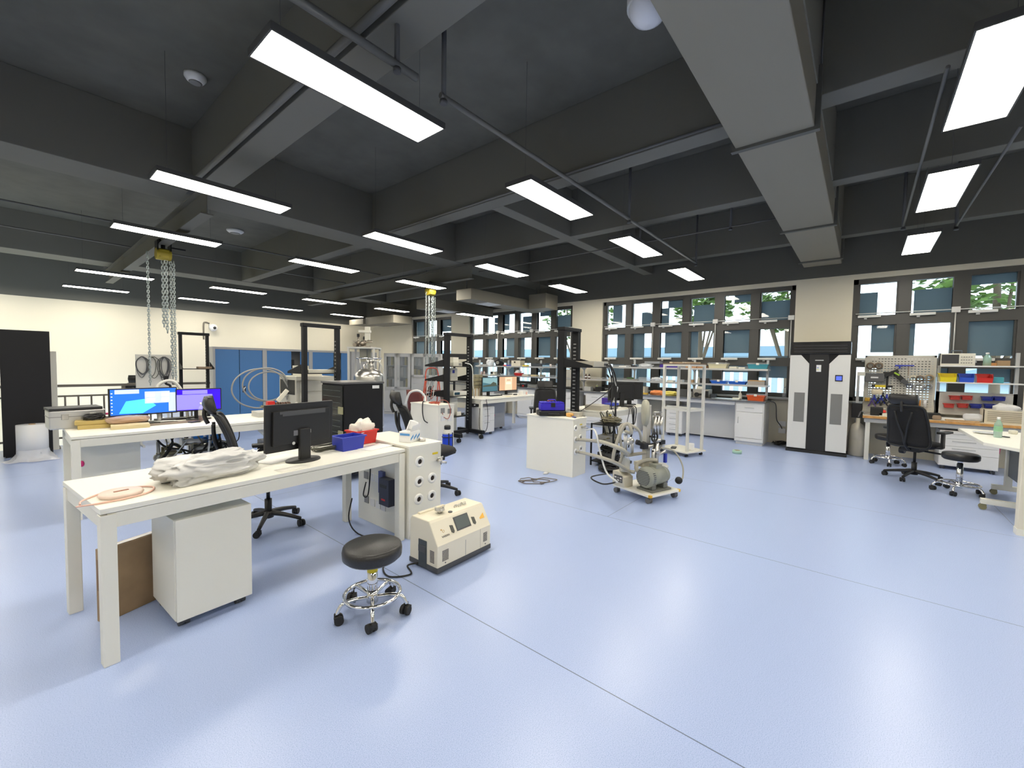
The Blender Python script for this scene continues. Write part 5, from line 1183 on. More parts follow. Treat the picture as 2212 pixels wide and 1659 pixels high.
# wall sockets and black power strip near the air conditioner
q = PX(1690,915,9.95); t = thing('wall_socket', 'white wall sockets low on the wall left of the air conditioner', 'socket', (9.945,q.y,q.z))
for dz in (.0,-.14): a = MB(); a.bx(-.03,0,-.06,.06,dz-.05,dz+.05); build(a, 'socket_plate', mat('white plastic'), t, .004)
cable('grey cable hanging from the window bench end to the wall sockets', [(9.6,1.38,.86),(9.75,1.30,.8),(9.8,1.28,.5),(9.85,1.22,.38),(9.92,q.y,q.z-.1)], .008, DGREY)
a = MB(); tangle(a, (0,0,0), .13, 8, .009, 8, .5); single(a, 'cable_pile', RUBBER, 'pile of black cables on the floor left of the air conditioner', 'cable', (9.72,1.2,.001))
# ---------------------------------------------------------------- white console with sockets, blue drum
p = P(946.6,875.5,.77); CX2, CY2 = p.x, p.y
con2 = make_console('white service console with four sockets on its front, behind the blue drum', (CX2,CY2,0), 0, .37, .78, .77)
for px, py, m_ in ((956,887,GREY),(971,888,GREY),(956,904,None),(971,904,None)):
    q = PY(px, py, CY2); socket(con2, 'y', q.x-CX2, q.z, .09, m_)
a = MB(); a.tube([(.10,-.012,.60),(.02,.02,.8),(.06,-.01,.86),(.2,-.02,.82),(.26,-.03,.66),(.22,-.02,.52),(.12,-.015,.55)],.006,6); build(a, 'red_lead', mat('rust lead', (.45,.10,.06), .5), con2)
a = MB(); tangle(a, (0,0,0), .12, 5, .006, 12, .2); single(a, 'lead_tangle', mat('rust lead'), 'tangle of rust red leads on top of the console with sockets', 'cable', (CX2+.18,CY2+.3,.771))
cable('white hose with a black cable arching over the left end of the console with sockets', [(CX2-.18,CY2+.7,.74),(CX2-.16,CY2+.6,.96),(CX2-.04,CY2+.5,1.0),(CX2+.06,CY2+.45,.90),(CX2+.03,CY2+.4,.80)], .022, WCABLE, 'hose', 'hose')
cable('black cable hanging down the left side of the console with sockets', [(CX2+.03,CY2+.42,.80),(CX2-.02,CY2+.40,.79),(CX2-.04,CY2+.38,.62),(CX2-.035,CY2+.34,.48),(CX2-.03,CY2+.25,.44)], .010, RUBBER)
q = P(966,976,0)
t = thing('drum', 'bright blue drum with black lid and straps on the floor before a console', 'drum', (q.x,q.y,0), .2)
a = MB(); a.lathe([(.075,0),(.085,.01),(.085,.30),(.08,.31)], n=28); build(a, 'body', mat('drum blue', (.01,.055,.55), .3), t)
a = MB(); a.lathe([(.08,.31),(.078,.34),(.055,.38),(.055,.385)], n=28); build(a, 'white_shoulder', IV, t)
a = MB(); a.lathe([(.05,.385),(.055,.39),(.055,.44),(.045,.455),(0,.458)], n=24); build(a, 'lid', BLACK, t)
for q_ in (-2.2,-.9): a = MB(); c_, s_ = cos(q_), sin(q_); a.tube([(.089*c_,.089*s_,.02),(.089*c_,.089*s_,.27),(.086*c_,.086*s_,.33)],.010,6,sub=2); build(a, 'strap', BLACK, t)
a = MB(); a.torus((0,0,.26),.088,.008,28); build(a, 'band', BLACK, t)
# red step ladder, dark red chair, glass cabinets behind
q = D(934, 900, 9.65)
t = thing('step_ladder', 'red folding step ladder before the glass cabinets', 'ladder', (q.x,q.y,0), RZ+.5)
LR = mat('ladder red', (.52,.07,.035), .4)
for s in (-1,1): a = MB(); a.tube([(s*.2,-.35,0),(s*.17,-.05,.8),(s*.15,.05,1.25)],.014,6,sub=2); build(a, 'side_rail', LR, t); a = MB(); a.tube([(s*.2,.35,0),(s*.15,.05,1.2)],.013,6,sub=1); build(a, 'rear_leg', LR, t)
a = MB(); a.tube([(-.15,.05,1.25),(-.1,.06,1.38),(.1,.06,1.38),(.15,.05,1.25)],.013,6); build(a, 'hand_hoop', LR, t)
for z, y in ((.32,-.23),(.60,-.13),(.88,-.03)): a = MB(); a.bx(-.17,.17,y-.08,y+.08,z-.012,z+.012); build(a, 'step', mat('dark step', (.10,.02,.018), .6), t)
q = D(916, 900, 8.55); 
t = thing('red_chair', 'dark red padded chair beside the red step ladder', 'chair', (q.x,q.y,0), RZ+2.5)
DR = mat('dark red vinyl', (.13,.03,.025), .5)
a = MB(); a.rbox(-.22,.22,-.22,.22,.42,.48,.05); build(a, 'seat', DR, t, .015); a = MB(); shell(a, lambda u,v: ((u*2-1)*.21, .2+.05*v, .55+v*.42), 6, 5, .035); build(a, 'backrest', DR, t)
for x in (-.19,.19):
    for y in (-.19,.2): a = MB(); a.cyl((x,y,0),(x,y,.42),.013); build(a, 'leg', BLKM, t)
for x in (-.19,.19): a = MB(); a.cyl((x,.2,.42),(x,.235,.7),.013); build(a, 'back_post', BLKM, t)
# ---------------------------------------------------------------- black equipment rack with instruments
RX, RY = 5.79, 6.21
rk = rack('tall black equipment rack full of small instruments, left of the desk with two small monitors', (RX,RY), 0, .68, 2.05, [(1.45,-.05,.62),(1.16,-.05,.62),(.86,-.05,.62)], pw=.07, pd=.11, foot=(-.42,.30))
a = MB(); a.bx(-.27,.27,-.05,.5,.44,.455); build(a, 'shelf', BLKM, rk)
def rin(dx, dy, z, label, w, d, h, m_, front=None, rz=0.): return carton(label, (RX+dx,RY+dy,z), rz, w, d, h, m_, 'instrument', 'instrument', front=front)
rin(.04,.06,1.451,'white power supply on the top shelf of the equipment rack',.24,.3,.08,IV,((.6,.9,.2,.8,GREY,'control_panel'),))
rin(.04,.12,1.532,'grey box on the white power supply in the equipment rack',.15,.2,.10,PANEL)
rin(.0,.12,1.161,'tall white instrument with a small blue display in the equipment rack',.17,.25,.25,IV,((.2,.55,.6,.85,mat('navy display', (.02,.03,.25), .3),'display'),))
rin(-.05,.06,1.161,'flat white instrument before the tall white one in the equipment rack',.18,.05,.07,IV)
rin(.06,-.0,.861,'bench meter with a wide display in the equipment rack',.36,.3,.09,IV,((.06,.45,.2,.8,mat('lcd blue', (.02,.06,.09), .2),'display'),(.52,.95,.2,.8,PANEL,'keypad')))
rin(.0,.12,.456,'pale grey tall box on the lowest shelf of the equipment rack',.2,.3,.36,PANEL)
rin(.05,.02,.456,'small white switch box on the lowest shelf of the equipment rack',.12,.03,.08,IV)
cable('white cable hanging down the right post of the equipment rack', [(RX+.2,RY+.02,1.52),(RX+.3,RY-.08,1.45),(RX+.32,RY-.09,1.1),(RX+.36,RY-.08,.95),(RX+.46,RY-.0,.80)], .010, WCABLE)
for k in range(5): cable('%s lead hanging at the left of the equipment rack' % ('white','red','grey','long white','long red')[k], [(RX-.36,RY+.25+.07*k,1.16-.1*(k%2)),(RX-.42,RY+.24+.07*k,.98),(RX-.43,RY+.25+.07*k,.85-.05*(k%3)),(RX-.34,RY+.28+.06*k,.865)], .007, (WCABLE,mat('rust lead'),GREY,WCABLE,mat('rust lead'))[k])
single(MB().bx(-.36,.36,-.015,.015,0,.16), 'wall_display', BLACK, 'black flat display panel seen through the upper part of the equipment rack', 'display', (8.6,9.4,1.64), RZ, bevel=.004)
single(MB().bx(-.03,.03,-.03,.03,0,1.64).bx(-.3,.3,-.15,.15,0,.02), 'display_stand', BLKM, 'black stand carrying the flat display panel behind the equipment rack', 'stand', (8.6,9.4,0), RZ)
# ---------------------------------------------------------------- desk with two small monitors
D3X, D3Y = 6.25, 6.02
make_table('white desk with two small monitors and a mouse, before the far bench', 2.1, .85, TH, (D3X,D3Y,0), 0)
SEA, SKYP, MUD, TAN, CRP = mat('screen teal', (.06,.16,.21), .3, emit=.3), mat('screen sky', (.22,.38,.42), .3, emit=.3), mat('screen mud', (.07,.09,.07), .3, emit=.2), mat('screen tan', (.58,.36,.22), .3, emit=.36), mat('screen cream', (.78,.60,.44), .3, emit=.36)
YM = 6.55; q0, q1 = PY(1041,830,YM), PY(1074,830,YM); w_ = (q1.x-q0.x)/cos(.15)
m1, s1, T_ = make_monitor('left small monitor with a landscape picture, on the white desk before the far bench', ((q0.x+q1.x)/2,YM,TH), .0, w_, .34, .09, SEA, 'flat')
a = MB(T_); a.prism([(-w_*.46,.05),(w_*.46,-.02),(w_*.46,.15),(-w_*.46,.15)],-.0145,-.0139,'y'); build(a, 'picture_sky', SKYP, s1); a = MB(T_); a.prism([(-w_*.46,-.02),(0,.0),(w_*.2,.06),(w_*.4,.03),(w_*.46,-.04),(-w_*.46,-.05)],-.0149,-.0145,'y'); build(a, 'picture_shore', MUD, s1)
q0, q1 = PY(1076,830,YM), PY(1117,830,YM); w_ = q1.x-q0.x
m2, s2, T_ = make_monitor('right small monitor with a tan page, on the white desk before the far bench', ((q0.x+q1.x)/2+.02,YM+.02,TH), .05, w_, .35, .09, TAN, 'flat')
win(s2,T_,.32,.72,.06,.92,CRP,w_,.35); win(s2,T_,.42,.62,.70,.78,TAN,w_,.35,.0152); win(s2,T_,.38,.66,.46,.60,mat('screen pale', (.85,.74,.62), .3, emit=.4),w_,.35,.0152)
def c3(px, py, label, w, d, h, m_, rz=0., **k): q = P(px, py, TH); return carton(label, (q.x,q.y,TH), rz, w, d, h, m_, **k)
c3(1073,855.5,'black keyboard before the small monitors',.40,.13,.02,BLACK,.0,name='keyboard',cat='keyboard',bevel=.006)
c3(1115,853.5,'dark computer mouse right of the small monitors',.10,.06,.03,DGREY,.0,name='computer_mouse',cat='mouse',bevel=.012)
c3(1135,853,'small white box with a pink print at the right end of the small monitor desk',.22,.12,.10,PAPER,.1,front=((.55,.85,.1,.7,mat('pink print', (.8,.5,.45), .6),'print'),))
c3(1100,857,'yellow note paper on the small monitor desk',.16,.07,.004,mat('yellow paper', (.75,.66,.25), .7),.1,name='paper_sheet',cat='paper')
q = P(1028,856,TH)
for k in range(9): single(MB().bx(0,.019,0,.14,0,.16+.008*((k*5)%3)), 'notebook', (PAPER,mat('cream card'),mat('pinkish brown paper'),PAPER,IV)[k%5], 'pale notebook in the upright row left of the small monitors', 'book', (q.x-.02+.022*k,q.y+.04,TH), 0, 'upright row of pale notebooks')
yb = 6.72; q0, q1 = PY(1018,830,yb), PY(1043,830,yb); w_ = q1.x-q0.x; hz = PY(1030,809,yb).z-TH
t = thing('parts_cabinet', 'small parts cabinet with rows of olive drawers, behind the notebooks', 'cabinet', (q0.x,yb,TH), 0)
a = MB(); a.bx(0,w_,.012,.13,0,hz); build(a, 'carcass', mat('olive grey'), t, .003)
for r in range(6):
    for c in range(3): a = MB(); a.bx(w_*(c+.06)/3,w_*(c+.94)/3,0,.012,hz*(r+.1)/6,hz*(r+.85)/6); build(a, 'drawer', mat('olive drawer', (.33,.30,.19), .45), t, .002)
q0, q1 = P(1043,938,0), P(1062,936,0)
make_pedestal('white mobile pedestal with three drawers and a pink tag, under the small monitor desk', .40, .5, .60, (D3X+.075,D3Y+.05,0), 0, 3, BW, tagc=PINK)
q = P(1064,922,0); make_pedestal('grey sided mobile pedestal behind the pink tag, under the small monitor desk', .60, .36, .62, (D3X+.62,D3Y+.40,0), 0, 0, mat('cool grey panel', (.36,.37,.38), .5))
t = thing('black_device', 'black device with a white light hanging under the left end of the small monitor desk', 'device', (D3X-.03,D3Y+.2,.60), 0)
a = MB(); a.bx(0,.22,0,.2,0,.075); build(a, 'body', BLACK, t, .004); a = MB(); a.bx(.03,.07,-.004,0,.03,.055); build(a, 'light', PAPER, t)
cable('black cable loop hanging from the small monitor desk', [(D3X+.15,D3Y-.01,TH-.01),(D3X+.18,D3Y-.03,.5),(D3X+.16,D3Y-.04,.2),(D3X+.05,D3Y-.04,.08),(D3X-.06,D3Y-.03,.2),(D3X-.05,D3Y-.02,.6)], .007, RUBBER)
q = D(1180, 900, 8.0); make_chair('black office chair with headrest behind the blue toolbox', (q.x,q.y,0), radians(-50), True)
# ================================================================ CONSOLE, RACK, PUMP CART, RIGHT SIDE
C3X, C3Y = 4.82, 2.93
def p3(px, py): q = PY(px, py, C3Y); return (q.x-C3X, q.z, .042)
con3 = make_console('white service console with hoses plugged into its front, blue toolbox on top', (C3X,C3Y,0), 0, .34, .78, .79,
    [p3(1243,925), p3(1243,950), p3(1253.5,945), p3(1243,976), p3(1254,969)])
q = PY(1255,917,C3Y); a = MB(); a.bx(q.x-C3X-.03,q.x-C3X+.03,-.003,.001,q.z-.007,q.z+.007); build(a, 'yellow_label', YLABEL, con3)
q = PY(1257,923,C3Y); a = MB(); a.cyl((q.x-C3X,0,q.z),(q.x-C3X,-.06,q.z),.012); a.cyl((q.x-C3X-.03,-.04,q.z+.02),(q.x-C3X+.03,-.04,q.z+.02),.007); a.cyl((q.x-C3X,-.05,q.z),(q.x-C3X+.05,-.06,q.z-.01),.011); build(a, 'valve', STEEL, con3)
ZT = .79
t = thing('toolbox', 'bright violet blue toolbox on a black case, on top of the white console', 'toolbox', (4.98,3.40,ZT+.075), radians(-42))
TB = mat('violet blue plastic', (.035,.02,.50), .4)
a = MB(); a.rbox(-.17,.17,-.10,.10,0,.095,.02); build(a, 'body', TB, t, .008)
a = MB(); a.rbox(-.165,.165,-.095,.095,.097,.115,.02); build(a, 'lid', TB, t, .006)
for k in range(7): a = MB(); a.bx(-.13+.038*k,-.11+.038*k,-.06,.06,.115,.121); build(a, 'lid_rib', TB, t, .002)
a = MB(); a.tube([(-.05,.0,.118),(-.05,0,.145),(.05,0,.145),(.05,0,.118)],.008,6,sub=2); build(a, 'handle', TB, t)
a = MB(); a.bx(-.03,.03,-.112,-.1,.05,.11); build(a, 'latch', BLACK, t, .003)
t = thing('tool_case', 'flat black tool case under the violet blue toolbox', 'case', (4.97,3.39,ZT+.001), radians(-42))
a = MB(); a.rbox(-.20,.19,-.13,.13,0,.07,.035); build(a, 'shell', BLACK, t, .012); a = MB(); a.tube([(-.07,-.13,.035),(-.07,-.165,.035),(.07,-.165,.035),(.07,-.13,.035)],.01,6,sub=2); build(a, 'handle', BLACK, t)
bag('orange yellow work gloves beside the violet blue toolbox', (5.05,3.13,ZT+.001), .4, .16, .10, .05, mat('glove orange', (.75,.42,.12), .7), 41, 'work_gloves', 'gloves', .3, nu=24, nv=12)
carton('blue handled cutter lying on the white console edge', (4.97,3.0,ZT+.001), .9, .10, .03, .018, mat('slate blue'), 'cutter', 'tool', bevel=.006)
a = MB(); a.tube([(-.06,0,.006),(-.02,.03,.008),(.05,.01,.006),(.08,-.03,.006)],.006,6); single(a, 'red_pliers', mat('rust lead'), 'red handled pliers lying on top of the violet blue toolbox', 'tool', (4.94,3.40,ZT+.075+.125), .3)
BM = mat('beige metal', (.47,.44,.36), .45)
carton('beige flat instrument at the right end of the white console top', (5.08,3.44,ZT), -.1, .16, .26, .075, BM, 'instrument', 'instrument')
carton('small beige power box at the front right of the white console top', (5.10,2.99,ZT), -.05, .10, .20, .06, BM, 'power_box', 'instrument')
# second black rack behind it
RK2X, R2Y = 5.79, 3.63
rk2 = rack('open black rack with a beige analyser on its arm shelf, behind the blue toolbox', (RK2X,R2Y), 0, .50, 2.05, [(1.485,-.56,.05)], pw=.085, pd=.12, foot=(-.20,.34))
t = carton('wide beige analyser lying on the arm shelf of the second black rack', (RK2X+.03,R2Y-.56,1.486), 0, .46, .48, .085, BM, 'analyser', 'instrument', front=((.70,.95,.15,.85,GREY,'connector_panel'),))
carton('dark blue grey module right of the beige analyser on the rack shelf', (6.18,R2Y-.40,1.49), 0, .14, .3, .07, mat('slate module', (.07,.09,.12), .4), 'module', 'instrument')
single(MB().bx(-.02,.3,-.01,.34,-.012,0), 'arm_plate', BLKM, 'thin black plate carrying the dark module beside the beige analyser', 'shelf', (5.98,R2Y-.42,1.4855))
for k, (x0, x1, y1, z1, r, m_) in enumerate(((5.95,5.95,2.95,.84,.008,RUBBER),(6.0,6.12,3.05,.40,.011,RUBBER),(5.9,5.55,3.25,.82,.006,RUBBER),(6.03,6.05,2.98,.10,.013,RUBBER),(6.0,6.16,3.02,.95,.008,WCABLE))):
    cable('%s cable drooping from the beige analyser' % ('first black','second black','thin black','thickest black','white')[k], [(x0,R2Y-.555,1.52),(x0+.03,R2Y-.60,1.50),(x0+.09+.02*k,R2Y-.64,1.2),(x1+.05,R2Y-.65,z1+.2),(x1,y1,z1)], r, m_)
for k in range(7):
    rr = random.Random(k); x = 5.72+.07*k
    cable('wire hanging in the dark bunch between the second rack and the desk', [(x,3.02+.03*(k%3),.80),(x+rr.uniform(-.05,.05),2.97,.6),(x+rr.uniform(-.08,.08),2.94,.35),(x+rr.uniform(-.1,.1),2.93,.12),(x+rr.uniform(-.1,.1),2.88,.012)], .007+.002*(k%2), (RUBBER,mat('olive wires'),RUBBER)[k%3], group='wires hanging beside the desk leg')
# desk with the dark monitors
D4X, D4Y = P(1315,890,TH).x, P(1315,890,TH).y
make_table('white desk with black monitors seen from behind, between the pump cart and the window bench', 1.75, .80, TH, (D4X,D4Y,0), 0)
a = MB(); a.box((0,0,0),(.08,.008,.12)); single(a, 'yellow_cloth', YLABEL, 'yellow tag hanging from the near corner of the desk with black monitors', 'tag', (D4X+.03,D4Y-.012,.68), .1)
q = P(1357,877,TH); make_monitor('left black monitor seen from behind on the desk by the window bench', (q.x-.1,q.y+.1,TH), radians(140), .50, .33, .10, None, 'flat')
make_monitor('right black monitor seen from its side on the desk by the window bench', (q.x+.32,q.y+.13,TH), radians(118), .50, .33, .10, None, 'flat')
q = P(1329,884,TH); t = thing('wire_basket', 'black wire basket with blue lid on the desk with black monitors', 'basket', (q.x,q.y+.07,TH), 0)
a = MB()
for k in range(7): a.cyl((-.11+.036*k,-.06,.0),(-.12+.04*k,-.07,.06),.003,n=5); a.cyl((-.11+.036*k,.06,.0),(-.12+.04*k,.07,.06),.003,n=5)
for z, e in ((.0,0),(.03,.005),(.06,.01)): a.tube([(-.11-e,-.06-e,z),(.11+e,-.06-e,z),(.11+e,.06+e,z),(-.11-e,.06+e,z)],.004,5,True,1)
build(a, 'basket', BLACK, t); a = MB(); a.bx(-.125,.125,-.075,.075,.062,.10); build(a, 'blue_lid', BLUE, t, .006)
carton('beige instrument box at the left end of the desk with black monitors', (D4X+.20,D4Y+.16,TH), .0, .30, .3, .08, BM, 'instrument', 'instrument')
sheet('white papers lying on the desk with black monitors', (D4X+.52,D4Y+.38,TH+.001), .2, .4, .28, PAPER, .008, curl=.01)
q = P(1408,858,TH); carton('small dark purple bin at the back of the desk with black monitors', (D4X+1.25,D4Y+.62,TH), 0, .16, .12, .12, mat('deep purple'), 'small_bin', 'bin')
for k, (dx, r) in enumerate(((.72,.007),(.78,.009),(.84,.007),(.93,.008),(.66,.006))):
    cable('%s black cable falling from the black monitors in front of the desk' % ('first','second','third','fourth','fifth')[k], [(D4X+dx+.1,D4Y+.15,TH+.02),(D4X+dx+.03,D4Y-.03,TH+.01),(D4X+dx+.06-.04*k,D4Y-.06,.55),(D4X+.76,D4Y-.07,.38+.03*k),(D4X+.70,D4Y-.03,.12)], r, RUBBER)
# tangle of electronics under that desk
t = thing('equipment_shelf', 'open black shelf crammed with wires under the left half of the desk with black monitors', 'shelf', (D4X-.42,D4Y-.30,0), 0)
for z in (.06,.36,.62): a = MB(); a.bx(0,.40,0,.38,z,z+.012); build(a, 'shelf_board', BLKM, t)
for x in (0,.38):
    for y in (0,.36): a = MB(); a.bx(x,x+.02,y,y+.02,0,.64); build(a, 'post', BLKM, t)
for k, (z, m_) in enumerate(((.375,mat('olive wires')),(.075,RUBBER),(.635,mat('olive wires')),(.2,RUBBER))):
    a = MB(); tangle(a, (.2,.15,z), .17, 11, .008, 50+k, .5); build(a, 'wire_bundle', m_, t)
a = MB(); a.bx(.06,.3,.05,.3,.373,.46); build(a, 'driver_box', GREY, t, .004); a = MB(); a.bx(.08,.32,.05,.3,.073,.2); build(a, 'power_unit', DGREY, t, .004)
a = MB(); tangle(a, (0,0,0), .22, 10, .010, 77, .25); single(a, 'cable_pile', RUBBER, 'heap of black cables on the floor between the hosed console and the pump cart', 'cable', (5.55,2.72,.001))
# cable loops on the floor before the console
q = P(1158,1041,0); a = MB()
for k, (R_, ox, oy, f) in enumerate(((.20,-.02,0,.5),(.16,.1,.03,.6),(.11,-.10,.06,.7))): a.tube([(ox+R_*cos(i*pi/5)*1.0*(1+.2*sin(i*2+k)), oy+R_*f*sin(i*pi/5)*(1+.2*cos(i*3)), .006+.006*k) for i in range(10)], .0055, 6, True, 4)
a.box((.05,-.11,.012),(.05,.025,.02),rz=.4); a.box((-.16,.02,.012),(.05,.02,.02),rz=.9)
single(a, 'cable_coil', mat('grey brown cable', (.20,.17,.15), .5), 'loops of grey brown cable lying on the floor before the hosed console', 'cable', (q.x,q.y,0), -.7)
q = P(1179,1022,0); bag('small white crumpled paper by the foot of the hosed console', (q.x-.03,q.y-.02,.001), .3, .09, .06, .02, PAPER, 44, 'paper_scrap', 'paper', .4, nu=14, nv=8)
# ---------------------------------------------------------------- pump cart
N_, R_c, L_c = P(1405,1072,.1), P(1470,1057,.1), P(1334,1043,.1)
ex = (R_c-N_); ey = (L_c-N_); CW_, CD_ = ex.length, ey.length
cang = math.atan2(ex.y, ex.x)
a = MB(); tangle(a, (0,0,0), .30, 12, .009, 78, .12); single(a, 'cable_pile', RUBBER, 'flat spread of black cables on the floor under the desk with black monitors', 'cable', (6.0,2.92,.001))
t = thing('pump_cart', 'white wheeled cart carrying a grey vacuum pump, glass trap and valves', 'pump', (N_.x,N_.y,0), cang)
CD_ = abs(ey.dot(Vector((-sin(cang),cos(cang),0)))); CD_ = max(CD_, .5)
a = MB(); a.bx(0,CW_,0,CD_,.075,.10); build(a, 'deck', WHITE, t, .003)
for x in (.04,CW_-.04):
    for y in (.04,CD_-.04): caster(t, x, y, .03, mat('grey rubber', (.12,.12,.12), .6))
for x, y in ((0,0),(CW_-.03,0)): a = MB(); a.bx(x,x+.03,-.002,.03,.074,.1015); build(a, 'yellow_corner', mat('amber tape', (.85,.5,.03), .5), t)
PG = mat('pump grey', (.29,.30,.25), .45)
mx0, my, mz = .06, .16, .255
a = MB(); a.cyl((mx0+.06,my,mz),(mx0+.30,my,mz),.105,n=28); a.cyl((mx0+.30,my,mz),(mx0+.36,my,mz),.09,n=24); a.bx(mx0+.16,mx0+.26,my-.05,my+.05,mz+.09,mz+.135); build(a, 'motor', PG, t)
a = MB(); a.lathe([(.075,0),(.105,.012),(.12,.04),(.12,.085),(.11,.10)],(mx0,my,mz),28,'x'); fc = build(a, 'fan_cover', PG, t)
for k in range(9): z = mz-.075+.018*k; w = sqrt(max(.0005,.092**2-(z-mz)**2)); a = MB(); a.bx(mx0-.002,mx0+.012,my-w,my+w,z,z+.006); build(a, 'fan_slot', DGREY, fc)
for k in range(7): z = mz-.06+.02*k; a = MB(); w = sqrt(max(.001,.121**2-(z-mz)**2)); a.bx(mx0+.045,mx0+.08,my-w-.001,my-w+.006,z,z+.007); build(a, 'side_slot', DGREY, fc)
a = MB(); a.bx(mx0+.03,mx0+.36,my-.11,my+.11,.101,.125); a.bx(mx0+.06,mx0+.12,my-.09,my+.09,.125,.19); a.bx(mx0+.25,mx0+.31,my-.09,my+.09,.125,.19); build(a, 'pump_base', mat('dark pump grey', (.15,.155,.135), .5), t, .006)
a = MB(); a.bx(mx0+.10,mx0+.22,my-.1225,my-.10,mz+.02,mz+.05); build(a, 'pale_print', mat('pale print', (.62,.62,.55), .5), t) if 0 else None
a = MB(); a.sphere((CW_-.01,.02,.20),.042); build(a, 'black_ball', RUBBER, t)
# controller
CP = mat('cream controller', (.62,.58,.46), .45)
a = MB(); a.prism([(CD_-.19,.101),(CD_-.01,.101),(CD_-.01,.27),(CD_-.10,.27),(CD_-.19,.22)], -.02, .13, 'x'); cb = build(a, 'controller', CP, t, .006)
a = MB(); a.bx(-.024,-.019,CD_-.165,CD_-.04,.15,.23); build(a, 'socket_panel', DGREY, cb)
for k in range(6): a = MB(); a.bx(-.027,-.023,CD_-.155+.04*(k%3),CD_-.13+.04*(k%3),.165+.03*(k//3),.18+.03*(k//3)); build(a, 'socket', mat('white plastic') if k%2 else GREY, cb)
# glass trap
GL = mat('clear glass', (.85,.88,.86), .05, alpha=.35)
a = MB(); a.lathe([(.055,.272),(.062,.28),(.062,.40),(.045,.43),(.045,.47),(.05,.475)],(.06,CD_-.12,0),24,caps=False); build(a, 'glass_trap', GL, t)
a = MB(); a.cyl((.06,CD_-.12,.272),(.06,CD_-.12,.33),.054,n=20); build(a, 'trap_packing', mat('pale packing', (.55,.50,.38), .7), t)
a = MB(); a.cyl((.06,CD_-.12,.475),(.06,CD_-.12,.50),.055,n=20); a.cyl((.06,CD_-.12,.5),(.06,CD_-.12,.72),.022); a.cyl((.06,CD_-.12,.72),(.06,CD_-.12,.735),.05,n=20); a.cyl((.06,CD_-.12,.60),(.20,CD_-.10,.60),.024); a.sphere((.16,CD_-.11,.62),.045); a.cyl((.2,CD_-.1,.60),(.2,CD_-.1,.45),.02); build(a, 'trap_pipework', ALU, t)
# valve tower
tx, ty = CW_*.62, CD_*.62
a = MB(); a.bx(tx-.035,tx+.035,ty-.03,ty+.03,.101,.86); a.bx(tx-.06,tx+.06,ty-.05,ty+.05,.101,.16); build(a, 'tower', mat('tower grey paint', (.52,.51,.46), .45), t, .003)
nv = Vector((cos(radians(-56)-cang), sin(radians(-56)-cang), 0)); nr = Matrix.Rotation(math.atan2(nv.y,nv.x),4,'Z'); PT = Matrix.Translation((tx-.03,ty,.96)) @ nr
def disc(prof, name, m_):
    a = MB(); a.lathe(prof, (0,0,0), 36, 'x'); a.v = [tuple(PT @ Vector((x,y,z*1.25))) for x,y,z in a.v]; build(a, name, m_, t)
disc([(.0,-.03),(.115,-.03),(.125,-.015),(.125,.012),(.11,.028),(.0,.03)], 'round_plate', mat('greenish beige plate', (.42,.41,.32), .4))
disc([(.085,.029),(.09,.034),(.0,.036)], 'plate_cover', mat('frosted disc', (.60,.60,.52), .25))
a = MB()
for k in range(3): a.cyl((tx+.07+.042*k,ty-.05-.012*k,.70),(tx+.07+.042*k,ty-.05-.012*k,.92),.026,n=16)
a.cyl((tx+.07,ty-.05,.92),(tx+.07,ty-.05,.97),.010); a.cyl((tx+.05,ty-.05,.965),(tx+.16,ty-.08,.965),.009); a.cyl((tx+.15,ty-.07,.92),(tx+.15,ty-.07,.97),.010)
build(a, 'steel_cylinders', STEEL, t)
a = MB(); a.torus((tx+.02,ty-.10,.68),.05,.010,24,'y'); a.cyl((tx+.02,ty-.10,.68),(tx+.02,ty,.68),.012); a.bx(tx-.025,tx+.065,ty-.105,ty-.095,.676,.684); a.bx(tx+.016,tx+.024,ty-.105,ty-.095,.635,.725); build(a, 'valve_wheel', BLACK, t)
a = MB(); a.cyl((tx+.10,ty-.06,.30),(tx+.10,ty-.06,.62),.035,n=18); a.cyl((tx+.10,ty-.06,.62),(tx+.10,ty-.06,.65),.055,n=18); a.cyl((tx-.12,ty-.06,.57),(tx+.2,ty-.06,.57),.025); a.sphere((tx+.10,ty-.06,.50),.05); a.cyl((tx+.10,ty-.06,.44),(tx+.22,ty-.10,.50),.02); a.cyl((tx-.02,ty-.12,.36),(tx-.02,ty-.12,.55),.02); a.cyl((tx+.2,ty-.06,.52),(tx+.2,ty-.06,.62),.035)
build(a, 'valve_block', STEEL, t)
a = MB(); a.bx(tx-.16,tx-.08,ty-.1,ty-.04,.55,.62); a.bx(tx-.10,tx+.2,ty-.075,ty-.065,.595,.605); a.bx(tx+.14,tx+.22,ty-.1,ty-.03,.58,.63); a.cyl((tx-.1,ty-.07,.6),(tx-.2,ty-.02,.63),.03); a.cyl((tx+.04,ty-.1,.6),(tx-.04,ty-.13,.52),.012); build(a, 'black_fittings', BLACK, t, .004)
a = MB(); a.bx(tx-.12,tx+.06,ty-.06,ty+.08,.33,.38); build(a, 'cream_manifold', CP, t, .006)
a = MB(); a.bx(tx+.20,tx+.235,ty-.12,ty-.09,.36,.47); build(a, 'blue_lever', BLUE, t, .003)
a = MB(); a.cyl((CW_-.05,CD_*.42,.101),(CW_-.05,CD_*.42,.32),.075,n=24); a.lathe([(.08,.32),(.08,.335),(.05,.36),(0,.36)],(CW_-.05,CD_*.42,0),24); build(a, 'oil_can', mat('can white', (.66,.66,.63), .4), t)
a = MB(); a.lathe([(.0765,.14),(.0765,.25)],(CW_-.05,CD_*.42,0),24,caps=False); build(a, 'blue_label', mat('navy print', (.04,.05,.22), .5), t)
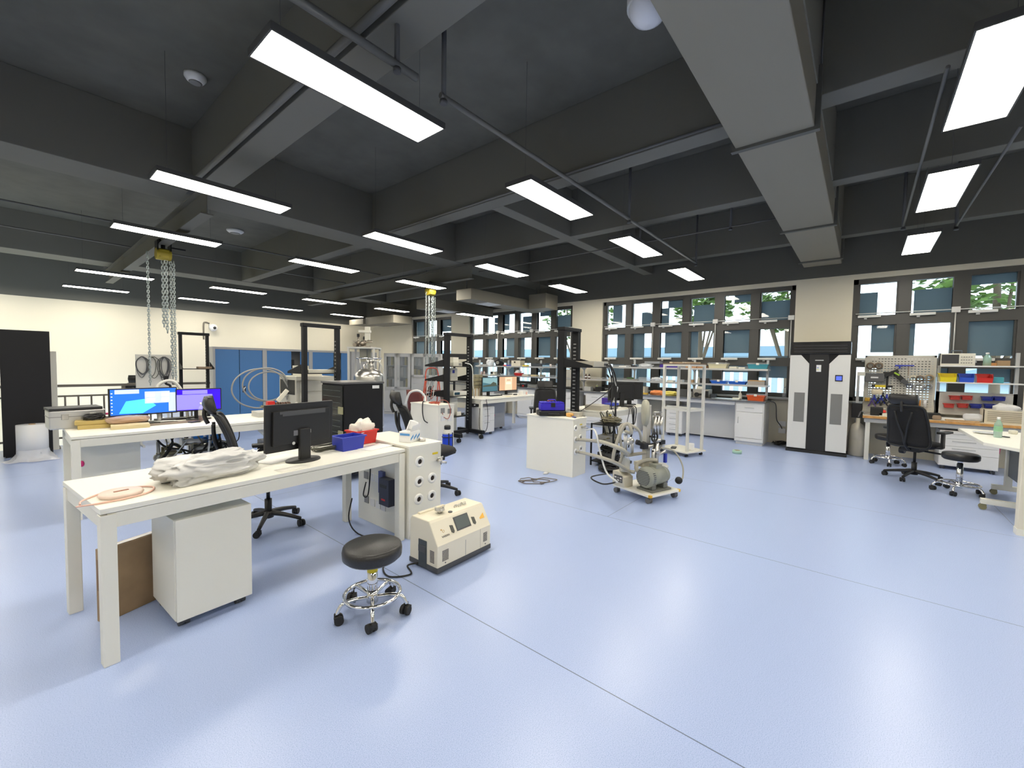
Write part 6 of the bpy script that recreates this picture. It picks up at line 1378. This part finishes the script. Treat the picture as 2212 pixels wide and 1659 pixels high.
a = MB(); a.tube([(.16,my+.04,.25),(.12,my+.13,.30),(.16,my+.17,.36),(.24,my+.10,.42),(.32,my+.02,.42)],.024,10); build(a, 'pump_hose', HOSE, t)
a = MB(); a.tube([(tx+.12,ty-.1,.55),(CW_+.02,.12,.52),(CW_+.09,.05,.36),(CW_+.06,.02,.22),(CW_,.02,.20)],.009,6); build(a, 'air_hose', HOSE, t)
cmat = Matrix.Translation((N_.x,N_.y,0)) @ Matrix.Rotation(cang,4,'Z')
def cw(x, y, z): return cmat @ Vector((x,y,z))
def port(i): pt = (p3(1243,950),p3(1243,976),p3(1253.5,945))[i]; return Vector((C3X+pt[0],C3Y,pt[1]))
s_ = port(0); e_ = cw(.03,CD_-.12,.62)
cable('upper thick grey hose from the console port to the glass trap', [s_+Vector((0,.0,0)),s_+Vector((.01,-.10,.01)),D(1300,955,4.65),D(1345,972,4.35),cw(.06,CD_-.16,.47),cw(.2,CD_*.75,.46),cw(tx-.06,ty-.06,.50)], .022, HOSE, 'hose', 'hose', sub=8)
s_ = port(1); cable('lower thick grey hose from the console port to the pump', [s_,s_+Vector((.01,-.09,0)),D(1290,986,4.65),D(1330,1000,4.45),cw(.03,CD_-.20,.30),cw(.10,CD_-.24,.28)], .020, HOSE, 'hose', 'hose', sub=8)
cable('grey hose looping up behind the glass trap, tallest loop', [D(1323,1000,4.75),D(1328,970,4.75),D(1345,925,4.75),D(1358,916,4.72),D(1364,935,4.7),cw(.06,CD_-.12,.74)], .019, HOSE, 'hose', 'hose', sub=8)
cable('grey hose falling in a narrow loop from the trap valve to the floor', [D(1336,1005,4.8),D(1344,980,4.8),D(1338,930,4.8),D(1352,916,4.8),D(1380,930,4.75),cw(tx-.12,ty-.03,.60)], .017, HOSE, 'hose', 'hose', sub=8)
cable('thin pale hose from the console valve drooping to the pump cart', [(C3X+.27,C3Y-.05,.62),D(1285,930,4.7),D(1296,975,4.6),D(1310,1020,4.5),D(1332,1040,4.4),cw(.0,CD_-.06,.14)], .010, WCABLE, 'hose', 'hose', sub=8)
cable('black power cord from the floor heap to the pump controller', [(5.4,2.62,.01),D(1278,1030,4.75),D(1300,1045,4.55),D(1325,1043,4.4),cw(-.06,CD_-.1,.16),cw(-.022,CD_-.1,.17)], .008, RUBBER, sub=8)
# ---------------------------------------------------------------- white post frame
FN = P(1484,988,0)
FW_, FD_, FA = .42, .55, radians(-20)
t = thing('post_frame', 'tall open white frame on four posts with a low tray, right of the pump cart', 'frame', (FN.x,FN.y,0), FA)
FH = 1.57; fw = mat('frame white', (.70,.69,.62), .5)
for x in (0,FW_-.04):
    for y in (0,FD_-.04): a = MB(); a.bx(x,x+.04,y,y+.04,.05,FH-.02); build(a, 'post', fw, t, .003); caster(t, x+.02, y+.02, .018, BLACK)
for z in (FH-.05,.76):
    for b in ((.04,FW_-.04,0,.03),(.04,FW_-.04,FD_-.03,FD_),(0,.03,.04,FD_-.04),(FW_-.03,FW_,.04,FD_-.04)): a = MB(); a.bx(*b,z,z+.035); build(a, 'cross_bar', fw, t)
a = MB(); a.bx(-.06,FW_+.03,-.03,FD_+.04,.065,.09); build(a, 'low_tray', WHITE, t, .003)
a = MB(); a.bx(-.005,FW_+.005,-.005,FD_+.005,FH-.018,FH); build(a, 'top_board', mat('brown board', (.22,.15,.10), .6), t, .003)
for y in (.08,.34): a = MB(); a.bx(-.02,FW_*.9,y,y+.06,FH,FH+.022); build(a, 'wood_strip', mat('pale wood', (.58,.47,.32), .6), t)
fm_ = Matrix.Translation((FN.x,FN.y,0)) @ Matrix.Rotation(FA,4,'Z')
q = fm_ @ Vector((.22,.10,.091)); a = MB(); a.lathe([(.015,0),(.055,0),(.058,.01),(.058,.105),(.055,.11),(.015,.11)],n=24); single(a, 'white_roll', PAPER, 'white paper roll standing on the low tray of the white frame', 'roll', q)
q = fm_ @ Vector((.10,.30,.091)); carton('dark block lying on the low tray of the white frame', q, .2, .16, .08, .02, DGREY, 'block', 'block')
# ---------------------------------------------------------------- floor standing air conditioner
AX, AY0, AY1, AH = 9.20, .165, 1.03, 1.99
t = thing('air_conditioner', 'tall black and silver floor standing air conditioner between the windows', 'air conditioner', (AX,AY1,0), -pi/2)
w = AY1-AY0; AW = mat('ac silver white', (.70,.70,.665), .4)
a = MB(); a.bx(.01,w-.01,.02,.42,.05,AH-.01); build(a, 'body', BLKM, t, .006)
a = MB(); a.bx(-.01,w+.01,-.02,.43,0,.05); build(a, 'base', BLACK, t, .004)
a = MB(); a.bx(0,w,-.01,.40,1.77,AH); o_ = build(a, 'outlet', mat('gloss black', (.008,.009,.012), .2), t, .01)
for k in range(3): a = MB(); a.bx(.05,w-.05,-.014,-.009,1.81+.05*k,1.835+.05*k); build(a, 'louvre', mat('louvre black', (.02,.02,.022), .3), o_)
c0, c1 = w*.335, w*.655
a = MB(); a.bx(c0-.002,c1+.002,.004,.03,.05,1.77); build(a, 'centre_panel', BLACK, t)
for s in (0,1):
    a = MB(); X_ = (lambda x: x) if s == 0 else (lambda x: w-x)
    pl = [(0,.07),(c0,.07),(c0,1.60),(w*.19,1.755),(0,1.755)]; pl = [(X_(x),z) for x,z in pl]
    if s: pl.reverse()
    a.prism(pl, -.012, .02, 'y'); sp = build(a, 'side_panel', AW, t, .004)
    a = MB(); x0, x1 = sorted((X_(w*.10),X_(w*.285))); a.bx(x0,x1,-.014,-.011,.55,1.08); g_ = build(a, 'grille', mat('grille grey', (.20,.20,.19), .6), sp)
a = MB(); a.bx(w*.77,w*.89,-.016,-.011,1.30,1.41); d_ = build(a, 'display', BLACK, t); a = MB(); a.bx(w*.785,w*.875,-.0175,-.0155,1.32,1.39); build(a, 'lcd', mat('lcd glow', (.06,.10,.65), .3, emit=.8), d_)
a = MB(); a.bx(w*.455,w*.535,-.0,.005,1.46,1.58); lb = build(a, 'energy_label', PAPER, t)
for k, m_ in enumerate((YLABEL,GREEN,BLUE)): a = MB(); a.bx(w*.465,w*.495,-.0015,.001,1.49+.02*k,1.50+.02*k); build(a, 'label_bar', m_, lb)
a = MB(); a.bx(w*.43,w*.57,-.0,.005,1.655,1.67); build(a, 'silver_wordmark', mat('pale badge'), t)
# ---------------------------------------------------------------- wooden edged workbench with pegboard
WB0, WB1, WZ, WX = -.03, -1.97, .745, 9.16
t = thing('workbench', 'long workbench with an orange wooden edge below the pegboard', 'workbench', (WX,WB0,0), -pi/2)
wl = WB0-WB1
a = MB(); a.bx(0,wl,.012,.72,WZ-.035,WZ); build(a, 'top', mat('bench top beige', (.62,.58,.50), .5), t)
a = MB(); a.bx(0,wl,-.004,.012,WZ-.04,WZ+.001); build(a, 'wooden_edge', mat('orange wood', (.55,.28,.08), .5, noise=(20,.2)), t, .003)
for x in (.04,wl-.10):
    for y in (.04,.64): a = MB(); a.bx(x,x+.06,y,y+.05,0,WZ-.036); build(a, 'leg', fw, t, .003)
a = MB(); a.bx(.02,wl-.02,.03,.06,WZ-.11,WZ-.04); build(a, 'front_rail', LGREY, t)
make_pedestal('white drawer pedestal with a pink tag under the workbench', .62, .5, .60, (9.20,PX(2029,960,9.2).y,0), -pi/2, 4, BW, tagc=PINK)
PB = 9.78
def yb_(px): return PX(px,830,PB).y
def zb_(px, py): return PX(px,py,PB).z
y0, y1 = yb_(1866), yb_(2021); z0, z1 = zb_(1940,895), zb_(1940,768); w = y0-y1
t = thing('pegboard', 'large beige pegboard hung with tools and tape rings above the workbench', 'pegboard', (PB,y0,0), -pi/2)
PBM, N, Lk, B = nodemat('perforated beige board')
tc = N.new('ShaderNodeTexCoord'); sp = N.new('ShaderNodeSeparateXYZ'); Lk.new(tc.outputs['Object'], sp.inputs[0])
def math2(op, a, b=None):
    n = N.new('ShaderNodeMath'); n.operation = op
    for k, v in enumerate((a, b)):
        if v is None: continue
        if isinstance(v, (int, float)): n.inputs[k].default_value = v
        else: Lk.new(v, n.inputs[k])
    return n.outputs[0]
def slot(v, per, wd): return math2('LESS_THAN', math2('ABSOLUTE', math2('SUBTRACT', math2('FRACT', math2('DIVIDE', v, per)), .5)), wd)
hs = math2('MULTIPLY', slot(sp.outputs[0], .042, .27), slot(sp.outputs[2], .042, .15))
B.inputs['Base Color'].default_value = (.56,.54,.47,1); B.inputs['Roughness'].default_value = .55
Lk.new(math2('SUBTRACT', 1.0, hs), B.inputs['Alpha'])
a = MB(); a.bx(0,w,0,.004,z0,z1); build(a, 'board', PBM, t)
for b in ((0,w,z1-.03,z1),(0,.03,z0,z1),(w-.03,w,z0,z1)): a = MB(); a.bx(b[0],b[1],-.004,.02,b[2],b[3]); build(a, 'board_rim', mat('beige rim', (.56,.54,.47), .55), t)
for x in (.03,w-.06): a = MB(); a.bx(x,x+.04,.005,.045,WZ,z1-.02); build(a, 'upright', LGREY, t)
a = MB(); a.bx(.0,w,-.12,-.0,z0+.02,z0+.025); build(a, 'tool_shelf', CLEAR, t)
def hang(px, py): return (PB-.03, yb_(px), zb_(px,py))
BRN = mat('brown tape', (.16,.11,.07), .4); SIL = mat('silver tape', (.36,.37,.38), .4)
for k, (px, py, r, m_, lab) in enumerate(((1878,790,.058,BRN,'brown tape ring at the top left of the pegboard, left of two'),(1896,790,.058,BRN,'brown tape ring at the top left of the pegboard, right of two'),
      (1986,818,.055,BRN,'dark brown tape ring in the middle right of the pegboard'),(2006,816,.055,mat('tan tape', (.34,.26,.17), .4),'tan tape ring near the right edge of the pegboard'),
      (1984,836,.072,SIL,'large silver tape ring low on the pegboard'),(2005,834,.05,SIL,'small grey tape ring at the right edge of the pegboard'),(1971,817,.045,mat('cream tape', (.66,.60,.45), .4),'cream tape ring left of the dark brown one on the pegboard'),(1964,833,.042,mat('slate tape', (.16,.18,.24), .4),'slate blue tape roll low on the pegboard'))):
    a = MB(); a.lathe([(r*.62,-.022),(r,-.022),(r,.022),(r*.62,.022),(r*.62,-.022)],n=26,axis='x',caps=False); single(a, 'tape_ring', m_, lab, 'tape', hang(px,py))
def hungthing(name, label, cat, px, py): return thing(name, label, cat, hang(px,py), -pi/2)
q = hungthing('tool_case','dark grey plastic case on the left of the pegboard','case',1888,815); a = MB(); a.bx(-.13,.13,-.06,.02,-.075,.075); build(a,'shell',mat('case grey',(.11,.11,.11),.5),q,.008); a = MB(); a.bx(-.05,.05,-.064,-.058,-.015,.012); build(a,'pale_badge',PAPER,q)
q = hungthing('cordless_drill','black and lime cordless drill hung on the pegboard','drill',1927,815); a = MB(); a.box((-.02,-.03,.07),(.2,.06,.06),ry=-.5); a.box((.09,-.03,.0),(.07,.05,.18),ry=-.7); build(a,'body',BLACK,q,.008); a = MB(); a.box((.05,-.055,.06),(.08,.015,.025),ry=.6); build(a,'lime_trim',mat('lime',(.38,.6,.05),.4),q); a = MB(); a.box((.15,-.03,-.07),(.09,.07,.07),ry=.6); build(a,'battery',DGREY,q,.006)
q = hungthing('hammer','black hammer hanging on the pegboard beside the drill','hammer',1916,818); a = MB(); a.cyl((0,-.01,-.18),(0,-.01,.08),.014); a.box((0,-.01,.1),(.12,.03,.035)); build(a,'body',BLACK,q)
q = hungthing('hex_key','blue T handle key hanging near the top of the pegboard','tool',1960,790); a = MB(); a.bx(-.07,.07,-.02,.0,-.008,.012); build(a,'handle',BLUE,q,.004); a = MB(); a.cyl((0,-.01,0),(0,-.01,-.26),.006); build(a,'shaft',mat('brown metal'),q)
q = hungthing('blue_clamp','small blue clamp near the top of the pegboard','tool',1941,790); a = MB(); a.bx(-.06,.05,-.02,0,-.01,.015); a.cyl((0,-.01,-.05),(0,-.01,0),.01); build(a,'body',BLUE,q,.003)
q = hungthing('spirit_level','yellow and black spirit level low on the pegboard','tool',1905,834); a = MB(); a.bx(-.14,.14,-.03,0,-.018,.018); build(a,'body',BLACK,q,.003); a = MB(); a.bx(-.09,.05,-.033,-.028,-.019,.019); build(a,'yellow_band',YLABEL,q)
rnd = random.Random(12)
TOOLS = ((1890,863,BLUE),(1898,868,BLACK),(1905,864,BLUE),(1912,869,BLACK),(1918,862,BLUE),(1886,870,mat('purple tool',(.10,.06,.22),.4)),(1909,858,BLACK),(1925,866,DGREY))
for k, (px, py, m_) in enumerate(TOOLS):
    a = MB(); a.tube([(-.05,-.02,-.06),(-.02,-.03,0),(.0,-.03,.05)],.011,6); a.tube([(.05,-.02,-.06),(.02,-.03,0),(.0,-.03,.05)],.011,6); a.box((0,-.03,.06),(.025,.015,.05))
    single(a, 'pliers', m_, 'pliers hung in the dark row low on the left of the pegboard', 'pliers', hang(px,py), -pi/2+rnd.uniform(-.2,.2), 'pliers on the pegboard')
q = hang(1894,850); bag('cream cloth gloves hung low on the pegboard', (q[0]-.05,q[1],q[2]-.02), 0, .06, .14, .10, mat('cream cloth',(.72,.63,.47),.9), 51, 'cloth_gloves', 'gloves', .35, nu=18, nv=10)
q = hungthing('tape_measure','yellow tape measure at the lower left of the pegboard','tape measure',1875,862); a = MB(); a.bx(-.035,.035,-.04,0,-.035,.03); build(a,'body',mat('amber enamel',(.55,.33,.03),.4),q,.01)
for k, (px, m_) in enumerate(((1987,mat('orange handle',(.65,.28,.05),.4)),(2000,mat('maroon',(.22,.02,.05),.4)))):
    q = hungthing('hand_tool','%s handled tool at the lower right of the pegboard' % ('orange','maroon')[k],'tool',px,868); a = MB(); a.cyl((0,-.02,-.08),(0,-.02,.03),.02); build(a,'handle',m_,q); a = MB(); a.cyl((0,-.02,.03),(0,-.02,.09),.006); build(a,'shaft',STEEL,q)
# shelf unit right of the pegboard
ys0, ys1 = yb_(2023), yb_(2200); w = ys0-ys1
zs1, zs2 = PX(2100,790,9.62).z, PX(2100,826,9.62).z
t = thing('bench_shelf', 'open steel shelf unit on the workbench, holding the oscilloscope and colour bins', 'shelf', (PB,ys0,0), -pi/2)
for x in (.0,w-.04): a = MB(); a.bx(x,x+.04,.0,.04,WZ,zs1+.2); build(a, 'upright', LGREY, t)
for z in (zs1,zs2): a = MB(); a.bx(0,w,-.30,0,z-.02,z); build(a, 'shelf_board', SHM, t, .002)
zc = PX(2100,848,PB).z
a = MB(); a.bx(0,w,.0,.01,WZ+.06,zc); build(a, 'bin_panel', mat('pale grey board'), t)
for k in range(3): z = WZ+.10+(zc-WZ-.12)*k/2; a = MB(); a.bx(.04,w-.04,-.006,0,z,z+.006); build(a, 'louvre_rail', CLEAR, t)
def onB(l, r, z, X=9.52): a_, b_ = PX(l,830,X).y, PX(r,830,X).y; return (a_+b_)/2, a_-b_
y, wd = onB(2026,2104,zs1)
hs_ = PX(2060,763,9.52).z-PX(2060,789,9.52).z
t = thing('oscilloscope', 'white oscilloscope with a dark screen on the top shelf of the workbench', 'oscilloscope', (9.52,y,zs1), -pi/2)
a = MB(); a.bx(-wd/2+.012,wd/2,0,.16,0,hs_); build(a, 'case', IV, t, .008); a = MB(); a.bx(-wd/2,-wd/2+.016,.01,.17,.0,hs_+.004); build(a, 'bumper', BLACK, t, .004)
a = MB(); a.bx(-wd*.44,wd*.05,-.004,.001,hs_*.16,hs_*.9); build(a, 'screen', mat('scope screen',(.05,.05,.055),.2), t)
for r_ in range(3):
    for c in range(5): a = MB(); a.cyl((wd*.12+wd*.068*c,0,hs_*(.22+.24*r_)),(wd*.12+wd*.068*c,-.012,hs_*(.22+.24*r_)),.009,n=10); build(a, 'knob', mat('knob grey',(.32,.31,.28),.5), t)
a = MB(); a.tube([(-wd*.16,.08,hs_),(-wd*.16,.06,hs_+.045),(wd*.14,.06,hs_+.045),(wd*.14,.08,hs_)],.008,6,sub=1); build(a, 'handle', mat('slate handle',(.10,.13,.18),.4), t)
for l, r, m_, nm in ((2027,2068,mat('bright yellow',(.85,.70,.02),.35),'yellow'),(2069,2106,mat('bright blue',(.03,.10,.62),.35),'blue'),(2107,2147,mat('bright red',(.70,.03,.02),.35),'red')):
    y, wd = onB(l,r,zs2,9.49); make_bin('large %s open bin on the middle shelf above the workbench' % nm, (9.49,y,zs2), -pi/2, wd*.93, .22, .135, m_)
y, wd = onB(2160,2172,zs1); carton('small brown cardboard box at the right of the top workbench shelf', (9.54,y,zs1), -pi/2, .13, .14, .08, CARD)
y, wd = onB(2139,2168,zs1); carton('orange brown flat box left of the small cardboard box on the top shelf', (9.56,onB(2139,2162,zs1)[0]+.02,zs1), -pi/2, .20, .14, .045, mat('orange card'))
y, _ = onB(2128,2134,zs1); bottle('green tinted clear bottle on the top workbench shelf right of the oscilloscope', (9.58,y,zs1), .045, .2, mat('green clear',(.35,.60,.50),.1,alpha=.5), PAPER)
y, _ = onB(2153,2160,zs2); t = carton('teal tool with a black handle right of the red bin', (9.55,y,zs2), -pi/2, .12, .15, .09, mat('teal'), 'tool', 'tool', bevel=.01)
DB, RB = mat('bin dark blue',(.03,.05,.36),.4), mat('bin red',(.60,.06,.05),.4)
for px, py, m_, lab in ((2062,858,RB,'small red bin on the louvre panel, upper left of four'),(2088,858,RB,'small red bin on the louvre panel, upper right of four'),(2049,875,RB,'small red bin on the louvre panel, lower left of four'),(2079,875,RB,'small red bin on the louvre panel, lower right of four'),
                        (2132,860,DB,'small blue bin on the louvre panel, upper left of the blue ones'),(2158,860,DB,'small blue bin on the louvre panel, upper right of the blue ones'),(2107,876,DB,'small blue bin on the louvre panel, lowest and leftmost of the blue ones'),(2138,876,DB,'small blue bin on the louvre panel, under the upper blue pair')):
    y = PX(px,py,9.72).y; z = PX(px,py,9.72).z; make_bin(lab, (9.67,y,z-.04), -pi/2, .115, .10, .065, m_)
# things on the workbench
q = P(2170,921,WZ)
bk = thing('basket', 'cream plastic basket stuffed with cloths at the right end of the workbench', 'basket', (9.42,PX(2170,900,9.3).y,WZ), -pi/2)
a = MB(); a.bx(-.21,.21,-.13,.13,0,.01); 
for b in ((-.21,.21,-.13,-.12),(-.21,.21,.12,.13),(-.21,-.20,-.13,.13),(.20,.21,-.13,.13)): a.bx(*b,.01,.20)
build(a, 'body', mat('basket cream',(.66,.60,.46),.5), bk)
for k in range(6): a = MB(); a.bx(-.17,.17,-.134,-.129,.03+.027*k,.042+.027*k); build(a, 'weave_slot', mat('basket shade',(.36,.32,.24),.6), bk)
bag('white cloth heap sticking out of the cream basket', (9.44,PX(2178,900,9.3).y,WZ+.12), 1.2, .24, .2, .17, mat('white cloth',(.72,.72,.70),.9), 61, 'cloth', 'cloth', .4, nu=22, nv=12)
def wb(px, label, w, d, h, m_, X=9.30, **k): return carton(label, (X,PX(px,905,X).y,WZ), -pi/2, w, d, h, m_, **k)
wb(1893,'black clamp vise at the left end of the workbench',.16,.12,.14,BLACK,name='vise',cat='vise',bevel=.01)
ss = wb(1908,'white tool base with a red cap on the workbench, left of the chair',.11,.10,.05,IV,name='soldering_stand',cat='tool'); q = (9.33,PX(1908,905,9.3).y,WZ+.05)
a = MB(); a.sphere((0,.04,.072),(.035,.035,.03)); build(a, 'red_cap', mat('bright red'), ss)
wb(2007,'black soldering station with brown reels on the workbench, right of the chair',.26,.14,.10,BLACK,name='soldering_station',cat='tool',bevel=.01)
wb(2024,'brown reel beside the soldering station',.10,.08,.07,mat('brown metal'),9.26,name='reel',cat='reel',bevel=.02)
a = MB(); a.cyl((0,0,0),(0,.02,.2),.008); single(a, 'probe_stick', DGREY, 'thin dark probe standing on the soldering station', 'tool', (9.40,PX(2021,880,9.4).y,WZ+.10))
wb(2055,'white open notebook on the workbench',.28,.2,.03,PAPER,9.34,name='notebook',cat='book'); wb(2080,'thin wooden board under the white notebook',.36,.1,.015,WOOD,9.24,name='board',cat='board')
q = (9.45,PX(2105,895,9.45).y,WZ+.001); bag('clear plastic bag left of the cream basket', q, 1.2, .22, .18, .12, FROST, 63, nu=26, nv=12)
# black monitor arm left of the pegboard, against the frame
t = thing('white_stand', 'white upright stand with a dark box, between the air conditioner and the pegboard', 'stand', (9.66,PX(1850,900,9.66).y,0), 0)
a = MB(); a.bx(-.02,.02,-.02,.02,0,1.42); build(a, 'pole', LGREY, t); a = MB(); a.bx(-.03,.03,-.09,.02,1.40,1.47); build(a, 'head', IV, t); a = MB(); a.bx(-.06,.1,-.07,.07,.66,.92); build(a, 'dark_box', BLACK, t, .004); a = MB(); a.bx(-.15,.15,-.1,.1,0,.02); build(a, 'foot', GREY, t)
q = P(1842,965,0); t = thing('water_jug', 'round cream water jug with a hose on the floor beside the air conditioner', 'jug', (9.55,.03,0), 0)
a = MB(); a.lathe([(.11,0),(.125,.02),(.125,.26),(.115,.29),(.125,.31),(.115,.46),(.09,.54),(.03,.58),(.03,.66)],n=26); build(a, 'body', mat('jug cream',(.62,.58,.48),.4), t)
a = MB(); a.tube([(0,0,.68),(.0,-.04,.78),(-.05,-.1,.72),(-.08,-.14,.5)],.012,6); build(a, 'hose', GREY, t)
# ---------------------------------------------------------------- chairs and stools on the right
make_chair('black mesh office chair with armrests, before the workbench', (8.02,-.60,0), radians(66), True, spread=.31)
make_stool('black stool with chrome base, beside the chair and the right white table', (7.50,-.97,0), .50, .3, .17, .235)
make_stool('black stool with chrome base, half hidden behind the mesh office chair', (9.0,-.36,0), .48, .7, .17, .215)
# ---------------------------------------------------------------- table at the right edge
t = thing('lab_table', 'white table with a cut corner on wheeled T legs at the right edge', 'table', (0,0,0))
a = MB(); a.prism([(7.9,-.98),(7.9,-1.80),(6.2,-1.80),(6.2,-1.20),(6.52,-1.0)][::1], .735, .77); build(a, 'tabletop', WHITE, t, .004)
for x, yf in ((6.78,-1.05),(7.72,-1.28)):
    a = MB(); a.bx(x,x+.07,-1.44,-1.38,.12,.735); build(a, 'leg', POWDER, t, .003); a = MB(); a.bx(x-.0,x+.07,-1.75,yf,.065,.12); ft = build(a, 'foot_bar', POWDER, t, .003)
    for y in (yf-.03,-1.72): caster(ft, x+.035, y, .03, mat('olive wheel',(.25,.23,.12),.5))
a = MB(); a.bx(6.85,7.72,-1.43,-1.40,.25,.70); build(a, 'dark_board', mat('dark panel',(.10,.11,.12),.4), t)  # upright dark board between the legs, below the tabletop
a = MB(); a.bx(6.85,7.72,-1.62,-1.56,.065,.11); build(a, 'stretcher', POWDER, t)
q = P(2155,945,.77); bottle('clear water bottle with a white cap and label on the right white table', (q.x,q.y,.77), .034, .23, mat('green clear'), PAPER, lab=mat('green label',(.25,.5,.3),.5))
q = P(2130,938,.77); a = MB(); a.lathe([(.0,.004),(.06,.004),(.10,.016),(.105,.018),(.06,.008),(0,.009)],n=28); single(a, 'glass_dish', FROST, 'shallow clear dish with purple pieces on the right white table', 'dish', (q.x+.05,q.y,.77))
q = P(2196,938,.77); carton('small white cap block on the right white table beside the bottle', (q.x,q.y,.77), .2, .07, .06, .045, IV, 'block', 'block', bevel=.01)
q = P(2176,945,.77); carton('dark small clip right of the water bottle', (q.x,q.y-.0,.77), .6, .06, .03, .012, DGREY, 'clip', 'clip')
t = thing('partition_panel', 'white partition panel end at the right edge of the view', 'partition', (5.94,-1.155,0), 0)
a = MB(); a.bx(0,.10,-.9,0,.0,2.62); build(a, 'panel', WALLM, t, .006); a = MB(); a.bx(-.004,.104,-.9,.004,0,.06); build(a, 'skirting', PANEL, t)
q = P(1592,979,0); t = thing('tape_roll', 'pale green tape roll lying on the floor before the window bench', 'tape', (q.x,q.y,0))
a = MB(); a.lathe([(.05,.0),(.075,.0),(.075,.055),(.05,.055),(.05,0)],n=28,caps=False); build(a, 'roll', mat('pale green',(.40,.62,.48),.3), t)
a = MB(); a.lathe([(.046,.003),(.05,.003),(.05,.052),(.046,.052),(.046,.003)],n=28,caps=False); build(a, 'core', CARD, t)
